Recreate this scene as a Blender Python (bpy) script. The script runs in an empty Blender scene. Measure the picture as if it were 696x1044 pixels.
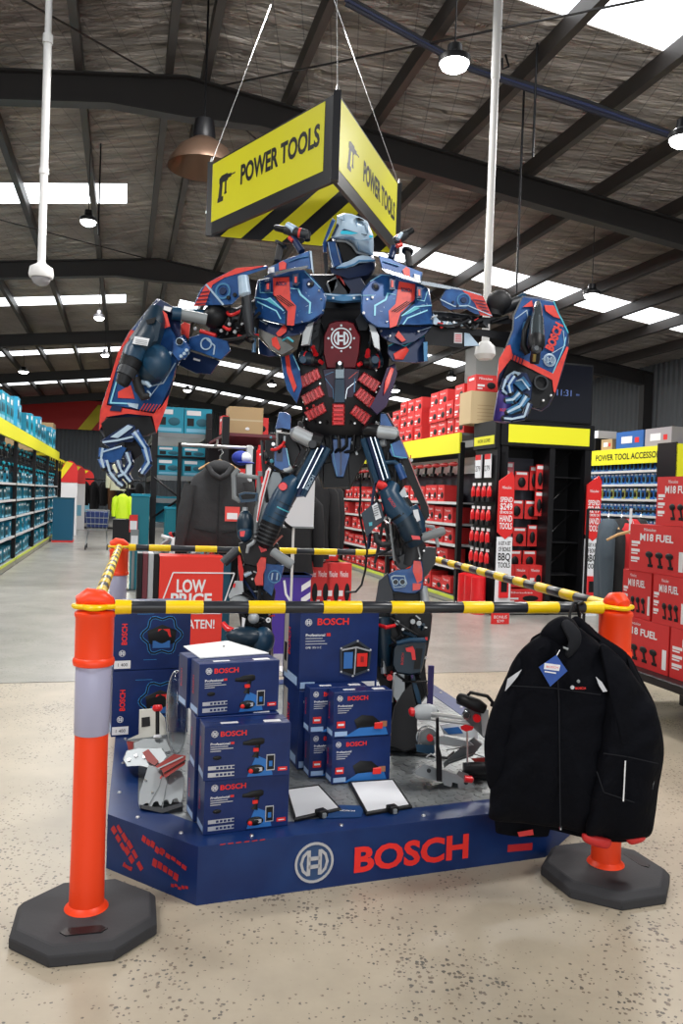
import bpy, bmesh, math, random
from mathutils import Vector, Matrix, Euler
random.seed(7)
scene = bpy.context.scene
COL = scene.collection
PI = math.pi
# ------------------------------------------------------------------ camera, world, exposure, lights
IMG_W, IMG_H, F = 696.0, 1044.0, 830.0
CAM = Vector((0, 0, 1.5))
PITCH, ROLL = math.radians(-0.97), math.radians(2.0)
cd = bpy.data.cameras.new('camera'); cam = bpy.data.objects.new('camera', cd); COL.objects.link(cam)
cd.sensor_fit = 'VERTICAL'; cd.sensor_height = 36.0; cd.lens = 36.0 * F / IMG_H; cd.clip_end = 200
CR3 = (Matrix.Rotation(PI / 2 + PITCH, 3, 'X') @ Matrix.Rotation(ROLL, 3, 'Z'))
cam.matrix_world = Matrix.Translation(CAM) @ CR3.to_4x4()
scene.camera = cam
scene.view_settings.view_transform = 'Standard'; scene.view_settings.look = 'None'
scene.view_settings.exposure = -0.15; scene.view_settings.gamma = 1.0; scene.view_settings.use_curve_mapping = False
world = bpy.data.worlds.new('daylight'); scene.world = world; world.use_nodes = True
_bg = world.node_tree.nodes['Background']; _bg.inputs[0].default_value = (0.92, 0.96, 1.0, 1); _bg.inputs[1].default_value = 0.45

ANG = math.radians(15.0)                       # the store's grid is turned 15 degrees to the camera
U = Vector((math.cos(ANG), math.sin(ANG), 0)); V = Vector((-math.sin(ANG), math.cos(ANG), 0))
def AB(a, b, z=0.0): return U * a + V * b + Vector((0, 0, z))
def ray(px, py): return CR3 @ Vector(((px - IMG_W / 2) / F, (IMG_H / 2 - py) / F, -1))
def W(px, py, Y): r = ray(px, py); return CAM + r * (Y / r.y)             # point of the photo at a depth
def FL(px, py, z=0.0): r = ray(px, py); return CAM + r * ((z - CAM.z) / r.z)  # point of the photo on a level
def onb(px, py, b):                                                        # on a wall across the aisle
    r = ray(px, py); t = b / r.dot(V); p = CAM + r * t; return p.dot(U), p.z
def ona(px, py, a):                                                        # on a wall along the aisle
    r = ray(px, py); t = a / r.dot(U); p = CAM + r * t; return p.dot(V), p.z
def area(name, loc, size, power, rot=(0, 0, 0), col=(1, 1, 1), sy=None):
    l = bpy.data.lights.new(name, 'AREA'); l.energy = power; l.color = col; l.size = size
    if sy: l.shape = 'RECTANGLE'; l.size_y = sy
    o = bpy.data.objects.new(name, l); o.location = loc; o.rotation_euler = rot; COL.objects.link(o); return o
# high bay lamps, roof lights of the hall; last two added to brighten shelving
for a_, b_ in ((-2.5, 1.5), (3.5, 1.5), (-4.5, 6), (1.0, 7.0), (5.5, 7), (-1.0, 14), (6.5, 14), (-6, 14), (0, 24), (7, 22), (-6, 24), (0, 36), (-0.6, 18.5), (3.2, 12.5)):
    area('high_bay_and_fill_light', AB(a_, b_, 5.6), 1.0, 210 if b_ < 10 else 250, col=(1, 0.98, 0.95))
area('assumed_entrance_daylight', AB(0, -5.5, 2.6), 9, 330, rot=(math.radians(80), 0, ANG), col=(0.95, 0.98, 1), sy=4)  # lamp added for an assumed, unseen entrance behind the camera

# ------------------------------------------------------------------ materials
MATS = {}
def mat(name, col, rough=0.5, metal=0.0, emis=None, es=0.0, bump=None, alpha=None, trans=0.0, coat=0.0, spec=None, var=None):
    if name in MATS: return MATS[name]
    m = bpy.data.materials.new(name); m.use_nodes = True; nt = m.node_tree; b = nt.nodes['Principled BSDF']
    b.inputs['Base Color'].default_value = (*col, 1); b.inputs['Roughness'].default_value = rough; b.inputs['Metallic'].default_value = metal
    if emis: b.inputs['Emission Color'].default_value = (*emis, 1); b.inputs['Emission Strength'].default_value = es
    if trans: b.inputs['Transmission Weight'].default_value = trans
    if coat: b.inputs['Coat Weight'].default_value = coat
    if spec is not None: b.inputs['Specular IOR Level'].default_value = spec
    if alpha is not None: b.inputs['Alpha'].default_value = alpha
    tc = nt.nodes.new('ShaderNodeTexCoord')
    if var:                                    # var = (scale, other colour, low, high)
        n = nt.nodes.new('ShaderNodeTexNoise'); n.inputs['Scale'].default_value = var[0]; n.inputs['Detail'].default_value = 4
        r = nt.nodes.new('ShaderNodeValToRGB'); r.color_ramp.elements[0].position = var[2]; r.color_ramp.elements[1].position = var[3]
        r.color_ramp.elements[0].color = (*col, 1); r.color_ramp.elements[1].color = (*var[1], 1)
        nt.links.new(tc.outputs['Object'], n.inputs['Vector']); nt.links.new(n.outputs['Fac'], r.inputs['Fac'])
        nt.links.new(r.outputs['Color'], b.inputs['Base Color'])
    if bump:
        n = nt.nodes.new('ShaderNodeTexNoise'); n.inputs['Scale'].default_value = bump[0]; n.inputs['Detail'].default_value = 5
        bm = nt.nodes.new('ShaderNodeBump'); bm.inputs['Strength'].default_value = bump[1]; bm.inputs['Distance'].default_value = bump[2] if len(bump) > 2 else 0.01
        nt.links.new(tc.outputs['Object'], n.inputs['Vector']); nt.links.new(n.outputs['Fac'], bm.inputs['Height']); nt.links.new(bm.outputs['Normal'], b.inputs['Normal'])
    MATS[name] = m; return m

# ------------------------------------------------------------------ mesh building
_TXT = {}
def text_data(s, bold):
    k = (s, bold)
    if k not in _TXT:
        c = bpy.data.curves.new('t', 'FONT'); c.body = s; c.size = 1.0; c.offset = bold; c.extrude = 0.0; c.resolution_u = 3
        o = bpy.data.objects.new('t', c); me = bpy.data.meshes.new_from_object(o)
        vs = [tuple(v.co) for v in me.vertices]; fs = [tuple(p.vertices) for p in me.polygons]
        bpy.data.objects.remove(o); bpy.data.meshes.remove(me)
        _TXT[k] = (vs, fs, min(v[0] for v in vs), max(v[0] for v in vs), min(v[1] for v in vs), max(v[1] for v in vs))
    return _TXT[k]
def frame(o, r, u):                            # matrix: local x along r, y along u, z out of the face
    r = Vector(r).normalized(); u = Vector(u); u = (u - r * u.dot(r)).normalized(); n = r.cross(u)
    m = Matrix.Identity(4)
    for i in range(3): m[i][0], m[i][1], m[i][2], m[i][3] = r[i], u[i], n[i], o[i]
    return m
class MB:
    def __init__(s, M=None): s.v = []; s.f = []; s.m = []; s.mats = []; s.M = M
    def add(s, vs, fs, mt, M=None):
        T = M if M is not None else None
        k = len(s.v)
        for p in vs:
            p = Vector(p)
            if T is not None: p = T @ p
            if s.M is not None: p = s.M @ p
            s.v.append(p)
        if mt not in s.mats: s.mats.append(mt)
        mi = s.mats.index(mt)
        for f in fs: s.f.append(tuple(i + k for i in f)); s.m.append(mi)
        return s
    def bx(s, x0, x1, y0, y1, z0, z1, mt, M=None):
        vs = [(x, y, z) for z in (z0, z1) for y in (y0, y1) for x in (x0, x1)]
        return s.add(vs, [(0, 2, 3, 1), (4, 5, 7, 6), (0, 1, 5, 4), (2, 6, 7, 3), (0, 4, 6, 2), (1, 3, 7, 5)], mt, M)
    def cbx(s, x0, x1, y0, y1, z0, z1, c, mt, M=None):     # chamfered box
        return s.loft([[(x0 + c, y0 + c, z0), (x1 - c, y0 + c, z0), (x1 - c, y1 - c, z0), (x0 + c, y1 - c, z0)],
                       [(x0, y0, z0 + c), (x1, y0, z0 + c), (x1, y1, z0 + c), (x0, y1, z0 + c)],
                       [(x0, y0, z1 - c), (x1, y0, z1 - c), (x1, y1, z1 - c), (x0, y1, z1 - c)],
                       [(x0 + c, y0 + c, z1), (x1 - c, y0 + c, z1), (x1 - c, y1 - c, z1), (x0 + c, y1 - c, z1)]], mt, M)
    def loft(s, rings, mt, M=None, caps=True, close=True):
        n = len(rings[0]); vs = [p for r in rings for p in r]; fs = []
        for i in range(len(rings) - 1):
            for j in range(n if close else n - 1):
                k = (j + 1) % n; fs.append((i * n + j, i * n + k, (i + 1) * n + k, (i + 1) * n + j))
        if caps: fs.append(tuple(range(n))[::-1]); fs.append(tuple(range((len(rings) - 1) * n, len(rings) * n)))
        return s.add(vs, fs, mt, M)
    def prism(s, pts, z0, z1, mt, M=None):
        return s.loft([[(x, y, z0) for x, y in pts], [(x, y, z1) for x, y in pts]], mt, M)
    def tube(s, p0, p1, r0, r1, mt, n=12, M=None):
        return s.chain([(p0, r0), (p1, r1)], mt, n, M)
    def chain(s, pr, mt, n=12, M=None):         # [(point, radius)...] with parallel transport
        pts = [Vector(p) for p, r in pr]; rings = []
        d = (pts[1] - pts[0]).normalized(); a = d.orthogonal().normalized()
        for i, (p, r) in enumerate(pr):
            if i == 0: t = pts[1] - pts[0]
            elif i == len(pts) - 1: t = pts[-1] - pts[-2]
            else: t = (pts[i + 1] - pts[i]).normalized() + (pts[i] - pts[i - 1]).normalized()
            if t.length < 1e-9: t = d
            t = t.normalized(); a = (a - t * a.dot(t)).normalized(); b = t.cross(a); d = t
            rings.append([pts[i] + a * (r * math.cos(2 * PI * j / n)) + b * (r * math.sin(2 * PI * j / n)) for j in range(n)])
        return s.loft(rings, mt, M)
    def lathe(s, prof, mt, M=None, n=24):
        return s.loft([[(r * math.cos(2 * PI * j / n), r * math.sin(2 * PI * j / n), z) for j in range(n)] for r, z in prof], mt, M)
    def ell(s, c, r, mt, M=None, n=14, k=8):
        if not hasattr(r, '__len__'): r = (r, r, r)
        rings = []
        for i in range(k + 1):
            t = -PI / 2 + PI * (i + 0.02) / (k + 0.04)
            rings.append([(c[0] + r[0] * math.cos(t) * math.cos(2 * PI * j / n), c[1] + r[1] * math.cos(t) * math.sin(2 * PI * j / n), c[2] + r[2] * math.sin(t)) for j in range(n)])
        return s.loft(rings, mt, M)
    def ring(s, ro, ri, z0, z1, mt, M=None, n=28):
        o = [(math.cos(2 * PI * j / n), math.sin(2 * PI * j / n)) for j in range(n)]; vs = []
        for r, z in ((ro, z0), (ro, z1), (ri, z1), (ri, z0)): vs += [(r * x, r * y, z) for x, y in o]
        fs = [(q * n + j, q * n + (j + 1) % n, ((q + 1) % 4) * n + (j + 1) % n, ((q + 1) % 4) * n + j) for q in range(4) for j in range(n)]
        return s.add(vs, fs, mt, M)
    def text(s, t, h, mt, M, align='c', bold=0.0, th=0.002, w=None):   # h = cap height, optional fitted width
        vs, fs, x0, x1, y0, y1 = text_data(t, bold)
        k = h / 0.73; kx = k if w is None else w / (x1 - x0)
        ox = {'c': (x0 + x1) / 2, 'l': x0, 'r': x1}[align]
        return s.add([((x - ox) * kx, (y - 0.365) * k, th) for x, y, z in vs], fs, mt, M)
    def flat(s, pts, mt, M, th=0.002):          # thin raised print / plate
        return s.prism(pts, th * 0.2, th, mt, M)
    def rect(s, x0, x1, y0, y1, mt, M, th=0.002): return s.flat([(x0, y0), (x1, y0), (x1, y1), (x0, y1)], mt, M, th)
    def line(s, pts, w, mt, M, th=0.002):
        for (xa, ya), (xb, yb) in zip(pts, pts[1:]):
            L = math.hypot(xb - xa, yb - ya) or 1; nx, ny = -(yb - ya) / L * w / 2, (xb - xa) / L * w / 2
            s.flat([(xa + nx, ya + ny), (xb + nx, yb + ny), (xb - nx, yb - ny), (xa - nx, ya - ny)], mt, M, th)
        return s
    def build(s, name, parent=None, base=None, bevel=0.0, world=True, smooth=40, seg=1):
        """world=True: the vertices are in world space and the object's origin goes to base (or its parent's)"""
        off = Vector((0, 0, 0))
        if world:
            off = Vector(parent['_o']) if parent is not None and '_o' in parent else (Vector(base) if base is not None else Vector((0, 0, 0)))
        me = bpy.data.meshes.new(name); me.from_pydata([tuple(p - off) for p in s.v], [], s.f)
        for m in s.mats: me.materials.append(m)
        me.polygons.foreach_set('material_index', s.m)
        bm = bmesh.new(); bm.from_mesh(me); bmesh.ops.recalc_face_normals(bm, faces=bm.faces); bm.to_mesh(me); bm.free()
        if smooth:
            me.polygons.foreach_set('use_smooth', [True] * len(me.polygons)); me.set_sharp_from_angle(angle=math.radians(smooth))
        o = bpy.data.objects.new(name, me); COL.objects.link(o)
        if parent is not None: o.parent = parent
        if world:
            o['_o'] = tuple(off)
            if parent is None: o.location = off
        if bevel:
            md = o.modifiers.new('bevel', 'BEVEL'); md.width = bevel; md.segments = seg; md.limit_method = 'ANGLE'; md.angle_limit = math.radians(40)
        return o
def merge(mb, o):                                # surface pattern joins the mesh of its part
    off = Vector(o['_o']); me = o.data; bm = bmesh.new(); bm.from_mesh(me)
    for m in mb.mats:
        if m.name not in [x.name for x in me.materials]: me.materials.append(m)
    ix = [[x.name for x in me.materials].index(m.name) for m in mb.mats]
    sub = MB(); sub.v, sub.f, sub.m, sub.mats = mb.v, mb.f, mb.m, mb.mats; t_ = sub.build('t', smooth=0, base=off); t_.data.polygons.foreach_set('material_index', [ix[i] for i in mb.m])
    bm.from_mesh(t_.data); bm.to_mesh(me); bm.free(); d = t_.data; bpy.data.objects.remove(t_); bpy.data.meshes.remove(d)
    me.set_sharp_from_angle(angle=math.radians(40)); return o
def tag(o, label=None, cat=None, group=None, kind=None):
    for k, v in (('label', label), ('category', cat), ('group', group), ('kind', kind)):
        if v: o[k] = v
    return o
def thing(name, label, cat, loc, rz=0.0, group=None, world=True):
    o = bpy.data.objects.new(name, None); o.empty_display_size = 0.1; COL.objects.link(o); o.location = loc; o.rotation_euler = (0, 0, rz)
    if world: o['_o'] = tuple(loc)
    return tag(o, label, cat, group)
def copy_tree(o, parent=None, loc=None, rz=None, label=None, group=None):
    c = o.copy(); COL.objects.link(c); c.parent = parent
    if loc is not None: c.location = loc
    if rz is not None: c.rotation_euler = (0, 0, rz)
    if label: c['label'] = label
    if group: c['group'] = group
    for ch in list(o.children): copy_tree(ch, c)
    return c
TZ = lambda a, b, z=0.0, rz=0.0: Matrix.Translation(AB(a, b, z)) @ Matrix.Rotation(ANG + rz, 4, 'Z')

# ------------------------------------------------------------------ palette
BLK = mat('black plastic', (0.006, 0.0065, 0.008), 0.45, spec=.3)
BLKM = mat('black metal', (0.009, 0.009, 0.011), 0.42, 0.2, spec=.35)
RUB = mat('rubber', (0.03, 0.03, 0.034), 0.75, bump=(60, 0.15, 0.004))
WHT = mat('white print', (0.8, 0.8, 0.82), 0.5)
PAPER = mat('white paper', (0.78, 0.8, 0.84), 0.6)
GREY = mat('grey plastic', (0.22, 0.24, 0.25), 0.5)
LGREY = mat('light grey alloy', (0.42, 0.45, 0.47), 0.42, 0.35, bump=(40, 0.1, 0.003))
STEEL = mat('bright steel', (0.6, 0.6, 0.6), 0.28, 0.9)
YEL = mat('signal yellow', (0.86, 0.72, 0.01), 0.45)
ORG = mat('signal orange plastic', (0.95, 0.055, 0.006), 0.42, emis=None)
REDP = mat('red print', (0.68, 0.02, 0.02), 0.5)
REDB = mat('red carton', (0.62, 0.025, 0.025), 0.55)
REDC = mat('glossy red plastic', (0.72, 0.012, 0.018), 0.3, coat=0.3)
NAVY = mat('navy carton', (0.002, 0.015, 0.095), 0.4, var=(9, (0.004, 0.024, 0.135), 0.3, 0.7), spec=.4)
TEAL = mat('teal carton', (0.0, 0.19, 0.3), 0.5)
CARD = mat('brown cardboard', (0.42, 0.29, 0.15), 0.8)
SILV = mat('silver print', (0.55, 0.56, 0.6), 0.35, 0.5)
# ================================================================== the hall
def floor_mat(name, base, speck, dens, rough):
    m = bpy.data.materials.new(name); m.use_nodes = True; nt = m.node_tree; N = nt.nodes; L = nt.links; b = N['Principled BSDF']
    tc = N.new('ShaderNodeTexCoord')
    n1 = N.new('ShaderNodeTexNoise'); n1.inputs['Scale'].default_value = 1.3; n1.inputs['Detail'].default_value = 6; n1.inputs['Roughness'].default_value = 0.65
    r1 = N.new('ShaderNodeValToRGB'); r1.color_ramp.elements[0].position = 0.35; r1.color_ramp.elements[1].position = 0.65
    r1.color_ramp.elements[0].color = (*[c * 0.84 for c in base], 1); r1.color_ramp.elements[1].color = (*[min(1, c * 1.1) for c in base], 1)
    v = N.new('ShaderNodeTexVoronoi'); v.inputs['Scale'].default_value = dens; v.inputs['Randomness'].default_value = 1
    v.voronoi_dimensions = '3D'
    sp = N.new('ShaderNodeSeparateColor'); L.new(v.outputs['Color'], sp.inputs[0])
    lt = N.new('ShaderNodeMath'); lt.operation = 'MULTIPLY_ADD'; lt.inputs[1].default_value = 0.55; lt.inputs[2].default_value = -0.13   # radius per stone
    L.new(sp.outputs[0], lt.inputs[0])
    cl = N.new('ShaderNodeTexNoise'); cl.inputs['Scale'].default_value = 2.2; cl.inputs['Detail'].default_value = 2; L.new(tc.outputs['Object'], cl.inputs['Vector'])
    cm = N.new('ShaderNodeMath'); cm.operation = 'MULTIPLY_ADD'; cm.inputs[1].default_value = 1.1; cm.inputs[2].default_value = -0.58; L.new(cl.outputs['Fac'], cm.inputs[0])
    ca = N.new('ShaderNodeMath'); ca.operation = 'ADD'; L.new(lt.outputs[0], ca.inputs[0]); L.new(cm.outputs[0], ca.inputs[1])
    ls = N.new('ShaderNodeMath'); ls.operation = 'LESS_THAN'; L.new(v.outputs['Distance'], ls.inputs[0]); L.new(ca.outputs[0], ls.inputs[1])
    mul = N.new('ShaderNodeMath'); mul.operation = 'MULTIPLY'; mul.inputs[1].default_value = speck; L.new(ls.outputs[0], mul.inputs[0])
    mx = N.new('ShaderNodeMix'); mx.data_type = 'RGBA'; L.new(mul.outputs[0], mx.inputs[0]); L.new(r1.outputs[0], mx.inputs[6])
    sc = N.new('ShaderNodeValToRGB'); sc.color_ramp.elements[0].color = (0.04, 0.045, 0.05, 1); sc.color_ramp.elements[1].color = (0.16, 0.12, 0.085, 1)
    L.new(sp.outputs[1], sc.inputs[0]); L.new(sc.outputs[0], mx.inputs[7])
    mp = N.new('ShaderNodeMapping'); L.new(tc.outputs['Object'], mp.inputs[0]); L.new(mp.outputs[0], v.inputs['Vector']); L.new(tc.outputs['Object'], n1.inputs['Vector'])
    n2 = N.new('ShaderNodeTexNoise'); n2.inputs['Scale'].default_value = 90; L.new(tc.outputs['Object'], n2.inputs['Vector'])
    mp.inputs['Location'].default_value = (0, 0, 0.37)
    ad = N.new('ShaderNodeVectorMath'); ad.operation = 'MULTIPLY_ADD'; ad.inputs[1].default_value = (0.012,) * 3
    L.new(n2.outputs['Color'], ad.inputs[0]); L.new(tc.outputs['Object'], ad.inputs[2]); L.new(ad.outputs[0], mp.inputs[0])
    L.new(r1.outputs[0], n1.inputs[0]) if False else None
    L.new(n1.outputs['Fac'], r1.inputs[0]); L.new(mx.outputs[2], b.inputs['Base Color']); b.inputs['Roughness'].default_value = rough
    return m
FLN = floor_mat('exposed aggregate concrete', (0.40, 0.345, 0.262), 0.85, 62.0, 0.42)
FLF = floor_mat('sealed grey concrete', (0.35, 0.34, 0.31), 0.3, 55.0, 0.27)
mb = MB(Matrix.Rotation(ANG, 4, 'Z'))
mb.bx(-13, 13, -6, 6.62, -0.1, 0, FLN); tag(mb.build('floor'), kind='structure')
mb = MB(Matrix.Rotation(ANG, 4, 'Z')); mb.bx(-13, 13, 6.64, 46.2, -0.1, 0, FLF); tag(mb.build('floor'), kind='structure')
JNT = mat('dark floor joint', (0.09, 0.085, 0.08), 0.8)
mb = MB(Matrix.Rotation(ANG, 4, 'Z')); mb.bx(-13, 13, 6.62, 6.64, -0.1, -0.004, JNT)
tag(mb.build('trim_joint'), kind='structure')
# ---- roof
A0, ZR, SL = 0.6, 6.75, 0.126                     # ridge line, roof height at the ridge, slope
def rz(a): return ZR - SL * abs(a - A0)
def foil_mat():
    m = bpy.data.materials.new('foil insulation'); m.use_nodes = True; nt = m.node_tree; N = nt.nodes; L = nt.links; b = N['Principled BSDF']
    tc = N.new('ShaderNodeTexCoord')
    mp = N.new('ShaderNodeMapping'); mp.inputs['Scale'].default_value = (0.55, 2.6, 1); L.new(tc.outputs['Object'], mp.inputs[0])
    n = N.new('ShaderNodeTexNoise'); n.inputs['Scale'].default_value = 2.2; n.inputs['Detail'].default_value = 6; n.inputs['Roughness'].default_value = 0.6; n.inputs['Distortion'].default_value = 0.6
    L.new(mp.outputs[0], n.inputs[0])
    bp = N.new('ShaderNodeBump'); bp.inputs['Strength'].default_value = 1.0; bp.inputs['Distance'].default_value = 0.6; L.new(n.outputs['Fac'], bp.inputs['Height']); L.new(bp.outputs[0], b.inputs['Normal'])
    n2 = N.new('ShaderNodeTexNoise'); n2.inputs['Scale'].default_value = 0.5; n2.inputs['Detail'].default_value = 3; L.new(tc.outputs['Object'], n2.inputs[0])
    r = N.new('ShaderNodeValToRGB'); r.color_ramp.elements[0].position = 0.3; r.color_ramp.elements[1].position = 0.7
    r.color_ramp.elements[0].color = (0.3, 0.25, 0.225, 1); r.color_ramp.elements[1].color = (0.62, 0.56, 0.5, 1); L.new(n2.outputs['Fac'], r.inputs[0])
    # safety mesh lines under the foil
    sx = N.new('ShaderNodeSeparateXYZ'); L.new(tc.outputs['Object'], sx.inputs[0]); outs = []
    for k, per in ((0, 0.3), (1, 0.3)):
        mo = N.new('ShaderNodeMath'); mo.operation = 'PINGPONG'; mo.inputs[1].default_value = per / 2; L.new(sx.outputs[k], mo.inputs[0])
        le = N.new('ShaderNodeMath'); le.operation = 'LESS_THAN'; le.inputs[1].default_value = 0.006; L.new(mo.outputs[0], le.inputs[0]); outs.append(le)
    mxx = N.new('ShaderNodeMath'); mxx.operation = 'MAXIMUM'; L.new(outs[0].outputs[0], mxx.inputs[0]); L.new(outs[1].outputs[0], mxx.inputs[1])
    mu = N.new('ShaderNodeMath'); mu.operation = 'MULTIPLY'; mu.inputs[1].default_value = 0.45; L.new(mxx.outputs[0], mu.inputs[0])
    mx = N.new('ShaderNodeMix'); mx.data_type = 'RGBA'; L.new(mu.outputs[0], mx.inputs[0]); L.new(r.outputs[0], mx.inputs[6]); mx.inputs[7].default_value = (0.05, 0.045, 0.04, 1)
    L.new(mx.outputs[2], b.inputs['Base Color']); b.inputs['Metallic'].default_value = 0.85; b.inputs['Roughness'].default_value = 0.3
    return m
FOIL = foil_mat()
SKY = mat('translucent roof sheet', (0.8, 0.85, 0.9), 0.5, emis=(0.93, 0.97, 1.0), es=3.2)
BEAM = mat('dark painted steel', (0.022, 0.02, 0.02), 0.5)
PURL = mat('galvanised purlin', (0.06, 0.053, 0.05), 0.5, 0.3)
strips = [(6.8 + 8 * k) for k in range(5)]
bs = [-6.2]
for s_ in strips: bs += [s_ - 0.5, s_ + 0.5]
bs.append(46.4)
R15 = Matrix.Rotation(ANG, 4, 'Z')
mb = MB(R15)
def roof_quad(mb, a0, a1, b0, b1, m, dz=0.0):
    mb.add([(a0, b0, rz(a0) + dz), (a1, b0, rz(a1) + dz), (a1, b1, rz(a1) + dz), (a0, b1, rz(a0) + dz),
            (a0, b0, rz(a0) + dz + .05), (a1, b0, rz(a1) + dz + .05), (a1, b1, rz(a1) + dz + .05), (a0, b1, rz(a0) + dz + .05)],
           [(0, 1, 2, 3), (7, 6, 5, 4), (0, 4, 5, 1), (1, 5, 6, 2), (2, 6, 7, 3), (3, 7, 4, 0)], m)
for i in range(0, len(bs) - 1):
    if i % 2 == 0:
        roof_quad(mb, -13, A0, bs[i], bs[i + 1], FOIL); roof_quad(mb, A0, 13, bs[i], bs[i + 1], FOIL)
    else:
        roof_quad(mb, -0.1, A0, bs[i], bs[i + 1], FOIL); roof_quad(mb, A0, 1.3, bs[i], bs[i + 1], FOIL)
tag(mb.build('ceiling'), kind='structure')
k = 0
for s_ in strips:
    for x0, x1 in ((-12.9, -0.1), (1.3, 12.9)):
        k += 1; mb = MB(R15); roof_quad(mb, x0, x1, s_ - 0.5, s_ + 0.5, SKY, 0.01); tag(mb.build('window_%d' % k), kind='structure')
k = 0
for a_ in [A0 - 0.22, A0 + 0.22] + [A0 + s * (1.25 + 1.12 * i) for i in range(11) for s in (-1, 1)]:
    k += 1; z1 = rz(a_) - 0.005; mb = MB(R15)
    mb.bx(a_ - 0.045, a_ + 0.045, -6, 46, z1 - 0.2, z1, PURL); tag(mb.build('trim_%d' % k), kind='structure')
for i in range(-1, 5):
    k += 1; b_ = 10.2 + 8 * i; mb = MB(R15)
    for s in (-1, 1):
        for (w_, t0, t1) in ((0.09, 0.0, 0.025), (0.012, 0.02, 0.34), (0.09, 0.335, 0.36)):
            zt = lambda a: rz(a) - 0.205
            xs = [A0, A0 + s * 0.9, A0 + s * 12.4]; hz = [0.14, 0.0, 0.0]
            rings = []
            for x, h in zip(xs, hz):
                lo = t1 + (h if t1 > 0.1 else 0); hi = t0 + (h if t0 > 0.1 else 0)
                rings.append([(x, b_ - w_, zt(x) - lo), (x, b_ + w_, zt(x) - lo), (x, b_ + w_, zt(x) - hi), (x, b_ - w_, zt(x) - hi)])
            mb.loft(rings, BEAM)
        # portal columns at the side walls
        mb.bx(A0 + s * 12.25 - 0.15, A0 + s * 12.25 + 0.15, b_ - 0.1, b_ + 0.1, 0, rz(A0 + 12.3) - 0.25, BEAM)
    tag(mb.build('trim_%d' % k), kind='structure')
# diagonal rod bracing and cable tray under the purlins
k += 1; mb = MB(R15)
for (x0, y0, x1, y1) in ((-7, 10.4, 0.4, 18), (0.9, 10.4, 8, 18), (-7, 2.4, 0.2, 10), (1, 10, 8, 2.4)):
    mb.tube((x0, y0, rz(x0) - 0.27), (x1, y1, rz(x1) - 0.27), 0.012, 0.012, BEAM, 6)
tag(mb.build('trim_%d' % k), kind='structure')
# ---- walls
WALLM = mat('dark grey corrugated cladding', (0.085, 0.095, 0.105), 0.55)
def corr(name, p0, p1, z1, m):
    p0, p1 = Vector(p0), Vector(p1); d = (p1 - p0).normalized(); nn = Vector((0, 0, 1)).cross(d); L_ = (p1 - p0).length
    n = int(L_ / 0.2); a, b = [], []
    for i in range(n + 1):
        s = i * L_ / n
        for q, o_ in ((0, 0), (0.05, 0.035), (0.1, 0.035), (0.15, 0)):
            if s + q > L_: break
            a.append(p0 + d * (s + q) + nn * o_)
    vs = [(p.x, p.y, 0) for p in a] + [(p.x, p.y, z1(p)) for p in a]; N_ = len(a)
    back = [(p - nn * (nn.dot(p - p0) + 0.1)) for p in a]
    vs += [(p.x, p.y, 0) for p in back] + [(p.x, p.y, z1(p)) for p in back]
    fs = []
    for i in range(N_ - 1):
        fs += [(i, i + 1, N_ + i + 1, N_ + i), (2 * N_ + i, 3 * N_ + i, 3 * N_ + i + 1, 2 * N_ + i + 1)]
    mb = MB(R15); mb.add(vs, fs, m); tag(mb.build(name, smooth=0), kind='structure')
corr('wall_right', (13, 4, 0), (13, 46, 0), lambda p: rz(13) + 0.02, WALLM)
corr('wall_left', (-13, 46, 0), (-13, 4, 0), lambda p: rz(-13) + 0.02, WALLM)
corr('wall_back', (13, 46, 0), (-13, 46, 0), lambda p: rz(p.x) + 0.02, mat('grey end wall cladding', (0.14, 0.16, 0.18), 0.6))
# red fascia banner with a yellow mark on the end wall
t = thing('wall_banner', 'wide red banner with yellow mark high on the far end wall', 'banner', AB(-2.5, 45.5, 4.5))
a_, z_ = onb(60, 437, 45.5); a2, z2 = onb(112, 412, 45.5)
mb = MB(R15); mb.bx(a_ - 3, a2 + 1, 45.4, 45.5, z_, z2 + .1, REDP); mb.build('panel', t)
mb = MB(R15); M = frame((0, 45.39, 0), (1, 0, 0), (0, 0, 1))
mb.flat([(a2 - 1.6, z_), (a2 - .9, z_), (a2 + .1, z2 - .1), (a2 - .6, z2 - .1)], YEL, M, 0.02); mb.flat([(a2 - 1.1, z_ + .5), (a2 + .6, z_ + .5), (a2 + .6, z_ + .8), (a2 - 1.0, z_ + .8)], YEL, M, 0.025); mb.build('yellow_mark', t)
# ---- square column
t = thing('building_column', 'pale grey square column rising behind the red box shelving', 'column', AB(8.3, 18.2))
mb = MB(R15); mb.cbx(7.95, 8.65, 17.85, 18.5, 0, rz(8.3) - 0.55, 0.02, mat('grey painted column', (0.3, 0.31, 0.3), 0.6)); mb.build('shaft', t)
# ---- lamps
LAMP = mat('lit lamp lens', (0.9, 0.9, 0.9), 0.4, emis=(1, 1, 0.97), es=14)
def lamp(px, py, z, r, lab):
    p = FL(px, py, z); t = thing('high_bay_lamp', lab, 'ceiling lamp', p, group='high bay lamps under the roof')
    T = Matrix.Translation(p); mb = MB(T); mb.lathe([(r * 0.96, 0.0), (r, 0.02), (r, 0.05), (r * 0.5, 0.09), (r * 0.45, 0.16), (0.02, 0.17)], BLKM); mb.build('housing', t)
    mb = MB(T); mb.lathe([(0.01, -0.07), (r * 0.5, -0.06), (r * 0.8, -0.035), (r * 0.93, 0.0), (r * 0.93, 0.01), (0.01, 0.01)], LAMP); mb.build('lens', t)
    q = p.dot(U); mb = MB(T); mb.tube((0, 0, 0.16), (0, 0, rz(q) - p.z - 0.1), 0.006, 0.006, BLKM, 6); mb.build('wire', t)
lamp(463, 65, 5.35, 0.14, 'brightest round lamp, near the top right beside the white hanging pole')
lamp(90, 226, 5.35, 0.12, 'round lit lamp below the near left roof light strip')
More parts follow.
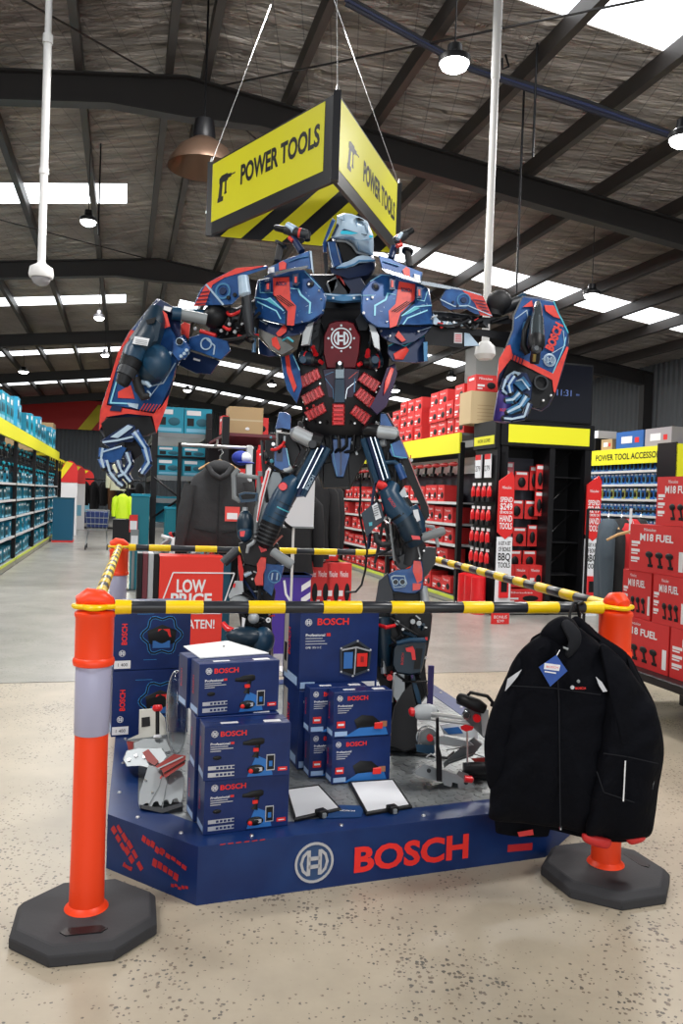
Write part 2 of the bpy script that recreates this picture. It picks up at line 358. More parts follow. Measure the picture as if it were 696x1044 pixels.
lamp(101, 324, 5.35, 0.12, 'round lit lamp below the second left roof light strip')
lamp(107, 362, 5.35, 0.12, 'round lit lamp below the third left roof light strip')
lamp(24, 379, 5.35, 0.17, 'small round lit lamp far off at the left edge of the hall')
lamp(603, 301, 4.6, 0.12, 'round lit lamp above the forearm at the right')
lamp(460, 385, 4.6, 0.12, 'round lit lamp beside the grey column')
lamp(402, 398, 4.9, 0.17, 'small round lit lamp left of the red boxes over the aisle')
lamp(696, 142, 4.6, 0.12, 'round lit lamp half cut by the right edge of the frame')
lamp(277, 392, 5.2, 0.15, 'tiny round lit lamp right of the cardboard box, behind the robot')
lamp(191, 398, 5.2, 0.15, 'tiny round lit lamp above the teal boxes')
# old domed lamp, unlit
p = W(207, 172, 8.6); t = thing('dome_lamp', 'large unlit brown metal dome lamp hanging left of the yellow sign', 'ceiling lamp', p); T = Matrix.Translation(p)
mb = MB(T); DM = mat('bronzed dome', (0.16, 0.1, 0.07), 0.35, 0.7)
mb.loft([[(r * math.cos(2 * PI * j / 28), r * math.sin(2 * PI * j / 28), z) for j in range(28)] for r, z in ((0.37, 0), (0.36, 0.05), (0.26, 0.2), (0.12, 0.3), (0.1, 0.29), (0.24, 0.18), (0.34, 0.04), (0.365, 0.0))], DM, caps=False); mb.build('dome', t)
mb = MB(T); mb.lathe([(0.11, 0.29), (0.12, 0.34), (0.1, 0.5), (0.03, 0.52)], BLKM); mb.build('socket', t)
mb = MB(T); mb.tube((0, 0, 0.5), (0, 0, rz(p.dot(U)) - p.z - .05), 0.012, 0.012, BLKM, 6); mb.build('hanging_rod', t)
# white hanging poles
WP = mat('white enamel', (0.72, 0.72, 0.72), 0.4)
p = W(42, 280, 7.4); t = thing('security_camera', 'white dome camera at the bottom of a long white ceiling pole, left', 'security camera', p); T = Matrix.Translation(p)
zt = rz(p.dot(U)) - p.z - .05
mb = MB(T); mb.tube((0, 0, 0.08), (0, 0, 2.1), 0.035, 0.035, WP, 12); mb.tube((0, 0, 2.1), (0, 0, zt), 0.03, 0.03, WP, 12); mb.tube((0, 0, 2.07), (0, 0, 2.15), 0.045, 0.045, WP); mb.tube((0, 0, .9), (0, 0, .95), 0.042, 0.042, WP); mb.build('pole', t)
mb = MB(T); mb.lathe([(0.1, -0.03), (0.11, 0.0), (0.1, 0.06), (0.04, 0.1), (0.035, 0.12)], WP); mb.build('mount', t)
mb = MB(T); mb.ell((0, 0, -0.03), (0.085, 0.085, 0.075), mat('smoked dome', (0.3, 0.3, 0.32), 0.15)); mb.build('dome_cover', t)
p = W(496, 312, 6.9); t = thing('ceiling_pole', 'long white pole hanging from the roof to the right of the robot head', 'pole', p); T = Matrix.Translation(p)
mb = MB(T); zt = rz(p.dot(U)) - p.z - .05; mb.tube((0, 0, -.35), (0, 0, 1.9), 0.032, 0.032, WP); mb.tube((0, 0, 1.9), (0, 0, zt), 0.038, 0.038, WP); mb.build('tube', t)
mb = MB(T); mb.lathe([(0.06, -0.45), (0.09, -0.41), (0.08, -0.34), (0.04, -0.3)], WP); mb.build('end_fitting', t)
# cable run near the roof, along the rafters
mb = MB(R15)
pa = [onb(x, y, 7.9) for x, y in ((352, 4), (480, 72), (600, 112), (720, 152))]
for j, c in enumerate(((0.01, 0.012, 0.03), (0.02, 0.03, 0.1), (0.012, 0.012, 0.014))):
    mb.chain([((a, 7.9 + j * 0.03, z + j * 0.05 + 0.02 * math.sin(3 * i + j)), 0.022) for i, (a, z) in enumerate(pa)], mat('cable %d' % j, c, 0.5), 6)
a5, z5 = onb(515, 58, 7.9); mb.chain([((a5, 7.9, z5 + .02), .012), ((a5 + .02, 7.85, z5 - .12), .012), ((a5 - .05, 7.85, z5 - .16), .012), ((a5 - .06, 7.85, z5 - .05), .012)], BLK, 6)
tag(mb.build('cable_bundle', base=AB(2, 7.9, 5)), 'dark blue and black cable bundle crossing under the roof, top right', 'cable')
for (x0, y0, x1, y1, Y, lab) in ((528, 0, 526, 300, 9, 'thin dark pipe hanging right of the white ceiling pole'), (545, 0, 543, 160, 8.5, 'short thin wire near the cable bundle, far right of the white pole'),
                                 (100, 240, 92, 150, 12, 'thin wire above the left lit lamp'), (325, 470, 325, 400, 16, 'thin white rod hanging between teal boxes and cardboard box')):
    p0, p1 = W(x0, y0, Y), W(x1, y1, Y); zlo = min(p0.z, p1.z); mb = MB(); p1 = p1 if p1.z < p0.z else p0
    mb.tube(p1, (p1.x, p1.y, rz(p1.dot(U)) - .05), 0.012, 0.012, WP if 'white rod' in lab else BLKM, 6); tag(mb.build('hanging_wire', base=p1), lab, 'wire')
# ================================================================== the store behind the display
def M0(z=0): return Matrix.Translation((0, 0, z))
FR = frame((0, 0, 0), (1, 0, 0), (0, 0, 1))               # a face turned to local -y: x right, y up
def ff(x, y, z): return frame((x, y, z), (1, 0, 0), (0, 0, 1))
def fl_(x, y, z): return frame((x, y, z), (0, -1, 0), (0, 0, 1))   # face turned to local -x
def inst(name, me, loc, rz_, label, cat, group):
    o = bpy.data.objects.new(name, me); COL.objects.link(o); o.location = loc; o.rotation_euler = (0, 0, rz_); return tag(o, label, cat, group)
def mesh_of(mb, name='m', bevel=0.0):
    o = mb.build(name, world=False); me = o.data; bpy.data.objects.remove(o); return me
def loc_of(A, rz_, x, y, z): return A + Matrix.Rotation(rz_, 3, 'Z') @ Vector((x, y, z))
BLUEL = mat('pale blue print', (0.2, 0.5, 0.68), 0.5); DTEAL = mat('deep teal plastic', (0.0, 0.1, 0.15), 0.45); BRTEAL = mat('bright teal carton', (0.0, 0.28, 0.42), 0.5)
PRICE = mat('white price strip', (0.62, 0.62, 0.62), 0.5); YELP = mat('yellow header print', (0.8, 0.78, 0.02), 0.5)
LIME = mat('lime price strip', (0.55, 0.65, 0.06), 0.5); PEG = mat('dark pegboard', (0.05, 0.055, 0.075), 0.6)
def teal_box(w, d, h, m=TEAL):
    mb = MB(); mb.bx(-w / 2, w / 2, 0, d, 0, h, m); M = ff(0, 0, 0)
    mb.rect(-w * .42, w * .1, h * .72, h * .9, WHT, M); mb.rect(-w * .42, w * .42, h * .06, h * .2, BLUEL, M)
    mb.ell((w * .15, -0.002, h * .45), (w * .22, 0.004, h * .16), DTEAL); mb.rect(-w * .4, -w * .15, h * .3, h * .6, BLK, M)
    return mesh_of(mb)
def red_box(w, d, h):
    mb = MB(); mb.bx(-w / 2, w / 2, 0, d, 0, h, REDB); M = ff(0, 0, 0)
    mb.text('Milwaukee', h * .14, WHT, ff(-w * .05, 0, h * .78), w=w * .6); mb.rect(-w * .42, -w * .1, h * .3, h * .42, WHT, M); mb.rect(-w * .42, -w * .2, h * .15, h * .22, WHT, M)
    mb.ell((w * .2, -0.002, h * .38), (w * .2, 0.004, h * .2), BLK)
    Ml = fl_(-w / 2, d / 2, 0); mb.rect(-d * .3, d * .3, h * .7, h * .84, WHT, Ml)
    return mesh_of(mb)
TB_ = [teal_box(.34, .3, .24), teal_box(.27, .3, .3, BRTEAL), teal_box(.4, .3, .2, DTEAL), teal_box(.22, .25, .28, mat('sky carton', (0.02, .3, .5), .5))]
TT_ = [teal_box(.45, .4, .5, BRTEAL), teal_box(.5, .4, .42), teal_box(.36, .4, .6, mat('sky carton', (0.02, .3, .5), .5))]
RB_ = [red_box(.34, .3, .24), red_box(.26, .3, .26), red_box(.42, .3, .2)]
SZ = {}
for me, s in zip(TB_ + TT_ + RB_, ((.34, .24), (.27, .3), (.4, .2), (.22, .28), (.45, .5), (.5, .42), (.36, .6), (.34, .24), (.26, .26), (.42, .2))): SZ[me] = s
def hand_tool(body, grip):
    mb = MB(); mb.chain([((-.11, 0, 0), .022), ((-.05, 0, 0), .034), ((.05, 0, 0), .036), ((.07, 0, 0), .02), ((.12, 0, 0), .015)], body, 8)
    mb.chain([((-.05, 0, -.01), .024), ((-.075, 0, -.13), .02)], grip, 8); mb.cbx(-.13, -.02, -.03, .03, -.18, -.13, .008, BLK); return mesh_of(mb)
HT_T = hand_tool(mat('teal tool plastic', (0, .32, .42), .4), BLK); HT_R = hand_tool(mat('red tool plastic', (.5, .02, .02), .4), BLK)
def bay(A, rz_, w, zs, head, label, group, D=0.55, H=2.38, rail=PRICE, last=False, title=None, base=mat('beige kick strip', (.3, .3, .24), .5)):
    t = thing('shelving_bay', label, 'shelving', A, rz_, group, world=False)
    for x in ([0.03, w - .03] if last else [0.03]):
        mb = MB(); mb.cbx(x - .04, x + .04, -0.02, 0.05, 0, H, .005, BLKM); mb.bx(x - .03, x + .03, .05, D, 0, .08, BLKM); mb.build('upright', t, world=False)
    mb = MB(); mb.bx(0, w, D - .03, D, 0, H, PEG); mb.build('back_panel', t, world=False)
    mb = MB(); mb.bx(.07, w - .01, -.02, D - .03, 0, zs[0] - .02, GREY); mb.bx(.07, w - .01, -.035, -.02, .02, zs[0] - .01, base); mb.bx(.07, w - .01, -.04, -.03, zs[0] - .05, zs[0], LIME); mb.build('base', t, world=False)
    for z in zs[1:]:
        mb = MB(); mb.bx(.07, w - .01, 0, D - .04, z - .025, z, LGREY); s = mb.build('shelf', t, world=False)
        mb = MB(); mb.bx(.07, w - .01, -.012, 0, z - .035, z + .005, rail); mb.build('price_strip', s, world=False)
    mb = MB(); mb.bx(.0, w, -.04, .0, head[0], head[1], YELP); mb.bx(.0, w, 0, D, head[1] - .03, head[1], GREY)
    if title: mb.text(title, .11, BLK, ff(w * title_x, -.04, (head[0] + head[1]) / 2), w=w * .5, bold=.02)
    mb.build('header', t, world=False); return t
def fill(A, rz_, x0, x1, z, metas, name, label, cat, group, hmax, y=0.03, jit=.04, p=.93, stack=True):
    x = x0
    while x < x1 - .1:
        me = random.choice(metas); w_, h_ = SZ[me]
        if x + w_ > x1: break
        if random.random() < p:
            zz = z
            while zz + h_ <= z + hmax:
                inst(name, me, loc_of(A, rz_, x + w_ / 2, y + random.random() * jit, zz), rz_, label, cat, group); zz += h_ + .002
                if not stack: break
        x += w_ + .01 + random.random() * .03
# ---- teal aisle shelving on the left: faces +a
rzl = ANG + PI / 2; ORD = ['nearest', 'second nearest', 'third nearest', 'farthest']
ZS = [.15, .57, .94, 1.26, 1.57]; zn = ['bottom', 'second', 'third', 'fourth', 'fifth']
for i in range(4):
    A = AB(-2.0, 13.3 + 3.35 * i)
    bay(A, rzl, 3.35, ZS, (2.36, 2.62), 'black bay of teal tool boxes, %s of the four on the left' % ORD[i], 'left aisle shelving', last=i == 3)
    for j, z in enumerate(ZS):
        hm = (ZS + [1.9])[j + 1] - z - .05
        fill(A, rzl, .1, 3.3, z + .002, TB_ if hm >= .3 else [TB_[0], TB_[2], TB_[3]] if hm > .28 else [TB_[0], TB_[2]], 'tool_box', 'teal tool box on the %s shelf up, %s bay at the left' % (zn[j], ORD[i]), 'box', 'teal boxes, shelf %d of left bay %d' % (j + 1, i + 1), hm)
    for x in range(9):
        for zz in (2.27, 1.92):
            inst('cordless_tool', HT_T, loc_of(A, rzl, .3 + x * .34, .1, zz - .1 * (x % 2)), rzl + .3, 'teal cordless tool hung under the yellow header, %s bay at the left' % ORD[i], 'power tool', 'hung teal tools in left bay %d' % (i + 1))
    fill(A, rzl, .05, 3.3, 2.63, TT_, 'large_tool_carton', 'tall teal carton on top of the yellow header, %s bay at the left' % ORD[i], 'box', 'cartons above left bay %d' % (i + 1), .72, y=.0)
# blue display bin in the aisle, banner boards behind it
t = thing('display_bin', 'plain blue upright display bin standing at the end of the left aisle', 'display stand', AB(-1.62, 24.2), ANG, world=False)
mb = MB(); mb.cbx(-.27, .27, -.27, .27, 0.03, 1.22, .008, mat('display blue', (0, .1, .2), .4)); mb.build('body', t, world=False)
mb = MB(); mb.bx(-.28, .28, -.28, .28, 0, .05, REDP); mb.build('plinth', t, world=False)
mb = MB(); mb.bx(-.28, .28, -.28, .28, 1.22, 1.25, DTEAL); mb.build('lid', t, world=False)
for i, (b_, w_) in enumerate(((27.6, .5), (32.0, .6), (38.0, .8))):
    t = thing('banner_board', ['white promotional board with red and yellow arched top, nearest behind the blue bin', 'middle white board with red and yellow arched top beyond the blue bin', 'farthest red and yellow topped board in the left aisle'][i], 'sign', AB(-1.7, b_), ANG, 'aisle end boards', world=False)
    mb = MB(); mb.bx(-w_ / 2, w_ / 2, 0, .05, 0, 1.7, WHT if i < 2 else NAVY); mb.rect(-w_ * .3, w_ * .3, .5, .9, BLUEL, ff(0, 0, 0), .01); mb.build('panel', t, world=False)
    mb = MB(); mb.prism([(-w_ / 2, 0), (w_ / 2, 0), (w_ / 2, .35)] + [(w_ / 2 * math.cos(q), .35 + .35 * math.sin(q)) for q in (.4, .8, 1.2, 1.57, 2.0, 2.5)] + [(-w_ / 2, .35)], -.03, .02, REDP, ff(0, 0, 1.7) ); mb.prism([(-w_ / 2, 0.1), (w_ / 5, .62), (-w_ / 5, .68), (-w_ / 2, .4)], .03, .04, YEL, ff(0, 0, 1.7)); mb.build('arched_top', t, world=False)
t = thing('end_shelving', 'dark shelving unit with yellow goods beyond the left aisle', 'shelving', AB(-2.5, 29.5), rzl, world=False)
mb = MB(); mb.bx(0, 9, .0, .5, 0, .1, LIME)
for z in (.8, 1.5, 2.2): mb.bx(0, 9, 0, .5, z - .03, z, BLKM)
for x in range(10): mb.bx(x - .03, x + .03, -.02, .5, 0, 2.6, BLKM)
mb.build('frame', t, world=False); YB = MB(); YB.bx(-.3, .3, 0, .4, 0, .5, YEL); YB.rect(-.2, .2, .1, .3, BLK, ff(0, 0, 0), .01); YB = mesh_of(YB)
for x in range(12):
    inst('yellow_carton', YB, loc_of(AB(-2.5, 29.5), rzl, .4 + x * .7, .02, 2.2 + (.52 if x % 3 == 0 else 0) * 0 + .002), rzl, 'yellow carton on top of the dark shelving beyond the left aisle', 'box', 'yellow cartons beyond the left aisle')
mb = MB(); mb.bx(-.7, .7, -.5, .5, 0, .9, CARD); mb.rect(-.6, .6, .4, .5, mat('tape', (.5, .4, .25), .4), ff(0, -.5, 0)); o = mb.build('cardboard_box', world=False); o.location = AB(-2.9, 27.6, 2.65); o.rotation_euler.z = ANG; tag(o, 'brown cardboard box on top of the far end of the left shelving', 'box')
# ---- clothes: a garment shape used for everything hung on rails
def garment(mb, w, h, m, depth=.11, sleeve=True, open_=0):
    rings = []
    for (zz, ww, dd) in ((0, .5, .8), (-.05, .62, .9), (-.12, .82, .9), (-.25, .8, 1), (-.5, .76, 1.05), (-.8, .8, 1), (-1, .84, .95)):
        rings.append([(w * .5 * ww * math.cos(q) + .01 * math.sin(5 * q + zz * 9), depth * dd * math.sin(q) * (1 + .12 * math.sin(7 * q + zz * 6)), zz * h) for q in [2 * PI * j / 20 for j in range(20)]])
    rings[0] = [(p[0] * .45, p[1] * .6, p[2] + .03) for p in rings[0]]
    mb.loft(rings, m)
    if sleeve:
        for s in (-1, 1):
            mb.chain([((s * w * .3, 0, -.1 * h), .07), ((s * w * .44, 0, -.2 * h), .085), ((s * w * .49, -.01, -.45 * h), .075), ((s * w * .52, -.02, -.8 * h), .06), ((s * w * .52, -.02, -.92 * h), .05)], m, 10)
    return mb
WOOD = mat('pale wood', (.5, .3, .13), .5)
def hanger(mb, w, m=WOOD):
    mb.chain([((-w / 2, 0, -.09), .012), ((-w * .25, 0, -.03), .014), ((0, 0, 0), .016), ((w * .25, 0, -.03), .014), ((w / 2, 0, -.09), .012)], m, 8)
    mb.chain([((0, 0, 0), .004), ((0, 0, .05), .004), ((.03, 0, .08), .004), ((.015, 0, .115), .004), ((-.02, 0, .1), .004)], STEEL, 6)
def hung(name, label, pos, rz_, w, h, m, cat='jacket', group=None, hg=WOOD):
    t = thing(name, label, cat, pos, rz_, group, world=False)
    garment(MB(), w, h, m).build('body', t, world=False, smooth=70)
    mb = MB(); hanger(mb, w * .72, hg); mb.build('hanger', t, world=False); return t
CLK = mat('charcoal fleece', (.028, .029, .032), .9, bump=(9, .5, .02)); CLB = mat('black cloth', (.008, .008, .01), .85, bump=(8, .5, .02))
CLG = mat('slate cloth', (.05, .07, .09), .9); CLR = mat('red cloth', (.5, .01, .015), .8); HIV = mat('hi vis cloth', (.6, .85, .02), .6); CRM = mat('cream cloth', (.6, .6, .45), .8)
# far end of the left aisle
t = thing('clothes_rail', 'dark clothes rail at the far end of the left aisle', 'clothes rail', AB(-.4, 33), ANG, world=False)
mb = MB(); mb.tube((-1.3, 0, 1.9), (1.3, 0, 1.9), .03, .03, BLKM); [mb.tube((x, 0, 0), (x, 0, 1.9), .03, .03, BLKM) for x in (-1.3, 1.3)]; mb.bx(-1.4, 1.4, -.3, .3, 0, .06, BLKM); mb.build('frame', t, world=False)
for i in range(7): hung('hanging_jacket', 'black jacket on the dark clothes rail at the far end of the left aisle', AB(-.4 - 1.05 + i * .34, 33, 1.78), ANG + 1.2, .6, 1.1 if i % 2 else .9, CLB if i != 3 else mat('brown cloth', (.12, .05, .02), .9), group='jackets on the far rail')
hung('hi_vis_vest', 'fluorescent yellow vest hanging near the far clothes rail', AB(-.02, 21.8, 1.38), ANG, .42, .6, HIV, 'vest'); hung('cream_vest', 'pale cream top hanging above the fluorescent vest', AB(-.15, 22.3, 2.2), ANG, .5, .7, CRM, 'top')
t = thing('vest_stand', 'dark stand carrying the fluorescent vest at the end of the aisle', 'clothes stand', AB(.1, 22.1), ANG, world=False)
mb = MB(); mb.bx(-.35, .35, -.3, .3, .15, .75, BLKM); mb.bx(-.4, .4, -.35, .35, .12, .16, GREY); mb.build('bin', t, world=False)
mb = MB(); mb.tube((0, .0, .7), (0, 0, 2.35), .02, .02, BLKM); mb.tube((-.3, 0, 2.33), (.15, 0, 2.33), .015, .015, BLKM); mb.tube((-.2, -.3, 1.55), (.2, -.3, 1.55), .015, .015, BLKM); mb.build('pole', t, world=False)
for sx in (-.33, .33):
    mb = MB(); mb.lathe([(.03, -.02), (.06, -.02), (.06, .02), (.03, .02)], RUB, Matrix.Translation((sx, -.25, .062)) @ Matrix.Rotation(PI / 2, 4, 'Y'), 12); mb.build('caster', t, world=False)
t = thing('shopping_trolley', 'grey wire shopping trolley standing at the end of the left aisle', 'trolley', AB(-.62, 21.5), ANG, world=False)
mb = MB()
for z, g in ((.5, .8), (.65, .88), (.8, .94), (.98, 1)):
    mb.chain([((x * g, y * g, z), .01) for x, y in ((-.28, -.4), (.28, -.4), (.28, .4), (-.28, .4), (-.28, -.4))], GREY, 5)
for i in range(6):
    for y in (-.4, .4): mb.tube((-.28 * .8 + i * .09, y * .8, .5), (-.28 + i * .112, y, .98), .006, .006, GREY, 4)
mb.build('basket', t, world=False)
mb = MB(); [mb.chain([((s * .25, .38, .98), .014), ((s * .22, .3, .45), .014), ((s * .26, -.4, .14), .014), ((s * .26, .4, .14), .014)], GREY, 6) for s in (-1, 1)]; mb.build('frame', t, world=False)
for sx in (-.26, .26):
    for y in (-.38, .38):
        mb = MB(); mb.lathe([(.02, -.015), (.06, -.015), (.06, .015), (.02, .015)], RUB, Matrix.Translation((sx, y, .06)) @ Matrix.Rotation(PI / 2, 4, 'Y'), 12); mb.build('wheel', t, world=False)
mb = MB(); mb.cbx(-.26, .26, -.3, .3, .55, .95, .02, NAVY); o = mb.build('blue_crate', world=False); o.location = AB(-.62, 21.5); o.rotation_euler.z = ANG; tag(o, 'navy crate inside the grey wire trolley', 'crate')

# ---- rack of teal tools right of the aisle (its end frame faces the camera)
rA = AB(.44, 12.9); t = thing('pallet_rack', 'black pallet rack of teal tools with cross braced end frame', 'rack', rA, ANG, world=False)
RW, RL_ = .82, 3.2
for x in (0, RW):
    for y in (0, RL_):
        mb = MB(); mb.cbx(x - .045, x + .045, y - .04, y + .04, 0, 2.75 if x else 2.45, .006, BLKM); mb.build('upright', t, world=False)
for z in (1.02, 1.4, 1.76, 2.42):
    mb = MB(); mb.bx(0, RW, 0, RL_, z - .03, z, LGREY); mb.bx(-.03, 0, 0, RL_, z - .08, z, BLKM); mb.bx(0, RW, -.03, 0, z - .07, z + .0, GREY); mb.build('shelf', t, world=False)
mb = MB()
for (z0, z1) in ((1.1, 1.72), (1.72, 1.1), (.3, 1.0), (2.05, 2.05)):
    mb.tube((0, -.03, z0), (RW, -.03, z1), .018, .018, BLKM, 6)
mb.build('cross_brace', t, world=False)
def mk_carton(w, d, h): return teal_box(w, d, h, BRTEAL)
big = mk_carton(.42, .45, .4); SZ[big] = (.42, .4); flat_ = mk_carton(.38, .4, .18); SZ[flat_] = (.38, .18); mid_ = mk_carton(.38, .4, .26); SZ[mid_] = (.38, .26)
for j in range(2):
    inst('large_tool_carton', big, loc_of(rA, ANG, .22 + j * .43, .02, 2.422), ANG, ['teal carton on top of the pallet rack, left one of the front pair', 'teal carton on top of the pallet rack, right one of the front pair'][j], 'box', 'cartons on the pallet rack')
    inst('large_tool_carton', mid_, loc_of(rA, ANG, .23 + j * .39, .02, 1.762), ANG, ['teal carton on the rack shelf below the top, left of the pair', 'teal carton on the rack shelf below the top, right of the pair'][j], 'box', 'cartons in the pallet rack')
    inst('flat_tool_carton', flat_, loc_of(rA, ANG, .23 + j * .39, .02, 2.03), ANG, ['flat teal carton stacked on the left carton inside the rack', 'flat teal carton stacked on the right carton inside the rack'][j], 'box', 'flat cartons in the pallet rack')
for k_ in range(4):
    inst('large_tool_carton', big, loc_of(rA, ANG - PI / 2, -.3 - k_ * .62, .02, .002) if 0 else rA + U * .04 + V * (.55 + k_ * .6) + Vector((0, 0, 1.025)), ANG - PI / 2, 'teal carton on the aisle side of the pallet rack', 'box', 'cartons on the aisle side of the rack')
t = thing('display_bin', 'tall teal display panel at the foot of the pallet rack, aisle side', 'display stand', rA + U * -.19 + V * -.1, ANG, world=False)
mb = MB(); mb.cbx(-.13, .13, -.2, .2, 0.0, 1.42, .008, mat('teal display', (0, .17, .23), .4)); mb.build('body', t, world=False)
mb = MB(); mb.bx(-.14, .14, -.21, .21, 1.42, 1.46, BRTEAL); mb.build('lid', t, world=False)
t = thing('display_bin', 'short teal display box between the rack uprights', 'display stand', rA + U * .38 + V * -.5, ANG, world=False)
mb = MB(); mb.cbx(-.22, .22, -.2, .2, 0.0, 1.25, .008, mat('teal display', (0, .17, .23), .4)); mb.build('body', t, world=False)
mb = MB(); mb.bx(-.23, .23, -.21, .21, 1.25, 1.28, BRTEAL); mb.build('lid', t, world=False)
p = W(190, 560, 9.6); t = thing('tool_bin', 'dark bin heaped with silver and red hand tools left of the hoodie', 'bin', (p.x, p.y, 0), ANG, world=False)
mb = MB(); mb.cbx(-.36, .36, -.2, .2, 0, .78, .01, BLK); mb.build('body', t, world=False)
toolsM = [STEEL, mat('tool red', (.6, .03, .03), .4), BLK, WHT, mat('tool cyan', (.1, .4, .5), .4)]
for i in range(16):
    x, y = random.uniform(-.3, .3), random.uniform(-.15, .15); mb = MB(); mb.chain([((x, y, .72), .03), ((x + .02, y, .86 + .1 * random.random()), .03), ((x + random.uniform(-.12, .12), y, .95 + .1 * random.random()), .02)], toolsM[i % 5], 7)
    o = mb.build('packaged_tool', world=False); o.location = (p.x, p.y, .0); o.rotation_euler.z = ANG; tag(o, 'small tool heaped in the dark bin left of the hoodie', 'tool', 'tools in the dark bin')
for i, (px, py) in enumerate(((136, 533), (137, 548))):
    q = W(px, py, 12.2); t = thing('price_stand', ['red and white price card stand on the aisle side of the rack', 'grey price card stand low beside the rack upright'][i], 'sign', (q.x, q.y, 0), ANG, world=False)
    mb = MB(); mb.tube((0, 0, 0), (0, 0, q.z), .012, .012, GREY); mb.bx(-.1, .1, -.1, .1, 0, .02, GREY); mb.build('post', t, world=False)
    mb = MB(); mb.bx(-.06, .06, -.03, -.01, q.z - .14, q.z + .12, REDP if i == 0 else GREY); mb.rect(-.05, .05, q.z - .1, q.z + .03, PAPER, ff(0, -.03, 0)); mb.build('card', t, world=False)

# ---- second rack with red goods and the brown box on top
rB = AB(1.25, 10.6); t = thing('pallet_rack', 'dark rack with pink lit shelf under the brown cardboard box', 'rack', rB, ANG, world=False)
for x in (0, 1.0):
    for y in (0, 2.2): mb = MB(); mb.cbx(x - .045, x + .045, y - .04, y + .04, 0, 2.5, .006, BLKM); mb.build('upright', t, world=False)
for z in (.9, 1.6, 2.3): mb = MB(); mb.bx(0, 1.0, 0, 2.2, z - .04, z, mat('maroon shelf', (.12, .02, .03), .5)); mb.build('shelf', t, world=False)
mb = MB(); mb.bx(0, 1.0, 2.1, 2.16, 0, 2.3, BLKM); mb.build('back_panel', t, world=False)
def at_b(px, py, b): a, z = onb(px, py, b); return a, z
a1, z1 = onb(235, 442, 10.55); a2, z2 = onb(271, 416, 10.55)
mb = MB(); w_, h_ = a2 - a1, z2 - z1; mb.bx(-w_ / 2, w_ / 2, 0, .35, 0, h_, CARD); mb.rect(-w_ / 2, w_ / 2, h_ * .48, h_ * .54, mat('tape', (.5, .4, .25), .4), FR); mb.ell((.02, -.003, h_ * .2), (.03, .004, .02), WHT)
o = mb.build('cardboard_box', world=False); o.location = AB((a1 + a2) / 2, 10.75, 2.302); o.rotation_euler.z = ANG; tag(o, 'brown cardboard box on top of the rack behind the hoodie', 'box')
for i, x in enumerate((.05, .33)):
    inst('red_carton', RB_[0], loc_of(rB, ANG, x + .1 - .12 * 0, .25, 2.302), ANG, ['red carton left of the brown cardboard box on the rack', 'red carton partly behind the brown cardboard box'][i], 'box', 'red cartons beside the brown box')
for z, n in ((1.602, 2), (.902, 2)):
    for i in range(3):
        inst('red_carton', RB_[0], loc_of(rB, ANG, .2 + i * .35 - .02, .1, z), ANG, 'red carton on the dark rack behind the hoodie', 'box', 'red cartons in the dark rack')
q = W(265, 470, 10.4); mb = MB(); mb.lathe([(.09, 0), (.1, .01), (.1, .42), (.04, .46), (.03, .52)], REDC); o = mb.build('gas_cylinder', world=False); o.location = (q.x, q.y, 1.62); tag(o, 'upright red cylinder on the rack right of the hoodie', 'cylinder')
# clothes rail with hoodie and cap
q = W(222, 462, 8.0); t = thing('clothes_rail', 'chrome clothes rail carrying the charcoal hoodie', 'clothes rail', (q.x, q.y, 0), ANG, world=False)
mb = MB(); mb.tube((-.35, .25, q.z + .08), (.4, .25, q.z + .08), .018, .018, STEEL); mb.chain([((-.02, .25, q.z + .08), .012), ((-.02, -.1, q.z + .08), .012), ((-.02, -.12, q.z + .12), .01)], STEEL); mb.build('rail', t, world=False)
for x in (-.35, .4): mb = MB(); mb.tube((x, .25, 0), (x, .25, q.z + .1), .02, .02, BLKM); mb.bx(x - .03, x + .03, -.1, .5, 0, .04, BLKM); mb.build('leg', t, world=False)
mb = MB(); mb.cbx(.3, .36, .1, .16, q.z - .3, q.z + .1, .01, STEEL); mb.build('arm', t, world=False)
hp = W(224, 470, 7.95); t = thing('hooded_jacket', 'charcoal hooded jacket with a red swing tag on a wooden hanger', 'jacket', hp, ANG - .08, world=False)
w_ = .64; h_ = .86; mb = MB()
ol = [(-.09, -.02), (-.16, -.09), (-.25, -.16), (-.3, -.3), (-.335, -.55), (-.36, -.86), (-.27, -.89), (-.13, -.87), (.02, -.9), (.17, -.88), (.3, -.86), (.33, -.5), (.3, -.2), (.25, -.13), (.14, -.07), (.08, -.01)]
def cloth_body(mb, ol, d, m, M=None, seed=0):
    cx = sum(p[0] for p in ol) / len(ol); cy = sum(p[1] for p in ol) / len(ol); rings = []
    for f, s in ((-.0, .55), (-.6, .9), (-.25, 1.0), (.25, 1.0), (.6, .9), (.0, .55)): pass
    for yy, s in ((-d, .5), (-d * .92, .8), (-d * .55, .95), (0, 1.0), (d * .55, .95), (d * .92, .8), (d, .5)):
        rings.append([(cx + (x - cx) * s, yy + .008 * math.sin(19 * x + 7 * z + seed), cy + (z - cy) * s) for x, z in ol])
    mb.loft(rings, m, M)
cloth_body(mb, ol, .1, CLK)
mb.build('body', t, world=False, smooth=75, bevel=0)
mb = MB(); mb.chain([((-.27, -.05, -.25), .07), ((-.32, -.09, -.5), .068), ((-.36, -.08, -.83), .05), ((-.365, -.08, -.88), .045)], CLK, 12); mb.build('sleeve', t, world=False)
mb = MB(); mb.chain([((.27, -.04, -.2), .07), ((.32, -.06, -.5), .06), ((.34, -.05, -.82), .05)], CLK, 12); mb.build('sleeve', t, world=False)
mb = MB(); mb.ell((0, -.03, -.07), (.13, .1, .08), CLK); mb.chain([((-.12, -.09, -.05), .028), ((-.07, -.13, -.13), .03), ((0, -.15, -.17), .028), ((.07, -.13, -.13), .03), ((.12, -.09, -.05), .028)], CLK, 10); mb.build('hood', t, world=False)
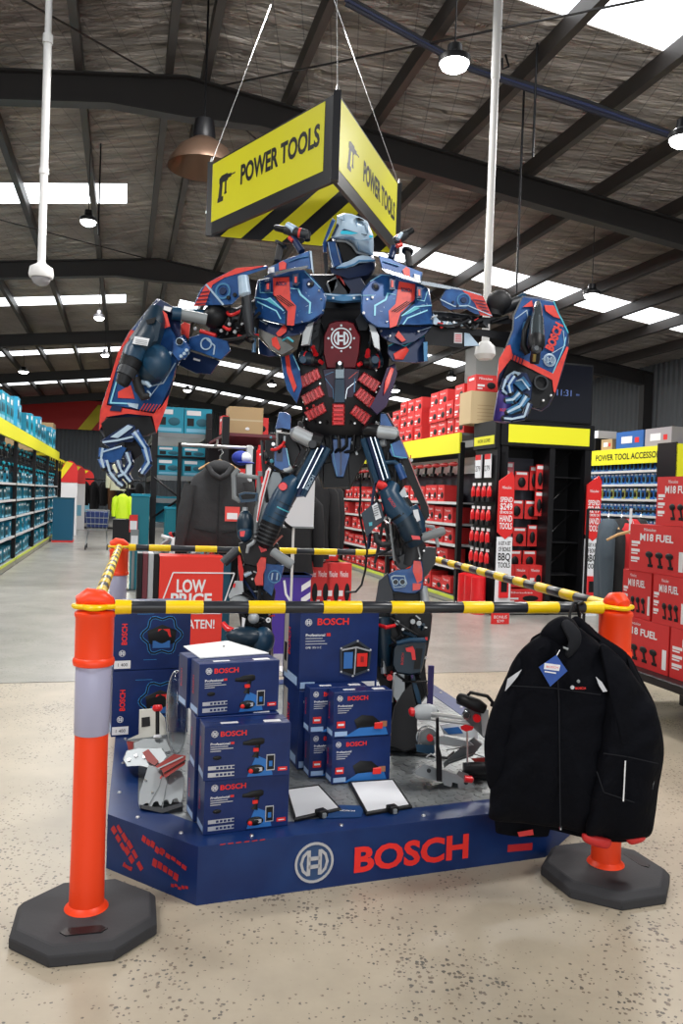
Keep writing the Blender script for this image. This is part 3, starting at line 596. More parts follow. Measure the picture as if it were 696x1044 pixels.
mb = MB(); mb.line([(-.22, -.66), (-.02, -.7)], .012, BLK, ff(0, -.105, 0), .01); mb.line([(.04, -.7), (.24, -.66)], .012, BLK, ff(0, -.105, 0), .01); mb.line([(0, -.2), (0, -.86)], .008, BLK, ff(0, -.108, 0), .01); mb.build('pocket_seam', t, world=False)
mb = MB(); hanger(mb, .4); mb.build('hanger', t, world=False)
mb = MB(); mb.bx(.06, .2, -.16, -.155, -.58, -.44, mat('coral card', (.75, .07, .06), .5)); mb.rect(.08, .18, -.56, -.5, WHT, ff(0, -.16, 0)); mb.build('swing_tag', t, world=False)
q = W(246, 467, 8.2); t = thing('baseball_cap', 'blue cap with white panel hanging on the clothes rail', 'cap', q, ANG, world=False)
mb = MB(); mb.ell((0, 0, 0), (.1, .1, .075), mat('cap blue', (.01, .03, .3), .7)); mb.ell((.03, -.04, 0), (.07, .07, .06), PAPER); mb.build('crown', t, world=False); mb = MB(); mb.ell((.03, -.1, -.05), (.09, .09, .012), mat('cap blue', (.01, .03, .3), .7)); mb.build('peak', t, world=False)

# ---- red low price sign box
aL, zT = onb(163, 567, 7.7); aR, _ = onb(228, 569, 7.7)
SALE = mat('sale red', (.75, .035, .02), .5)
t = thing('sign_box', 'red sign box reading LOW PRICE under the charcoal hoodie', 'sign', AB((aL + aR) / 2, 7.7), ANG, world=False); hw = (aR - aL) / 2
mb = MB(); mb.bx(-hw, hw, 0, .35, .02, zT, SALE); M = ff(0, 0, 0)
k1, zz1 = onb(195, 597, 7.7); k2, zz2 = onb(195, 611, 7.7); k3, zz3 = onb(200, 621, 7.7); k4, zz4 = onb(200, 636, 7.7); ac = (aL + aR) / 2; pp = .0104
mb.text('LOW', .12, WHT, ff(k1 - ac, 0, zz1), bold=.03, w=.27); mb.text('PRICE', .12, WHT, ff(k2 - ac, 0, zz2), bold=.03, w=.38); mb.text('GUARANTEE', .035, WHT, ff(k3 - ac + .02, 0, zz3), bold=.02, w=.3); mb.text('BEATEN!', .085, WHT, ff(k4 - ac, 0, zz4), bold=.02, w=.34)
x0, x1 = -.24, .3; zA, zB = zz3 - .04, zz1 + .12
mb.line([(x0 - .06, zA), (x0 + .07, zB), (x1 + .1, zB), (x1 - .02, zA), (x0 - .06, zA)], .012, WHT, M); mb.build('panel', t, world=False)
mb = MB(); mb.bx(-hw - .03, hw + .03, -.01, .37, 0, .03, BLKM); mb.build('base', t, world=False)
mb = MB(); mb.bx(hw + .0, hw + .07, .0, .3, 0, zT + .0, mat('teal edge', (0, .05, .09), .4)); mb.build('side_board', t, world=False)
mb = MB(); [mb.bx(-hw - x - .045, -hw - x, .02, .32, 0, zT + .02, c) for x, c in ((.005, BLKM), (.055, LGREY), (.105, mat('maroon shelf', (.12, .02, .03), .5)), (.155, BLKM))]; mb.build('edge_slats', t, world=False)
# black clothes behind the robot, white notice on a stand, purple bin, red upright cartons
for i, (px, Y, r_) in enumerate(((300, 8.3, .2), (318, 8.6, .3), (286, 8.8, .1), (322, 9.2, -.1), (300, 9.4, .2))):
    q = W(px, 500 - 12 * (i % 2), Y); hung('hanging_jacket', 'black jacket hanging behind the white notice stand', q, ANG + r_, .55, .85, CLB, group='black jackets behind the notice')
q0 = W(305, 476, 8.9); t = thing('clothes_rail', 'dark rail carrying the black jackets behind the white notice', 'clothes rail', (q0.x, q0.y, 0), ANG, world=False)
mb = MB(); mb.bx(-.32, .3, .35, .4, 0, q0.z + .3, BLKM); mb.tube((-.3, -.1, q0.z - .0), (.3, -.1, q0.z), .015, .015, BLKM); mb.build('frame', t, world=False)
mb = MB(); [mb.bx(x - .02, x + .02, -.3, .4, 0, .04, BLKM) for x in (-.28, .26)]; mb.build('foot', t, world=False)
q = W(306, 513, 7.0); t = thing('notice_stand', 'white notice sheet on a thin white pole stand between the robot legs', 'sign', (q.x, q.y, 0), ANG * .5, world=False)
mb = MB(); mb.bx(-.14, .12, -.01, .01, q.z - .2, q.z + .2, PAPER); mb.bx(-.145, .125, -.015, -.005, q.z - .215, q.z - .2, GREY); mb.build('sheet', t, world=False)
mb = MB(); mb.tube((-.05, .02, 0), (-.05, .02, q.z - .2), .011, .011, WP); mb.tube((-.05, .02, q.z - .5), (-.05, .02, q.z - .42), .016, .016, WP); mb.build('pole', t, world=False)
mb = MB(); mb.lathe([(.02, 0), (.13, 0), (.13, .012), (.02, .02)], WP, Matrix.Translation((-.05, .02, 0))); mb.build('base', t, world=False)
PUR = mat('violet carton', (.06, .025, .3), .5)
a1, z1 = onb(252, 586, 7.6); a2, _ = onb(317, 586, 7.6); t = thing('promotional_bin', 'violet bin with a white swoosh and striped edge behind the robot', 'bin', AB((a1 + a2) / 2, 7.6), ANG, world=False); hw = (a2 - a1) / 2
mb = MB(); mb.bx(-hw, hw, 0, .3, 0, z1, PUR); M = ff(0, 0, 0); mb.line([(hw - .26, z1 - .05), (hw - .24, z1 - .18), (hw - .16, z1 - .3), (hw - .22, z1 - .34)], .022, WHT, M)
for i in range(6): mb.flat([(hw - .09, z1 - .1 - i * .12), (hw - .0, z1 - .04 - i * .12), (hw - 0, z1 - .1 - i * .12), (hw - .09, z1 - .16 - i * .12)], WHT, M)
mb.build('body', t, world=False); mb = MB(); mb.bx(-hw - .01, hw + .01, -.01, .31, z1 - .02, z1, NAVY); mb.build('rim', t, world=False)
UR = red_box(.15, .2, .5); UR2 = red_box(.15, .2, .3)
for i in range(4):
    a_, z_ = onb(319 + i * 11, 570, 8.4)
    inst('red_carton', UR2, AB(a_, 8.4, 0.0), ANG, 'upright red carton in the bottom row behind the violet bin', 'box', 'upright red cartons, bottom row'); inst('red_carton', UR, AB(a_, 8.4, .302), ANG, 'upright red carton in the upper row behind the violet bin', 'box', 'upright red cartons, upper row')
for i in range(2):
    a_, _ = onb(352 + i * 8, 600, 8.2); inst('red_carton', UR2, AB(a_, 8.2, 0.0), ANG, ['short red carton on the floor, right of the upright red cartons', 'short red carton on the floor, rightmost beside the upright ones'][i], 'box', 'short red cartons')

# ---- red tool shelving right of centre: faces -a
rzr = ANG - PI / 2; RZS = [.12, .54, .87, 1.18, 1.5]; D_ = .6; title_x = .5
for i in range(3):
    bb = 11.07 + 3.33 * i; A = AB(4.75, bb + 3.33)
    bay(A, rzr, 3.33, RZS, (2.22, 2.52), 'long bay of red tool boxes under a yellow header, %s of the three' % ['nearest', 'middle', 'farthest'][i], 'red tool shelving', last=i == 0)
    for j, z in enumerate(RZS):
        hm = (RZS + [1.86])[j + 1] - z - .05
        fill(A, rzr, .12, 3.25, z + .002, RB_, 'red_tool_box', 'red tool box on the %s shelf up, %s bay of the red shelving' % (zn[j], ['nearest', 'middle', 'farthest'][i]), 'box', 'red boxes, shelf %d of red bay %d' % (j + 1, i + 1), max(hm, .27))
    for x in range(8): inst('cordless_tool', HT_R, loc_of(A, rzr, .3 + x * .36, .1, 2.08), rzr + .2, 'red cordless tool hung under the yellow header, %s bay' % ['nearest', 'middle', 'farthest'][i], 'power tool', 'hung red tools in red bay %d' % (i + 1))
    mb = MB(); mb.bx(.1, 3.3, .4, .42, 1.95, 2.2, mat('white display card', (.75, .78, .8), .5)); o = mb.build('display_card', world=False); o.location = A; o.rotation_euler.z = rzr; tag(o, 'white backing card behind hung red tools, %s bay' % ['nearest', 'middle', 'farthest'][i], 'card')
    fill(A, rzr, .02, 3.3, 2.523, RB_, 'red_carton', 'red carton piled on top of the yellow header, %s bay of red shelving' % ['nearest', 'middle', 'farthest'][i], 'box', 'red cartons above red bay %d' % (i + 1), [.78, .55, .5][i], y=.0)
# tall red picture board at a post
a_, z_ = onb(340, 500, 17.6); t = thing('picture_board', 'tall narrow red board with four round pictures by the shelving post', 'sign', AB(a_, 17.55), ANG, world=False)
mb = MB(); mb.bx(-.14, .14, 0, .03, .1, 1.7, REDP); [mb.lathe([(.01, .0), (.07, .0), (.07, .006), (.01, .006)], BLK, ff(0, 0, 1.42 - .3 * i) , 16) for i in range(4)]; mb.rect(-.09, .09, 1.56, 1.64, WHT, ff(0, 0, 0)); mb.rect(-.09, .09, .2, .33, WHT, ff(0, 0, 0)); mb.build('panel', t, world=False)
mb = MB(); mb.bx(-.16, .16, -.05, .1, 0, .1, BLKM); mb.build('base', t, world=False)

# ---- end of aisle display with yellow header
EA = AB(4.87, 10.0); t = thing('aisle_end_display', 'black aisle end display with blank yellow header and red packs', 'display stand', EA, ANG, world=False); EW = 1.36
mb = MB(); mb.bx(0, EW, .08, .62, 0, 2.2, BLKM) if 0 else mb.bx(0, EW, .5, .56, 0, 2.3, BLK); mb.build('back_board', t, world=False)
mb = MB(); mb.bx(.08, .78, .46, .5, .1, 2.15, PEG); mb.build('pegboard', t, world=False)
for x0, x1 in ((0, .1), (.72, .8), (EW - .1, EW)): mb = MB(); mb.cbx(x0, x1, 0, .1 if x0 != .72 else .5, 0, 2.3, .006, BLKM); mb.build('upright', t, world=False)
mb = MB(); mb.bx(0, .06, 0, .6, 0, 2.2, BLKM); mb.build('side_panel', t, world=False)
mb = MB(); mb.bx(EW - .06, EW, .1, .6, 0, 2.3, BLKM); mb.build('side_panel', t, world=False)
mb = MB(); mb.cbx(-.02, EW + .02, -.02, .6, 2.28, 2.62, .01, BLK); mb.rect(.08, EW - .06, 2.33, 2.57, YELP, ff(0, -.02, 0), .006); mb.build('header', t, world=False)
mb = MB(); mb.bx(.06, EW - .06, .02, .5, 0, .14, BLKM); mb.bx(.05, EW - .06, .015, .02, .02, .12, GREY); mb.build('base', t, world=False)
for z in (.55, 1.0, 1.45, 1.9): mb = MB(); mb.bx(.8, EW - .1, .1, .5, z - .015, z, BLKM); mb.tube((.82, .3, z), (EW - .1, .3, z + .4), .012, .012, BLKM, 6); mb.build('bracket', t, world=False)
PKR = mat('pink clear pack', (.55, .12, .15), .3)
def pack(w, h, m):
    mb = MB(); mb.bx(-w / 2, w / 2, -.02, 0, 0, h, m); mb.rect(-w * .4, w * .4, h * .82, h * .95, WHT, ff(0, -.02, 0)); mb.ell((0, -.03, h * .42), (w * .3, .02, h * .28), BLK if m != PKR else mat('pale tool', (.6, .45, .45), .5), n=8, k=5); return mesh_of(mb)
PK = [pack(.14, .3, REDB), pack(.2, .26, REDB), pack(.2, .38, PKR), pack(.12, .34, REDB)]; pw = [.14, .2, .2, .12]
for z, row, nm in ((1.7, (2, 1, 3), 'top'), (1.3, (0, 1, 1), 'second'), (.92, (2, 1, 0), 'third'), (.6, (0, 1, 1), 'fourth')):
    x = .13
    for q in row:
        inst('hanging_pack', PK[q], loc_of(EA, ANG, x + pw[q] / 2, .3, z), ANG, 'red hanging pack in the %s row of the aisle end display' % nm, 'packaged tool', 'packs in the %s row of the end display' % nm); x += pw[q] + .025
inst('hanging_pack', PK[3], loc_of(EA, ANG, .68, .2, 1.72), ANG, 'tall red strip pack at the right of the pegboard, upper', 'packaged tool', None)
inst('hanging_pack', PK[3], loc_of(EA, ANG, .68, .2, 1.35), ANG, 'tall red strip pack at the right of the pegboard, lower', 'packaged tool', None)
for i in range(3):
    inst('red_carton', red_box(.21, .3, .3), loc_of(EA, ANG, .2 + i * .215, .1, .37), ANG, ['left', 'middle', 'right'][i] + ' red carton in the upper row at the foot of the end display', 'box', 'red cartons at the foot of the end display')
inst('red_carton', red_box(.6, .3, .2), loc_of(EA, ANG, .42, .06, .145), ANG, 'wide red carton at the bottom of the aisle end display', 'box', None)
# side of the display: gloves, price cards, small yellow header
SA = AB(4.8, 10.72); t = thing('glove_display', 'black side display of red gloves with two price cards', 'display stand', SA, rzr, world=False)
mb = MB(); mb.bx(0, .7, .02, .06, 0, 2.25, BLKM); mb.build('back_board', t, world=False)
mb = MB(); mb.bx(0, .7, -.02, .06, 2.25, 2.62, BLK); mb.rect(.03, .67, 2.3, 2.42, YELP, ff(0, -.02, 0), .005); mb.text('WORK GLOVES', .05, BLK, ff(.35, -.025, 2.36), w=.4); mb.build('header', t, world=False)
for x, lab in ((.2, 'left'), (.5, 'right')):
    mb = MB(); mb.bx(x - .09, x + .09, -.03, -.01, 1.85, 2.17, PAPER); mb.rect(x - .09, x + .09, 2.1, 2.17, REDP, ff(0, -.03, 0)); mb.text('279', .08, BLK, ff(x, -.03, 1.98)); mb.build('price_card', t, world=False)
GV = MB(); GV.ell((0, -.04, .12), (.06, .03, .1), REDC, n=8, k=5); GV.bx(-.05, .05, -.06, 0, .0, .07, BLK); GV.rect(-.05, .05, .22, .26, WHT, ff(0, -.03, 0)); GV = mesh_of(GV)
for r_, z in enumerate((1.52, 1.2, .9, .62)):
    for i in range(4): inst('work_glove', GV, loc_of(SA, rzr, .1 + i * .17, .0, z), rzr, 'red and black glove in the %s row of the side display' % ['top', 'second', 'third', 'bottom'][r_], 'glove', 'gloves in the %s row' % ['top', 'second', 'third', 'bottom'][r_])
TR = MB(); TR.lathe([(.01, 0), (.1, 0), (.105, .05), (.1, .5), (.03, .52)], REDC, n=14); TR = mesh_of(TR)
for i in range(3): inst('red_canister', TR, loc_of(SA, rzr, .14 + i * .22, -.13, .0), rzr, 'glossy red canister at the foot of the glove display', 'canister', 'canisters by the glove display')
# big brown box and TV above
a1, z1 = onb(480, 436, 10.5); a2, z2 = onb(512, 402, 10.5); mb = MB(); w_, h_ = .5, z2 - z1; mb.bx(-w_ / 2, w_ / 2, 0, .4, 0, .46, mat('tan carton', (.55, .42, .24), .8)); [mb.line([(-.15, .06 + i * .05), (.1, .06 + i * .05)], .01, CARD, FR) for i in range(5)]
o = mb.build('cardboard_box', world=False); o.location = AB(4.95, 10.68, 2.625); o.rotation_euler.z = ANG; tag(o, 'tan cardboard box on the corner above the glove display', 'box')
inst('red_carton', RB_[0], AB(4.95, 10.72, 3.087), ANG, 'red carton on top of the tan cardboard box', 'box', None)
a1, z1 = onb(516, 436, 10.1); a2, z2 = onb(607, 376, 10.1)
t = thing('television', 'big black television showing the time above the yellow header', 'television', AB(5.0, 10.15), ANG, world=False); A_ = AB(5.0, 10.15)
sx0, sx1 = a1 - 5.0 + .0, a2 - 5.0; mb = MB(); mb.cbx(sx0 - .0, sx1, 0, .07, 2.64, z2 + .06, .012, BLK); mb.build('casing', t, world=False)
SCR = mat('dark screen', (.006, .007, .012), .15); mb = MB(); mb.bx(sx0 + .02, sx1 - .02, -.004, 0, 2.67, z2 + .03, SCR)
ax, az = onb(578, 400, 10.1); mb.text('11:31', .09, mat('screen digits', (.02, .03, .1), .5, emis=(.25, .4, .9), es=.45), ff(ax - 5.02, -.005, az)); mb.text('PM', .03, mat('screen digits', (.02, .03, .1), .5), ff(ax - 5.0 + .19, -.005, az - .02)); mb.build('screen', t, world=False)
mb = MB(); mb.bx((sx0 + sx1) / 2 - .3, (sx0 + sx1) / 2 + .3, -.05, .2, 2.622, 2.642, BLK); mb.build('foot', t, world=False)
# spend and save boards
def board(px0, px1, b, label):
    a1, _ = onb(px0, 600, b); a2, _ = onb(px1, 600, b); w = .22
    t = thing('promotional_board', label, 'sign', AB((a1 + a2) / 2, b), ANG, 'spend boards', world=False)
    mb = MB(); h = w / 2; zt_, zm = 1.78, 1.06
    mb.prism([(-h, .0), (h, 0), (h, zm), (-h, zm)], -.02, 0, PAPER, ff(0, 0, 0)); mb.build('white_panel', t, world=False)
    mb = MB(); mb.prism([(-h, 1.12), (0, 1.03), (h, 1.12), (h, 1.86), (h * .6, 1.93), (-h, 1.8)], -.022, .006, REDP, ff(0, 0, 0))
    for s_, z, hh in (('SPEND', 1.56, .07), ('$249', 1.47, .09), ('OR MORE ON', 1.39, .035), ('HAND', 1.31, .085), ('TOOLS', 1.21, .085)): mb.text(s_, hh, WHT, ff(0, -.006, z), w=w * .82, bold=.02)
    mb.text('Milwaukee', .04, WHT, ff(0, -.006, 1.72), w=w * .6); mb.build('red_panel', t, world=False)
    mb = MB()
    for s_, z, hh in (('& GET A SET', .98, .05), ('OF BONUS', .9, .06), ('BBQ', .8, .1), ('TOOLS', .69, .07)): mb.text(s_, hh, BLK, ff(0, 0, z), w=w * .8, bold=.02)
    mb.build('lettering', t, world=False)
    mb = MB(); mb.cbx(-h * .6, h * .6, -.03, 0, .25, .55, .005, REDC); mb.rect(-h * .4, h * .4, .33, .48, BLK, ff(0, -.03, 0)); mb.build('pack_picture', t, world=False)
    return t
board(504, 521, 9.88, 'tall red and white spend board at the left post of the display')
board(592, 611, 9.9, 'tall red and white spend board at the right post of the display')
mb = MB(); mb.bx(-.12, .12, -.02, 0, 0, .14, REDP); mb.text('BONUS', .04, WHT, ff(0, -.02, .09)); mb.text('$249', .035, WHT, ff(0, -.02, .04)); o = mb.build('floor_sign', world=False); q = FL(509, 636, 0); o.location = (q.x, q.y - .0, 0); o.rotation_euler.z = ANG; tag(o, 'small red sign on the floor below the left spend board', 'sign')

# ---- accessories shelving farther right: faces -a
title_x = .68; AA = AB(8.6, 11.2 + 4.2); t = bay(AA, rzr, 4.2, [.12, .5, .8, 1.1, 1.38, 1.66, 1.92, 2.16], (2.28, 2.56), 'white shelving of blue packs reading TOOL ACCESSORIES', None, rail=PRICE, title='POWER TOOL ACCESSORIES')
o = [c for c in t.children if c.name.startswith('back_panel')][0]; o.data.materials[0] = mat('white display card', (.75, .78, .8), .5)
BP = [pack(.09, .19, mat('blue pack', (.02, .14, .5), .5)), pack(.09, .19, mat('light blue pack', (.1, .32, .6), .5)), pack(.09, .19, mat('yellow blue pack', (.4, .42, .1), .5))]
for r_, z in enumerate((2.165, 1.925, 1.665, 1.385, 1.105)):
    z = z - .0
    for i in range(34):
        x = .12 + i * .117
        inst('accessory_pack', BP[2] if r_ == 2 and i % 3 == 0 else BP[(i * 7 + r_) % 2], loc_of(AA, rzr, x, .08, z - .0), rzr, 'small blue accessory pack in the %s row of the white shelving' % ['top', 'second', 'third', 'fourth', 'fifth'][r_], 'packaged tool', 'blue packs, row %d' % (r_ + 1))
for i, (x, w_, h_, m, lab) in enumerate(((1.35, .8, .14, PAPER, 'flat white carton on the black ones over the accessories shelving'), (1.3, .75, .24, BLK, 'black cartons strip under the flat white carton'), (2.05, .35, .2, CARD, 'brown carton between the black and blue goods'), (2.75, .8, .3, mat('blue carton', (.02, .12, .4), .5), 'blue carton above the word ACCESSORIES'), (3.55, .7, .3, mat('mixed carton', (.35, .33, .35), .6), 'grey and white carton at the right end over the accessories shelving'))):
    mb = MB(); mb.bx(-w_ / 2, w_ / 2, 0, .4, 0, h_, m); mb.rect(-w_ * .3, w_ * .1, h_ * .3, h_ * .7, WHT if m != PAPER else GREY, FR); mb.rect(w_ * .2, w_ * .35, h_ * .3, h_ * .6, REDP, FR)
    o = mb.build('stacked_carton', world=False); o.location = loc_of(AA, rzr, x, .02, 2.565 + (.242 if i == 0 else 0)); o.rotation_euler.z = rzr; tag(o, lab, 'box')
# next display at the right edge of the photograph
q = onb(691, 452, 10.0); t = thing('aisle_end_display', 'dark display with yellow top cut off by the right edge of the photo', 'display stand', AB(q[0], 10.0), ANG, world=False)
mb = MB(); mb.bx(0, 1.2, .05, .4, 0, 2.3, BLKM); mb.build('body', t, world=False)
mb = MB(); mb.bx(-.02, 1.22, 0, .42, 1.95, q[1], YELP); mb.bx(-.03, -.0, 0, .42, 1.9, q[1] + .02, BLK); mb.build('header', t, world=False)
mb = MB(); mb.bx(-.02, .14, -.03, -.01, 1.62, 1.88, PAPER); mb.rect(-.02, .14, 1.8, 1.88, REDP, ff(0, -.03, 0)); mb.text('49', .1, BLK, ff(.06, -.03, 1.7)); mb.build('price_card', t, world=False)
# clothes rail at the right, jackets edge-on
q0 = W(626, 530, 8.4); t = thing('clothes_rail', 'low rail of jackets left of the red box pile', 'clothes rail', (q0.x + .03, q0.y + .02, 0), 0.02, world=False)
mb = MB(); mb.tube((-.3, 0, q0.z + .1), (.55, 0, q0.z + .1), .012, .012, BLKM); mb.build('rail', t, world=False)
for x in (-.3, .55): mb = MB(); mb.tube((x, 0, 0), (x, 0, q0.z + .1), .016, .016, BLKM); mb.bx(x - .02, x + .02, -.25, .25, 0, .03, BLKM); mb.build('leg', t, world=False)
for i, (px, m, nm, lab, h_) in enumerate(((620, CLG, 'slate_jacket', 'slate grey jacket hanging first on the low rail', .92), (633, CLB, 'black_jacket', 'black jacket hanging beside the slate one on the low rail', 1.05), (643, CLR, 'red_jacket', 'red jacket hanging third on the low rail', .6), (652, CLB, 'black_jacket', 'black jacket hanging behind the wooden hangers and red boxes', 1.0))):
    q = W(px, 532, 8.3 + .05 * i); hung(nm, lab, q, 1.2 - .12 * i, .42, h_, m)
q = W(642, 542, 7.7); t = thing('coat_hanger', 'empty wooden hanger in front of the black jacket, low rail', 'hanger', q, ANG - .4, world=False); mb = MB(); hanger(mb, .42); mb.build('body', t, world=False)
mb = MB(); mb.bx(-.012, .012, -.01, -.004, -.02, .22, PAPER); mb.build('size_strip', t, world=False)
# ---- low table with big red cartons at the right
TA = AB(3.6, 5.42); t = thing('low_table', 'low black steel table under the pile of red cartons', 'table', TA, rzr, world=False)
mb = MB(); mb.cbx(-.12, 1.6, -.08, .7, .3, .36, .006, BLKM); mb.build('top', t, world=False)
for x in (.12, 1.4):
    for y in (.0, .6): mb = MB(); mb.cbx(x - .04, x + .04, y - .03, y + .03, 0, .3, .005, BLKM); mb.build('leg', t, world=False)
def big_red(w, d, h, fuel=True):
    mb = MB(); mb.bx(-w / 2, w / 2, 0, d, 0, h, REDC if 0 else REDB)
    M = ff(0, 0, 0); mb.text('Milwaukee', h * .07, WHT, ff(-w * .12, 0, h * .9), w=w * .22)
    mb.text('M18 FUEL', h * .15, WHT, ff(0, 0, h * .74), w=w * .6, bold=.03)
    for i in range(3): mb.rect(-w * .46, -w * .3, h * (.58 - i * .17), h * (.64 - i * .17), WHT, M); mb.rect(-w * .46, -w * .34, h * (.53 - i * .17), h * (.56 - i * .17), WHT, M)
    for i, x in enumerate((-.12, .06, .24)):
        mb.ell((x * w, -.003, h * .38), (w * .07, .006, h * .07), BLK, n=10, k=5); mb.line([(x * w, h * .36), (x * w + .02, h * .18)], w * .035, BLK, M, .004); mb.rect(x * w - .01, x * w + w * .07, h * .12, h * .18, BLK, M, .004)
    mb.rect(w * .4, w * .47, h * .1, h * .5, WHT, M)
    Ml = fl_(-w / 2, d / 2, 0); mb.text('M18', h * .2, WHT, fl_(-w / 2, d / 2, h * .6), bold=.03)
    return mesh_of(mb)
BRA = big_red(.62, .4, .34); BRB = big_red(.34, .36, .34); BRC = big_red(.46, .4, .34)
inst('power_tool_carton', BRA, loc_of(TA, rzr, .34, .02, .362), rzr, 'big red carton on the low table, bottom of the pile', 'box', None)
inst('power_tool_carton', BRA, loc_of(TA, rzr, .98, .02, .362), rzr, 'big red carton on the low table, nearest the right photo edge', 'box', None)
inst('power_tool_carton', BRB, loc_of(TA, rzr, .24, .04, .704), rzr, 'squarer red carton, second from the bottom at the left of the pile', 'box', None)
inst('power_tool_carton', BRB, loc_of(TA, rzr, .63, .02, .704), rzr, 'squarer red carton, second from the bottom at the right edge', 'box', None)
inst('power_tool_carton', BRA, loc_of(TA, rzr, .46, .03, 1.046), rzr, 'long red carton third from the bottom of the pile', 'box', None)
inst('power_tool_carton', BRC, loc_of(TA, rzr, .66, .04, 1.388), rzr, 'red carton on the very top of the pile at the right', 'box', None)
# ================================================================== the display: platform, barrier, cartons
def onp(px, py, P, n):                                        # photo point on a plane
    r = ray(px, py); return CAM + r * ((Vector(P) - CAM).dot(n) / r.dot(n))
PZ = 0.21
GRN = mat('worn navy sheet', (.002, .018, .10), .4, var=(5, (.006, .036, .15), .35, .75), spec=.4, bump=(12, .1, .005))
SCUF = mat('red scuff print', (.45, .015, .02), .5)
BRED = mat('bright red lettering', (.8, .02, .015), .45)
def tread_mat():
    m = bpy.data.materials.new('aluminium tread plate'); m.use_nodes = True; nt = m.node_tree; N = nt.nodes; L = nt.links; b = N['Principled BSDF']
    tc = N.new('ShaderNodeTexCoord'); mp = N.new('ShaderNodeMapping'); mp.inputs['Scale'].default_value = (19,) * 3; mp.inputs['Rotation'].default_value = (0, 0, ANG + PI / 4); L.new(tc.outputs['Object'], mp.inputs[0])
    def vm(op, *a):
        n = N.new('ShaderNodeVectorMath'); n.operation = op
        for i, x in enumerate(a):
            if isinstance(x, tuple): n.inputs[i].default_value = x
            else: L.new(x, n.inputs[i])
        return n.outputs[0] if op != 'LENGTH' else n.outputs['Value']
    fr = vm('FRACTION', mp.outputs[0]); c = vm('SUBTRACT', fr, (.5, .5, 0)); c = vm('MULTIPLY', c, (1, 1, 0))
    fl = vm('FLOOR', mp.outputs[0]); sx = N.new('ShaderNodeSeparateXYZ'); L.new(fl, sx.inputs[0])
    ad = N.new('ShaderNodeMath'); ad.operation = 'ADD'; L.new(sx.outputs[0], ad.inputs[0]); L.new(sx.outputs[1], ad.inputs[1])
    mo = N.new('ShaderNodeMath'); mo.operation = 'FLOORED_MODULO'; mo.inputs[1].default_value = 2; L.new(ad.outputs[0], mo.inputs[0])
    A, B = vm('MULTIPLY', c, (2.1, 7.0, 0)), vm('MULTIPLY', c, (7.0, 2.1, 0))
    mx = N.new('ShaderNodeMix'); mx.data_type = 'VECTOR'; L.new(mo.outputs[0], mx.inputs[0]); L.new(A, mx.inputs[4]); L.new(B, mx.inputs[5])
    ln = vm('LENGTH', mx.outputs[1]); mr = N.new('ShaderNodeMapRange'); mr.inputs[1].default_value = 1.0; mr.inputs[2].default_value = .7; L.new(ln, mr.inputs[0])
    bp = N.new('ShaderNodeBump'); bp.inputs['Distance'].default_value = .02; bp.inputs['Strength'].default_value = 1; L.new(mr.outputs[0], bp.inputs['Height']); L.new(bp.outputs[0], b.inputs['Normal'])
    n = N.new('ShaderNodeTexNoise'); n.inputs['Scale'].default_value = 4; n.inputs['Detail'].default_value = 5; L.new(tc.outputs['Object'], n.inputs[0])
    r = N.new('ShaderNodeValToRGB'); r.color_ramp.elements[0].position = .35; r.color_ramp.elements[1].position = .7; r.color_ramp.elements[0].color = (.22, .24, .25, 1); r.color_ramp.elements[1].color = (.36, .38, .38, 1)
    L.new(n.outputs['Fac'], r.inputs[0]); L.new(r.outputs[0], b.inputs['Base Color']); b.inputs['Metallic'].default_value = .55; b.inputs['Roughness'].default_value = .48
    return m
TREAD = tread_mat()
pA, pB, pC = FL(108, 885), FL(200, 923.5), FL(556, 874)
vside = Vector((-.24, .97, 0)).normalized()
pD = pC + Vector((.24, .34, 0)); pE = pD + vside * 1.95; pF = pE + Vector((-.36, .22, 0)); pH = pA + vside * 2.0; pG = pH + Vector((.3, .32, 0))
poly = [pA, pB, pC, pD, pE, pF, pG, pH]
pc = sum(poly, Vector()) / len(poly)
t = thing('display_platform', 'navy eight sided display platform with tread plate top and big red BOSCH lettering', 'platform', (pc.x, pc.y, 0))
mb = MB(); mb.loft([[(p.x, p.y, 0) for p in poly], [(p.x, p.y, PZ) for p in poly]], GRN); PBOX = mb.build('box', t)
inner = []
for i, p in enumerate(poly):
    d = (pc - p); inner.append(p + d.normalized() * .16)
mb = MB(); mb.loft([[(p.x, p.y, PZ - .002) for p in inner], [(p.x, p.y, PZ + .003) for p in inner]], TREAD); mb.build('tread_plate', t)
mb = MB()
for i in range(8):
    a, b = poly[i], poly[(i + 1) % 8]; ai, bi = inner[i], inner[(i + 1) % 8]
    mb.loft([[(p.x, p.y, PZ) for p in (a, b, bi, ai)], [(p.x, p.y, PZ + .006) for p in (a, b, bi, ai)]], GRN)
mb.build('edge_trim', t)
mb = MB()
for i in range(8):
    a, b = poly[i], poly[(i + 1) % 8]; n = max(2, int((b - a).length / .35))
    for k in range(n):
        q = a.lerp(b, (k + .5) / n); q = q + (pc - q).normalized() * .05; mb.lathe([(.001, .006), (.009, .006), (.007, .011), (.001, .012)], STEEL, Matrix.Translation((q.x, q.y, PZ)), 10)
mb.build('rivet', t)
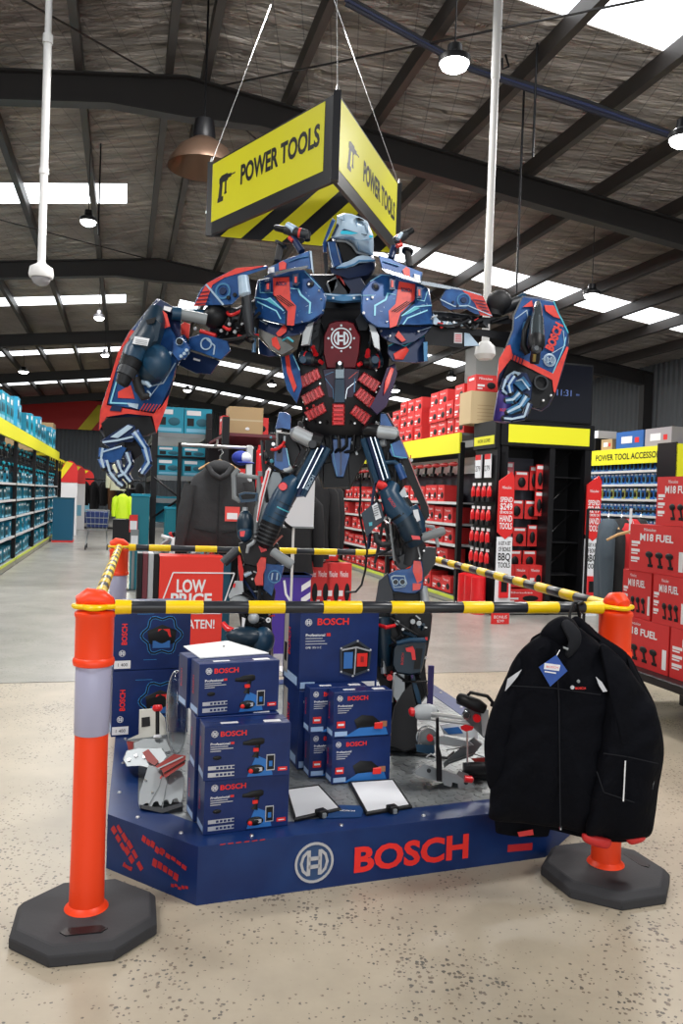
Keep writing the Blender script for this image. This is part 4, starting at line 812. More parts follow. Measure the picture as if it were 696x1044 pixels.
def logo(mb, M, r, m, th=.003):                               # ring with an armature mark
    mb.ring(r, r * .88, th * .3, th, m, M); 
    for s in (-1, 1):
        mb.flat([(s * r * .2, -r * .62), (s * r * .38, -r * .62), (s * r * .38, r * .62), (s * r * .2, r * .62)], m, M, th)
        mb.flat([(s * r * .38, r * .62), (s * r * .62, r * .4), (s * r * .74, 0), (s * r * .62, -r * .4), (s * r * .38, -r * .62), (s * r * .38, -r * .45), (s * r * .52, -r * .3), (s * r * .6, 0), (s * r * .52, r * .3), (s * r * .38, r * .45)], m, M, th)
    mb.rect(-r * .3, r * .3, -r * .09 + r * .2, r * .09 + r * .2, m, M, th); mb.rect(-r * .3, r * .3, -r * .29, -r * .11, m, M, th)
fdir = (pC - pB).normalized(); fn = Vector((fdir.y, -fdir.x, 0))
lc = onp(320, 879, pB, fn); tl = onp(361, 874, pB, fn); tr = onp(477, 863, pB, fn)
mb = MB(); mb.lathe([(.001, .0), (.074, .0), (.074, .002), (.001, .002)], mat('logo blue', (.02, .06, .16), .4), frame(lc, fdir, (0, 0, 1)), 28); logo(mb, frame(lc, fdir, (0, 0, 1)), .078, SILV, .005); mb.build('emblem', t)
mb = MB(); c = (tl + tr) / 2; mb.text('BOSCH', .098, BRED, frame(c + Vector((0, 0, .0)), fdir, (0, 0, 1)), w=(tr - tl).length, bold=.035, th=.003); mb.build('lettering', t)
# red scuffed print on the cut corner and the front
cdir = (pB - pA).normalized(); Mc = frame(pA + Vector((0, 0, 0)), cdir, (0, 0, 1)); cl = (pB - pA).length; mb = MB()
for x0, y0, x1, y1, w in ((.03, .17, .16, .06, .03), (.06, .19, .21, .05, .022), (.2, .18, .32, .14, .026), (.26, .1, .4, .07, .03), (.3, .15, .44, .12, .018), (.1, .05, .15, .03, .02), (.36, .04, .45, .05, .014)):
    for k in range(5):
        u0, u1 = k / 5, (k + .8) / 5; j = random.uniform(-.006, .006)
        mb.line([(x0 + (x1 - x0) * u0, y0 + (y1 - y0) * u0 + j), (x0 + (x1 - x0) * u1, y0 + (y1 - y0) * u1 + j)], w * random.uniform(.6, 1), SCUF, Mc, .0015)
Mf = frame(pB, fdir, (0, 0, 1)); mb.line([(1.3, .06), (1.42, .055)], .03, SCUF, Mf, .0015)
for k in range(6): mb.line([(.08 + k * .03, .215 + 0), (.1 + k * .03, .216)], .004, SCUF, Mf, .0015)
merge(mb, PBOX)

# ---- barrier bollards
RS = mat('reflective sleeve', (.42, .42, .58), .35, bump=(80, .1, .002))
def bollard(p, rz_, label):
    t = thing('barrier_bollard', label, 'bollard', (p.x, p.y, 0), rz_, world=False)
    oc = [(.235, .1), (.1, .235), (-.1, .235), (-.235, .1), (-.235, -.1), (-.1, -.235), (.1, -.235), (.235, -.1)]
    mb = MB(); mb.loft([[(x, y, 0) for x, y in oc], [(x, y, .035) for x, y in oc], [(x * .9, y * .9, .06) for x, y in oc], [(x * .4, y * .4, .068) for x, y in oc]], RUB)
    b = mb.build('base', t, world=False, bevel=.004)
    mb = MB(); mb.loft([[(x * k, -.15 + y * k, .0625) for x, y in ((-.055, -.022), (.055, -.022), (.075, 0), (.055, .022), (-.055, .022), (-.075, 0))] for k in (1.0,)] + [[(x, -.15 + y, .0665) for x, y in ((-.055, -.022), (.055, -.022), (.075, 0), (.055, .022), (-.055, .022), (-.075, 0))]], BLK); mb.build('hand_slot', b, world=False)  # black piece laid on top; shade of the recess is put into its colour
    mb = MB(); mb.lathe([(.076, .062), (.073, .07), (.0585, .085), (.056, .3), (.0555, .64)], ORG, n=32); mb.lathe([(.0555, .64), (.056, .915)], ORG, n=32); mb.build('post', t, world=False)
    mb = MB(); mb.lathe([(.057, .668), (.0585, .67), (.0595, .905), (.058, .91)], RS, n=32); mb.build('reflective_sleeve', t, world=False)
    mb = MB(); mb.lathe([(.058, .9), (.068, .905), (.07, .915), (.068, .925), (.0635, .93), (.064, 1.065), (.068, 1.072), (.067, 1.083), (.06, 1.088), (.02, 1.09)], ORG, n=32); mb.build('collar', t, world=False)
    mb = MB(); mb.chain([((-.052, 0, 1.105), .014), ((-.045, 0, 1.115), .03), ((-.02, 0, 1.13), .036), ((.02, 0, 1.125), .034), ((.045, 0, 1.112), .026), ((.055, 0, 1.1), .014)], ORG, 16); mb.tube((0, 0, 1.08), (0, 0, 1.12), .03, .026, ORG, 16); mb.build('hook_top', t, world=False)
    return t
BF, BR = FL(88, 925, .066), FL(617, 880, .066); BL2 = W(121, 575, 5.75); BL2.z = 0; BRR = Vector((BL2.x, BL2.y, 0)) + (Vector((BR.x, BR.y, 0)) - Vector((BF.x, BF.y, 0))) * 1.03; BRR.y -= .1; BRR.x += .12
bollard(BF, .25, 'nearest orange bollard with grey sleeve on a black base, left front corner')
bollard(BR, 1.9, 'orange bollard mostly hidden behind the hanging black jackets')
bollard(BL2, .3, 'orange bollard at the rear left corner behind the tall navy boxes')
bollard(BRR, .3, 'orange bollard at the rear right corner hidden behind the robot leg')
YB_ = mat('barrier yellow', (.92, .6, .0), .35); BB_ = mat('barrier black', (.018, .02, .026), .3)
def proj(p):
    q = CR3.transposed() @ (Vector(p) - CAM); return IMG_W / 2 + F * q.x / -q.z, IMG_H / 2 - F * q.y / -q.z
def bar(P0, P1, cuts, label, r=.022, first=True):
    P0, P1 = Vector(P0), Vector(P1); t = thing('barrier_bar', label, 'barrier bar', P0, group=None); d = (P1 - P0).normalized()
    cuts = [0.0] + cuts + [1.0]; y = first; L = (P1 - P0).length
    for a, b in zip(cuts, cuts[1:]):
        rr = r * (1.06 if y else 1.0)
        mb = MB(); mb.chain([(P0 + d * (a * L), rr * .97), (P0 + d * (a * L + .002), rr), (P0 + d * (b * L - .002), rr), (P0 + d * (b * L), rr * .97)], YB_ if y else BB_, 16); mb.build('yellow_sleeve' if y else 'black_tube', t); y = not y
    for e, s in ((P0, 1), (P1, -1)):                      # yellow end loops round the bollard tops
        mb = MB(); c = e - d * (s * .065); n = 18; pts = []
        side = Vector((-d.y, d.x, 0))
        for k in range(n + 1):
            q = 2 * PI * k / n; pts.append((c + d * (.07 * math.cos(q)) + side * (.042 * math.sin(q)) + Vector((0, 0, .004)), .009))
        mb.chain(pts, YB_, 8); mb.tube(e + d * (s * .0), e + d * (s * .05), .026, .024, YB_, 12); mb.build('end_loop', t)
    return t
def tcut(P0, P1, pxs):
    out = []
    for x in pxs:
        lo, hi = 0.0, 1.0
        for _ in range(40):
            m_ = (lo + hi) / 2
            if (proj(P0.lerp(P1, m_))[0] < x) == (proj(P1)[0] > proj(P0)[0]): lo = m_
            else: hi = m_
        out.append(lo)
    return out
HZ = 1.1
def endp(a, b, k=.065): a, b = Vector((a.x, a.y, HZ)), Vector((b.x, b.y, HZ)); return a + (b - a).normalized() * k, b - (b - a).normalized() * k
P0, P1 = endp(BF, BR); bar(P0, P1, tcut(P0, P1, [134, 169, 207, 253, 290, 329, 368, 398, 431, 471, 501, 536, 568, 595]), 'long striped bar across the front between the two nearest bollards')
P0, P1 = endp(BF, BL2); bar(P0, P1, [i / 21 for i in range(1, 21)], 'foreshortened striped bar running back along the left side')
P0, P1 = endp(BL2, BRR); bar(P0, P1, tcut(P0, P1, [133, 152, 174, 199, 221, 243, 262, 282, 302, 320, 343, 362, 383, 400, 418]), 'striped bar across the back behind the robot')
P0, P1 = endp(BR, BRR); bar(P0, P1, [i / 21 for i in range(1, 21)], 'striped bar running back along the right side to behind the robot leg')

# ---- cartons on the platform
SIDE = mat('carton side', (.002, .012, .075), .45); FLAP = mat('pale blue strip', (.35, .5, .75), .5)
def box_print(mb, w, h, kind):
    M = ff(0, 0, 0)
    if kind != 'ring': logo(mb, ff(-w * (.385 if kind == 'drill' else .4), 0, h * .86), h * (.062 if kind != 'radio' else .045), WHT, .0015)
    if kind == 'drill':
        mb.text('BOSCH', h * .095, BRED, ff(-w * .32, 0, h * .86), align='l', w=w * .3, bold=.03)
        mb.text('Professional', h * .045, WHT, ff(-w * .43, 0, h * .68), align='l', w=w * .22, bold=.02); mb.rect(-w * .2, -w * .16, h * .66, h * .7, REDP, M)
        for i, (x, l) in enumerate(((-.43, .2), (-.43, .26), (-.43, .12))): mb.rect(w * x, w * (x + l), h * (.615 - i * .04), h * (.63 - i * .04), SILV, M, .001)
        mb.ell((-w * .35, -.001, h * .42), (w * .05, .003, h * .04), BLK)
        mb.rect(-w * .45, -w * .15, h * .2, h * .27, SILV, M); mb.rect(-w * .45, -w * .15, h * .07, h * .15, SILV, M)
        for i in range(5): mb.rect(-w * (.36 - i * .045), -w * (.33 - i * .045), h * .215, h * .255, NAVY, M, .003); mb.rect(-w * (.36 - i * .045), -w * (.33 - i * .045), h * .09, h * .13, NAVY, M, .003)
        mb.rect(w * .36, w * .47, h * .1, h * .17, BRED, M); mb.rect(w * .38, w * .45, h * .125, h * .14, WHT, M, .003)
        glow = mat('printed light blue', (.02, .16, .5), .5); mb.flat([(w * .0, h * .03), (w * .3, h * .03), (w * .26, h * .3), (w * .1, h * .42)], glow, M, .0012)
        mb.chain([((w * -.06, -.002, h * .66), h * .03), ((0, -.002, h * .66), h * .045), ((w * .05, -.002, h * .67), h * .065), ((w * .16, -.002, h * .68), h * .065), ((w * .19, -.002, h * .68), h * .04)], BLK, 8, Matrix.Diagonal((1, .3, 1, 1)))
        mb.chain([((w * .12, -.002, h * .62), h * .045), ((w * .1, -.002, h * .45), h * .04), ((w * .09, -.002, h * .38), h * .07)], BLK, 8, Matrix.Diagonal((1, .3, 1, 1))); mb.rect(w * .06, w * .12, h * .5, h * .56, BRED, M, .008)
        mb.ell((w * .1, -.002, h * .16), (w * .1, .008, h * .085), BLK); mb.ell((w * .04, -.004, h * .14), (w * .03, .008, h * .05), BRED); mb.rect(w * .08, w * .17, h * .13, h * .2, SILV, M, .009)
        mb.rect(w * .22, w * .32, h * .12, h * .42, SILV, M, .002); mb.rect(w * .23, w * .31, h * .14, h * .4, BLK, M, .003); mb.rect(w * .25, w * .29, h * .2, h * .3, glow, M, .004)
    if kind == 'battery':
        mb.text('BOSCH', h * .095, BRED, ff(-w * .27, 0, h * .86), align='l', w=w * .35, bold=.03)
        mb.text('Professional', h * .045, WHT, ff(-w * .43, 0, h * .7), align='l', w=w * .25, bold=.02)
        for i in range(3): mb.rect(-w * .43, -w * (.2 + .04 * i), h * (.63 - i * .045), h * (.645 - i * .045), SILV, M, .001)
        mb.flat([(-w * .3, h * .02), (w * .45, h * .02), (w * .4, h * .2), (-w * .05, h * .2)], mat('printed light blue', (.02, .16, .5), .5), M, .001)
        mb.chain([((-w * .12, -.002, h * .28), h * .1), ((0, -.002, h * .34), h * .14), ((w * .16, -.002, h * .33), h * .12), ((w * .28, -.002, h * .26), h * .06)], BLK, 8, Matrix.Diagonal((1, .2, 1, 1)))
        mb.cbx(w * .2, w * .34, -.008, 0, h * .16, h * .3, .002, BRED); mb.rect(w * .3, w * .42, h * .2, h * .32, mat('copper print', (.35, .15, .08), .5), M, .004)
        mb.rect(-w * .44, -w * .3, h * .22, h * .36, BRED, M); mb.rect(-w * .42, -w * .32, h * .27, h * .31, WHT, M, .003); mb.rect(-w * .47, -w * .26, h * .04, h * .14, FLAP, M)
    if kind == 'radio':
        mb.text('BOSCH', h * .085, BRED, ff(-w * .29, 0, h * .87), align='l', w=w * .4, bold=.03)
        mb.text('Professional', h * .035, WHT, ff(-w * .43, 0, h * .7), align='l', w=w * .24, bold=.02); mb.rect(-w * .17, -w * .12, h * .68, h * .72, REDP, M)
        for i in range(3): mb.rect(-w * .43, -w * (.22 - .03 * i), h * (.65 - i * .035), h * (.66 - i * .035), SILV, M, .001)
        mb.text('GPB 18V-5 C', h * .028, WHT, ff(-w * .43, 0, h * .54), align='l', w=w * .2)
        cx, cz, s = w * .2, h * .38, w * .19
        hexa = [(-s * .9, -s * .8), (-s * .1, -s * 1.1), (s * .95, -s * .75), (s * 1.05, s * .55), (s * .15, s * 1.15), (-s * .95, s * .7)]
        mb.flat([(cx + x, cz + y) for x, y in hexa], BLK, M, .003); mb.line([(cx + x, cz + y) for x, y in hexa + hexa[:1]], s * .14, mat('carton dark line', (.03, .04, .06), .4), M, .006)
        mb.line([(cx - s * .9, cz + s * .6), (cx + s * .1, cz + s * .75), (cx + s * 1.0, cz + s * .5)], s * .1, SILV, M, .007); mb.line([(cx + s * .05, cz + s * .7), (cx - s * .0, cz - s * 1.0)], s * .08, SILV, M, .007)
        mb.rect(cx - s * .75, cx - s * .15, cz - s * .6, cz + s * .45, mat('printed mid blue', (.03, .15, .45), .5), M, .006); mb.rect(cx + s * .15, cx + s * .85, cz - s * .5, cz + s * .35, BRED, M, .006); mb.rect(cx + s * .4, cx + s * .6, cz - s * .2, cz + s * .15, mat('deep red', (.3, .01, .01), .5), M, .008)
        for x, y in hexa: mb.ell((cx + x, -.006, cz + y), (s * .08, .004, s * .08), SILV, n=8, k=4)
        mb.rect(-w * .48, -w * .3, h * .02, h * .1, FLAP, M); mb.rect(w * .22, w * .47, h * .01, h * .08, WHT, M)
    if kind == 'ring':
        mb.text('BOSCH', w * .07, BRED, frame((-w * .37, 0, h * .55), (0, 0, 1), (-1, 0, 0)), w=h * .32, bold=.03); logo(mb, ff(-w * .39, 0, h * .26), w * .042, WHT, .0015)
        mb.rect(-w * .49, -w * .28, h * .03, h * .15, WHT, M)
        mb.text('1 400', h * .05, BLK, ff(-w * .38, 0, h * .09), th=.003)
        g = mat('printed glow blue', (.03, .25, .6), .5); cx, cz, R_ = w * .12, h * .52, w * .24
        ring_ = [(cx + R_ * (1 + .13 * math.cos(6 * q)) * math.cos(q), cz + R_ * (1.05 + .13 * math.cos(6 * q)) * math.sin(q) * .95) for q in [2 * PI * k / 36 for k in range(37)]]
        mb.line(ring_, w * .04, g, M, .0015); mb.line(ring_, w * .022, BLK, M, .003)
        mb.chain([((cx - R_ * .75, -.002, cz - .01), h * .1), ((cx, -.002, cz + .0), h * .17), ((cx + R_ * .75, -.002, cz - .01), h * .1)], BLK, 10, Matrix.Diagonal((1, .15, 1, 1))); mb.rect(cx - R_ * .5, cx + R_ * .45, cz - R_ * .7, cz - R_ * .3, mat('printed mid blue', (.03, .15, .45), .5), M, .006)
        mb.flat([(cx - R_ * .3, cz + .01), (cx + R_ * .5, cz - .01), (cx + R_ * .4, cz + R_ * .35), (cx - R_ * .2, cz + R_ * .35)], BRED, M, .007)
        for x, z in ((-.22, .85), (.42, .85), (.45, .2), (-.12, .15)): mb.line([(cx + (x) * w * .5, h * z), (w * x * .95, h * z)], .002, g, M, .0015)
def pbox(w, d, h, kind, name, label, loc, rz_, group):
    mb = MB(); mb.cbx(-w / 2, w / 2, 0, d, 0, h, .002, NAVY); mb.bx(-w / 2 + .004, w / 2 - .004, d * .46, d * .5, h, h + .0006, SIDE)
    mb.rect(-w * .3, -w * .1, .03, .05, WHT, frame((0, 0, h), (1, 0, 0), (0, 1, 0)), .001); mb.rect(w * .2, w * .4, .02, .05, WHT, frame((0, 0, h), (1, 0, 0), (0, 1, 0)), .001)
    Ml = fl_(-w / 2, d / 2, 0); mb.rect(-d * .4, d * .4, h * .04, h * .15, FLAP, Ml, .001)
    if kind == 'radio': mb.rect(-d * .45, -d * .2, h * .1, h * .9, mat('pale photo print', (.4, .38, .36), .5), Ml, .001); mb.rect(-d * .4, -d * .25, h * .25, h * .5, BLK, Ml, .002)
    mb.text('BOSCH', d * .16, BRED, frame((-w / 2, d * .62, h * .55), (0, 0, 1), (0, 1, 0)), w=h * .35)
    box_print(mb, w, h, kind); o = mb.build(name, world=False); o.location = loc; o.rotation_euler.z = rz_; return tag(o, label, 'box', group)
def base2(p, q, z): P, Q = FL(*p, z), FL(*q, z); d = Q - P; return P, d.length, math.atan2(d.y, d.x)
def midl(P, rz_, w, dy=0.0): return P + Matrix.Rotation(rz_, 3, 'Z') @ Vector((w / 2, dy, 0))
H1 = .205; P, w1, r1 = base2((207, 852), (293, 841.5), PZ + .004)
for i, (p, lab) in enumerate((((207, 852), 'bottom'), ((207, 797), 'middle'), ((201.7, 731), 'top'))):
    z = PZ + .006 + i * (H1 + .002); Q = FL(*p, z); rr = r1 + (0, -.05, .07)[i]
    pbox(w1, .12, H1, 'drill', 'cordless_drill_carton', 'navy drill carton in the front stack, %s of the three facing front' % lab, midl(Q, rr, w1), rr, 'drill cartons')
    pbox(w1, .12, H1, 'drill', 'cordless_drill_carton', 'navy drill carton directly behind the %s front one of the near stack' % lab, midl(Q, rr, w1, .135) + Vector((-.012, .0, 0)), rr + .02, 'drill cartons')
zt_ = PZ + .006 + 3 * (H1 + .002)
c4 = [FL(*q, zt_ + .002) for q in ((187, 659), (232, 653.5), (274, 666), (204, 671))]; mb = MB(); mb.loft([[(p.x, p.y, zt_) for p in c4], [(p.x, p.y, zt_ + .004) for p in c4]], PAPER)
cc = FL(228, 660, zt_); mb.cbx(cc.x - .004, cc.x + .004, cc.y - .008, cc.y + .008, zt_ + .004, zt_ + .006, .0005, BLK); tag(mb.build('notice_sheet', base=c4[0]), 'white sheet lying on top of the near stack of drill cartons', 'sheet')
H2 = .207; P, w2, r2 = base2((337.5, 800), (396.5, 795), PZ + .004)
for i in range(2):
    z = PZ + .006 + i * (H2 + .002); Q = FL((337.5, 339)[i], (800, 753)[i], z)
    pbox(w2, .09, H2, 'battery', 'battery_carton', 'navy battery carton in the right pair, %s' % ('lower', 'upper')[i], midl(Q, r2, w2), r2, 'battery cartons')
    Q = FL(314.7, (793, 748)[i], z); pbox(w2, .09, H2, 'battery', 'battery_carton', 'navy battery carton half hidden behind the right pair, %s' % ('lower', 'upper')[i], midl(Q, r2, w2), r2, 'battery cartons')
H3 = .372; P, w3, r3 = base2((302.5, 785), (382, 779), PZ + .004)
for i in range(2):
    z = PZ + .006 + i * (H3 + .002); pbox(w3, .3, H3, 'radio', 'site_radio_carton', 'large navy radio carton behind the battery cartons, %s' % ('lower', 'upper one showing a radio')[i], midl(P, r3, w3) + Vector((-.006 * i, .0, z - P.z)), r3, 'radio cartons')
P, w4, r4 = base2((113, 752), (191, 747), PZ + .004); H4 = .345
for i in range(2):
    z = PZ + .006 + i * (H4 + .002); pbox(w4, .22, H4, 'ring', 'tool_case_carton', 'navy tool carton with glowing ring print at the left rear, %s' % ('lower', 'upper')[i], midl(P, r4, w4) + Vector((0, 0, z - P.z)), r4 + .03 * i, 'ring print cartons')
# picture frames with blank sheets
def sheet_frame(q, lab):
    z = PZ + .008; c = [FL(x, y, z) for x, y in q]; t = thing('framed_notice', lab, 'framed sheet', c[0]); ctr = sum(c, Vector()) / 4
    mb = MB(); rings = []
    for s, zz in ((1, 0), (1, .008), (.97, .012), (.91, .012), (.9, .009)): rings.append([ctr + (p - ctr) * s + Vector((0, 0, zz)) for p in c])
    mb.loft(rings, BLK); mb.build('frame', t)
    mb = MB(); mb.loft([[ctr + (p - ctr) * .905 + Vector((0, 0, zz)) for p in c] for zz in (.008, .0105)], PAPER); mb.build('sheet', t)
    m = (c[2] + c[3]) / 2 + (c[2] - c[3]) * .05; d = (c[2] - c[3]).normalized(); mb = MB(frame(m, d, (-d.y, d.x, 0))); mb.cbx(-.02, .02, -.022, .014, .0, .028, .003, BLK); mb.cbx(-.008, .008, -.03, -.02, .0, .02, .002, GREY); mb.build('clip', t)
sheet_frame(((291, 806.5), (325, 802), (348, 827), (300, 838)), 'black framed blank sheet lying beside the near drill cartons')
sheet_frame(((355, 799), (401, 796), (420, 824), (373, 832)), 'black framed blank sheet lying to the right, before the battery cartons')
c = [FL(x, y, PZ + .005) for x, y in ((330, 835), (345, 822), (372, 823), (368, 834))]; mb = MB(); mb.loft([[p + Vector((0, 0, z)) for p in c] for z in (.003, .006)], mat('navy card', (.01, .06, .2), .4))
d = (c[2] - c[1]).normalized(); mb.text('BOSCH', .014, WHT, frame((c[0] + c[1] + c[2] + c[3]) / 4 + Vector((0, 0, .006)), d, (-d.y, d.x, 0)), bold=.03); tag(mb.build('name_card', base=c[0]), 'small navy card with white lettering between the two framed sheets', 'card')
# ================================================================== hanging triangular sign
NB = W(341, 184, 5.5); NT = W(344, 94, 5.5); zb = NB.z; zt_ = NT.z; LBp = FL(213, 240, zb); RBp = FL(404, 258, zb); NB = Vector((NB.x, NB.y, zb))
cen = (NB + LBp + RBp) / 3
t = thing('hanging_sign', 'large triangular yellow POWER TOOLS sign hanging above the robot', 'sign', (cen.x, cen.y, zb)); SH = zt_ - zb
SY = mat('sign yellow', (.82, .78, .02), .35); SB = mat('sign charcoal', (.015, .016, .02), .35)
def drill_icon(mb, M, s, m):
    mb.flat([(-s * .5, s * .15), (s * .25, s * .15), (s * .3, s * .22), (s * .3, s * .42), (s * .2, s * .5), (-s * .3, s * .5), (-s * .5, s * .4)], m, M, .004); mb.rect(s * .3, s * .55, s * .24, s * .42, m, M, .004); mb.rect(s * .55, s * .9, s * .3, s * .36, m, M, .004)
    mb.flat([(-s * .45, s * .15), (-s * .18, s * .15), (-s * .26, -s * .5), (-s * .55, -s * .5)], m, M, .004); mb.flat([(-s * .6, -s * .5), (-s * .1, -s * .5), (-s * .12, -s * .72), (-s * .62, -s * .72)], m, M, .004); mb.rect(s * .02, s * .16, -s * .35, s * .15, m, M, .004); mb.rect(-s * .02, s * .2, -s * .45, -s * .35, m, M, .004)
def panel(A, B, text_c, icon_c, tw, front=True):
    d = (B - A); L = d.length; M = frame(A, d, (0, 0, 1)); mb = MB(M); mb.bx(0, L, 0, SH, -.03, 0, SB); return mb, M, L
dl = NB - LBp; nl = Vector((dl.y, -dl.x, 0)).normalized()
mb, M, L = panel(LBp, NB, 0, 0, 0); I4 = Matrix.Identity(4)
mb.flat([(.03, .1), (L - .13, .1), (L - .13, SH - .015), (.03, SH - .015)], SY, I4, .003)
def loc2(px, py, P, n, M): q = M.inverted() @ onp(px, py, P, n); return q.x, q.y
x0, y0 = loc2(247, 172, LBp, nl, M); x1, y1 = loc2(325, 143, LBp, nl, M); xi, yi = loc2(230, 188, LBp, nl, M)
mb.text('POWER TOOLS', .15, SB, Matrix.Translation(((x0 + x1) / 2, (y0 + y1) / 2, 0)), w=x1 - x0 + .03, bold=.035, th=.005); drill_icon(mb, Matrix.Translation((xi - .01, yi, 0)), .17, SB); mb.build('front_panel', t)
dr = RBp - NB; nr = Vector((dr.y, -dr.x, 0)).normalized(); mb, M, L = panel(NB, RBp, 0, 0, 0)
mb.flat([(.03, .1), (L - .06, .1), (L - .06, SH - .015), (.03, SH - .015)], SY, I4, .003)
x0, y0 = loc2(371, 178, NB, nr, M); x1, y1 = loc2(401, 212, NB, nr, M); xi, yi = loc2(359, 160, NB, nr, M)
mb.text('POWER TOOLS', .15, SB, Matrix.Translation(((x0 + x1) / 2, (y0 + y1) / 2, 0)), w=x1 - x0 + .06, bold=.035, th=.005); drill_icon(mb, Matrix.Translation((xi - .01, yi, 0)), .17, SB); mb.build('side_panel', t)
# third panel: its inner face shows hazard stripes
SW = mat('sign pale yellow', (.85, .82, .1), .3)
d = RBp - LBp; L = d.length; M = frame(LBp, d, (0, 0, 1)); mb = MB(M); mb.bx(0, L, 0, SH, -.03, 0, SB); k = 0; x = -SH
while x < L:
    a, b = x, x + .17                                     # stripes leaning right, cut to the panel
    pts = []
    def clip(pts):
        out = []
        for (xa, ya), (xb, yb) in zip(pts, pts[1:] + pts[:1]):
            for lim, side in (): pass
            out.append((xa, ya))
        return out
    q = [(a, 0), (b, 0), (b + SH, SH), (a + SH, SH)]
    def cut(q, lim, keep):
        o = []
        for i in range(len(q)):
            p, n = q[i], q[(i + 1) % len(q)]; ip, in_ = keep(p[0]), keep(n[0])
            if ip: o.append(p)
            if ip != in_: f = (lim - p[0]) / (n[0] - p[0]); o.append((lim, p[1] + (n[1] - p[1]) * f))
        return o
    q = cut(q, 0.0, lambda v: v >= 0); q = cut(q, L, lambda v: v <= L) if q else q
    if len(q) > 2: mb.flat(q, SY, I4, .003)
    x += .34
mb.build('back_panel', t)
for p, q in ((LBp, None), (NB, None), (RBp, None)):
    mb = MB(); top = Vector((p.x, p.y, zt_)); mb.bx(p.x - .025, p.x + .025, p.y - .025, p.y + .025, zb - .005, zt_ + .005, SB); mb.build('corner_post', t)
for p, sx in ((LBp, .75), (NB, -.1), (RBp, -.9)):
    mb = MB(); r_ = 6.4; mb.tube((p.x, p.y, zt_), (p.x + sx, p.y + .2, rz((p + Vector((sx, .2, 0))).dot(U)) - .05), .003, .003, STEEL, 5); mb.lathe([(.004, 0), (.014, .01), (.004, .05)], STEEL, Matrix.Translation((p.x, p.y, zt_)), 8); mb.build('suspension_wire', t)
# ================================================================== the robot sculpture made of power tools
RBLU = mat('robot blue', (.008, .055, .2), .38, .15, coat=.15, var=(14, (.02, .11, .33), .42, .72)); RNAV = mat('robot navy', (.006, .02, .075), .38, .1, coat=.2)
RRED = mat('robot coral red', (.72, .055, .04), .4, coat=.2, var=(20, (.5, .03, .03), .5, .75)); CYAN = mat('pale cyan stripe', (.25, .62, .78), .4)
CYF = mat('turquoise print', (.06, .4, .5), .4); MAR = mat('maroon plate', (.19, .003, .014), .4, coat=.1, var=(6, (.3, .006, .02), .4, .8), spec=.15); PURP = mat('purple navy', (.022, .006, .05), .42)
ICE = mat('ice grey plate', (.45, .58, .7), .35, .1, var=(16, (.33, .46, .6), .4, .75)); ICD = mat('steel blue plate', (.06, .2, .38), .35, .2)
TOOL = mat('tool petrol blue', (.003, .02, .04), .4); TOOL2 = mat('tool mid blue', (.006, .042, .09), .4); DKG = mat('dark machine grey', (.03, .033, .038), .45, .3)
MIR = mat('chromed edge', (.55, .6, .65), .18, .9); LOOP = mat('matt black grip', (.012, .012, .014), .6); GLOSSG = mat('glossy gunmetal', (.12, .15, .17), .18, .7)
EYE = mat('glowing cyan lens', (.02, .35, .5), .2, emis=(.05, .6, .8), es=.5)
def crop(x0, y0, s): return lambda x, y: (x0 + x * s, y0 + y * s)
class PL:                                        # a working plane read off the photo at a real depth, may lean and turn
    def __init__(s, cf, Y, c=(0, 0), gx=0.0, gy=0.0): s.cf, s.Y, s.c, s.gx, s.gy = cf, Y, c, gx, gy; s.k = (cf(1, 0)[0] - cf(0, 0)[0]) * Y / F
    def __call__(s, x, y, d=0.0): return W(*s.cf(x, y), s.Y + s.gx * (x - s.c[0]) + s.gy * (y - s.c[1]) + d)
def armor(mb, pl, pts, th, m, inset=.05, d=0.0, edge=None, belly=1.0):
    cx = sum(p[0] for p in pts) / len(pts); cy = sum(p[1] for p in pts) / len(pts)
    sc = lambda f: [(cx + (x - cx) * f, cy + (y - cy) * f) for x, y in pts]
    b = min(.018, th * .35)
    rings = [[pl(x, y, d) for x, y in sc(1 - inset)], [pl(x, y, d + b) for x, y in pts], [pl(x, y, d + th) for x, y in sc(belly)]]
    return mb.loft(rings, m)
def decal(mb, pl, pts, m, d=0.0, th=.003): return mb.loft([[pl(x, y, d - th) for x, y in pts], [pl(x, y, d + .002) for x, y in pts]], m)
def stripe(mb, pl, pts, w, m, d=0.0, th=.004):
    for (xa, ya), (xb, yb) in zip(pts, pts[1:]):
        L = math.hypot(xb - xa, yb - ya) or 1; nx, ny = -(yb - ya) / L * w / 2, (xb - xa) / L * w / 2; ex, ey = (xb - xa) / L * w * .3, (yb - ya) / L * w * .3
        decal(mb, pl, [(xa + nx - ex, ya + ny - ey), (xb + nx + ex, yb + ny + ey), (xb - nx + ex, yb - ny + ey), (xa - nx - ex, ya - ny - ey)], m, d, th)
def rod(mb, pl, pr, m, n=12):                    # [(x, y, depth, radius in crop px)]
    return mb.chain([(pl(x, y, d), r * pl.k) for x, y, d, r in pr], m, n)
def disc(mb, pl, x, y, r, m, d=0.0, th=.01, n=20, r2=0.0):
    M = frame(pl(x, y, d), pl(x + 5, y, d) - pl(x, y, d), pl(x, y - 5, d) - pl(x, y, d)); R = r * pl.k
    if r2: mb.ring(R, r2 * pl.k, 0, th, m, M, n)
    else: mb.lathe([(R * .02, 0), (R, 0), (R, th * .7), (R * .9, th), (R * .02, th)], m, M, n)
def bolts(mb, pl, pts, r=3.5, m=STEEL, d=0.0):
    for x, y in pts: disc(mb, pl, x, y, r, m, d, .008, 8)
def fram(pl, x, y, d=0.0, ang=0.0):
    c = pl(x, y, d); r = pl(x + 10 * math.cos(ang), y - 10 * math.sin(ang), d) - c; u = pl(x - 10 * math.sin(ang), y - 10 * math.cos(ang), d) - c; return frame(c, r, u)
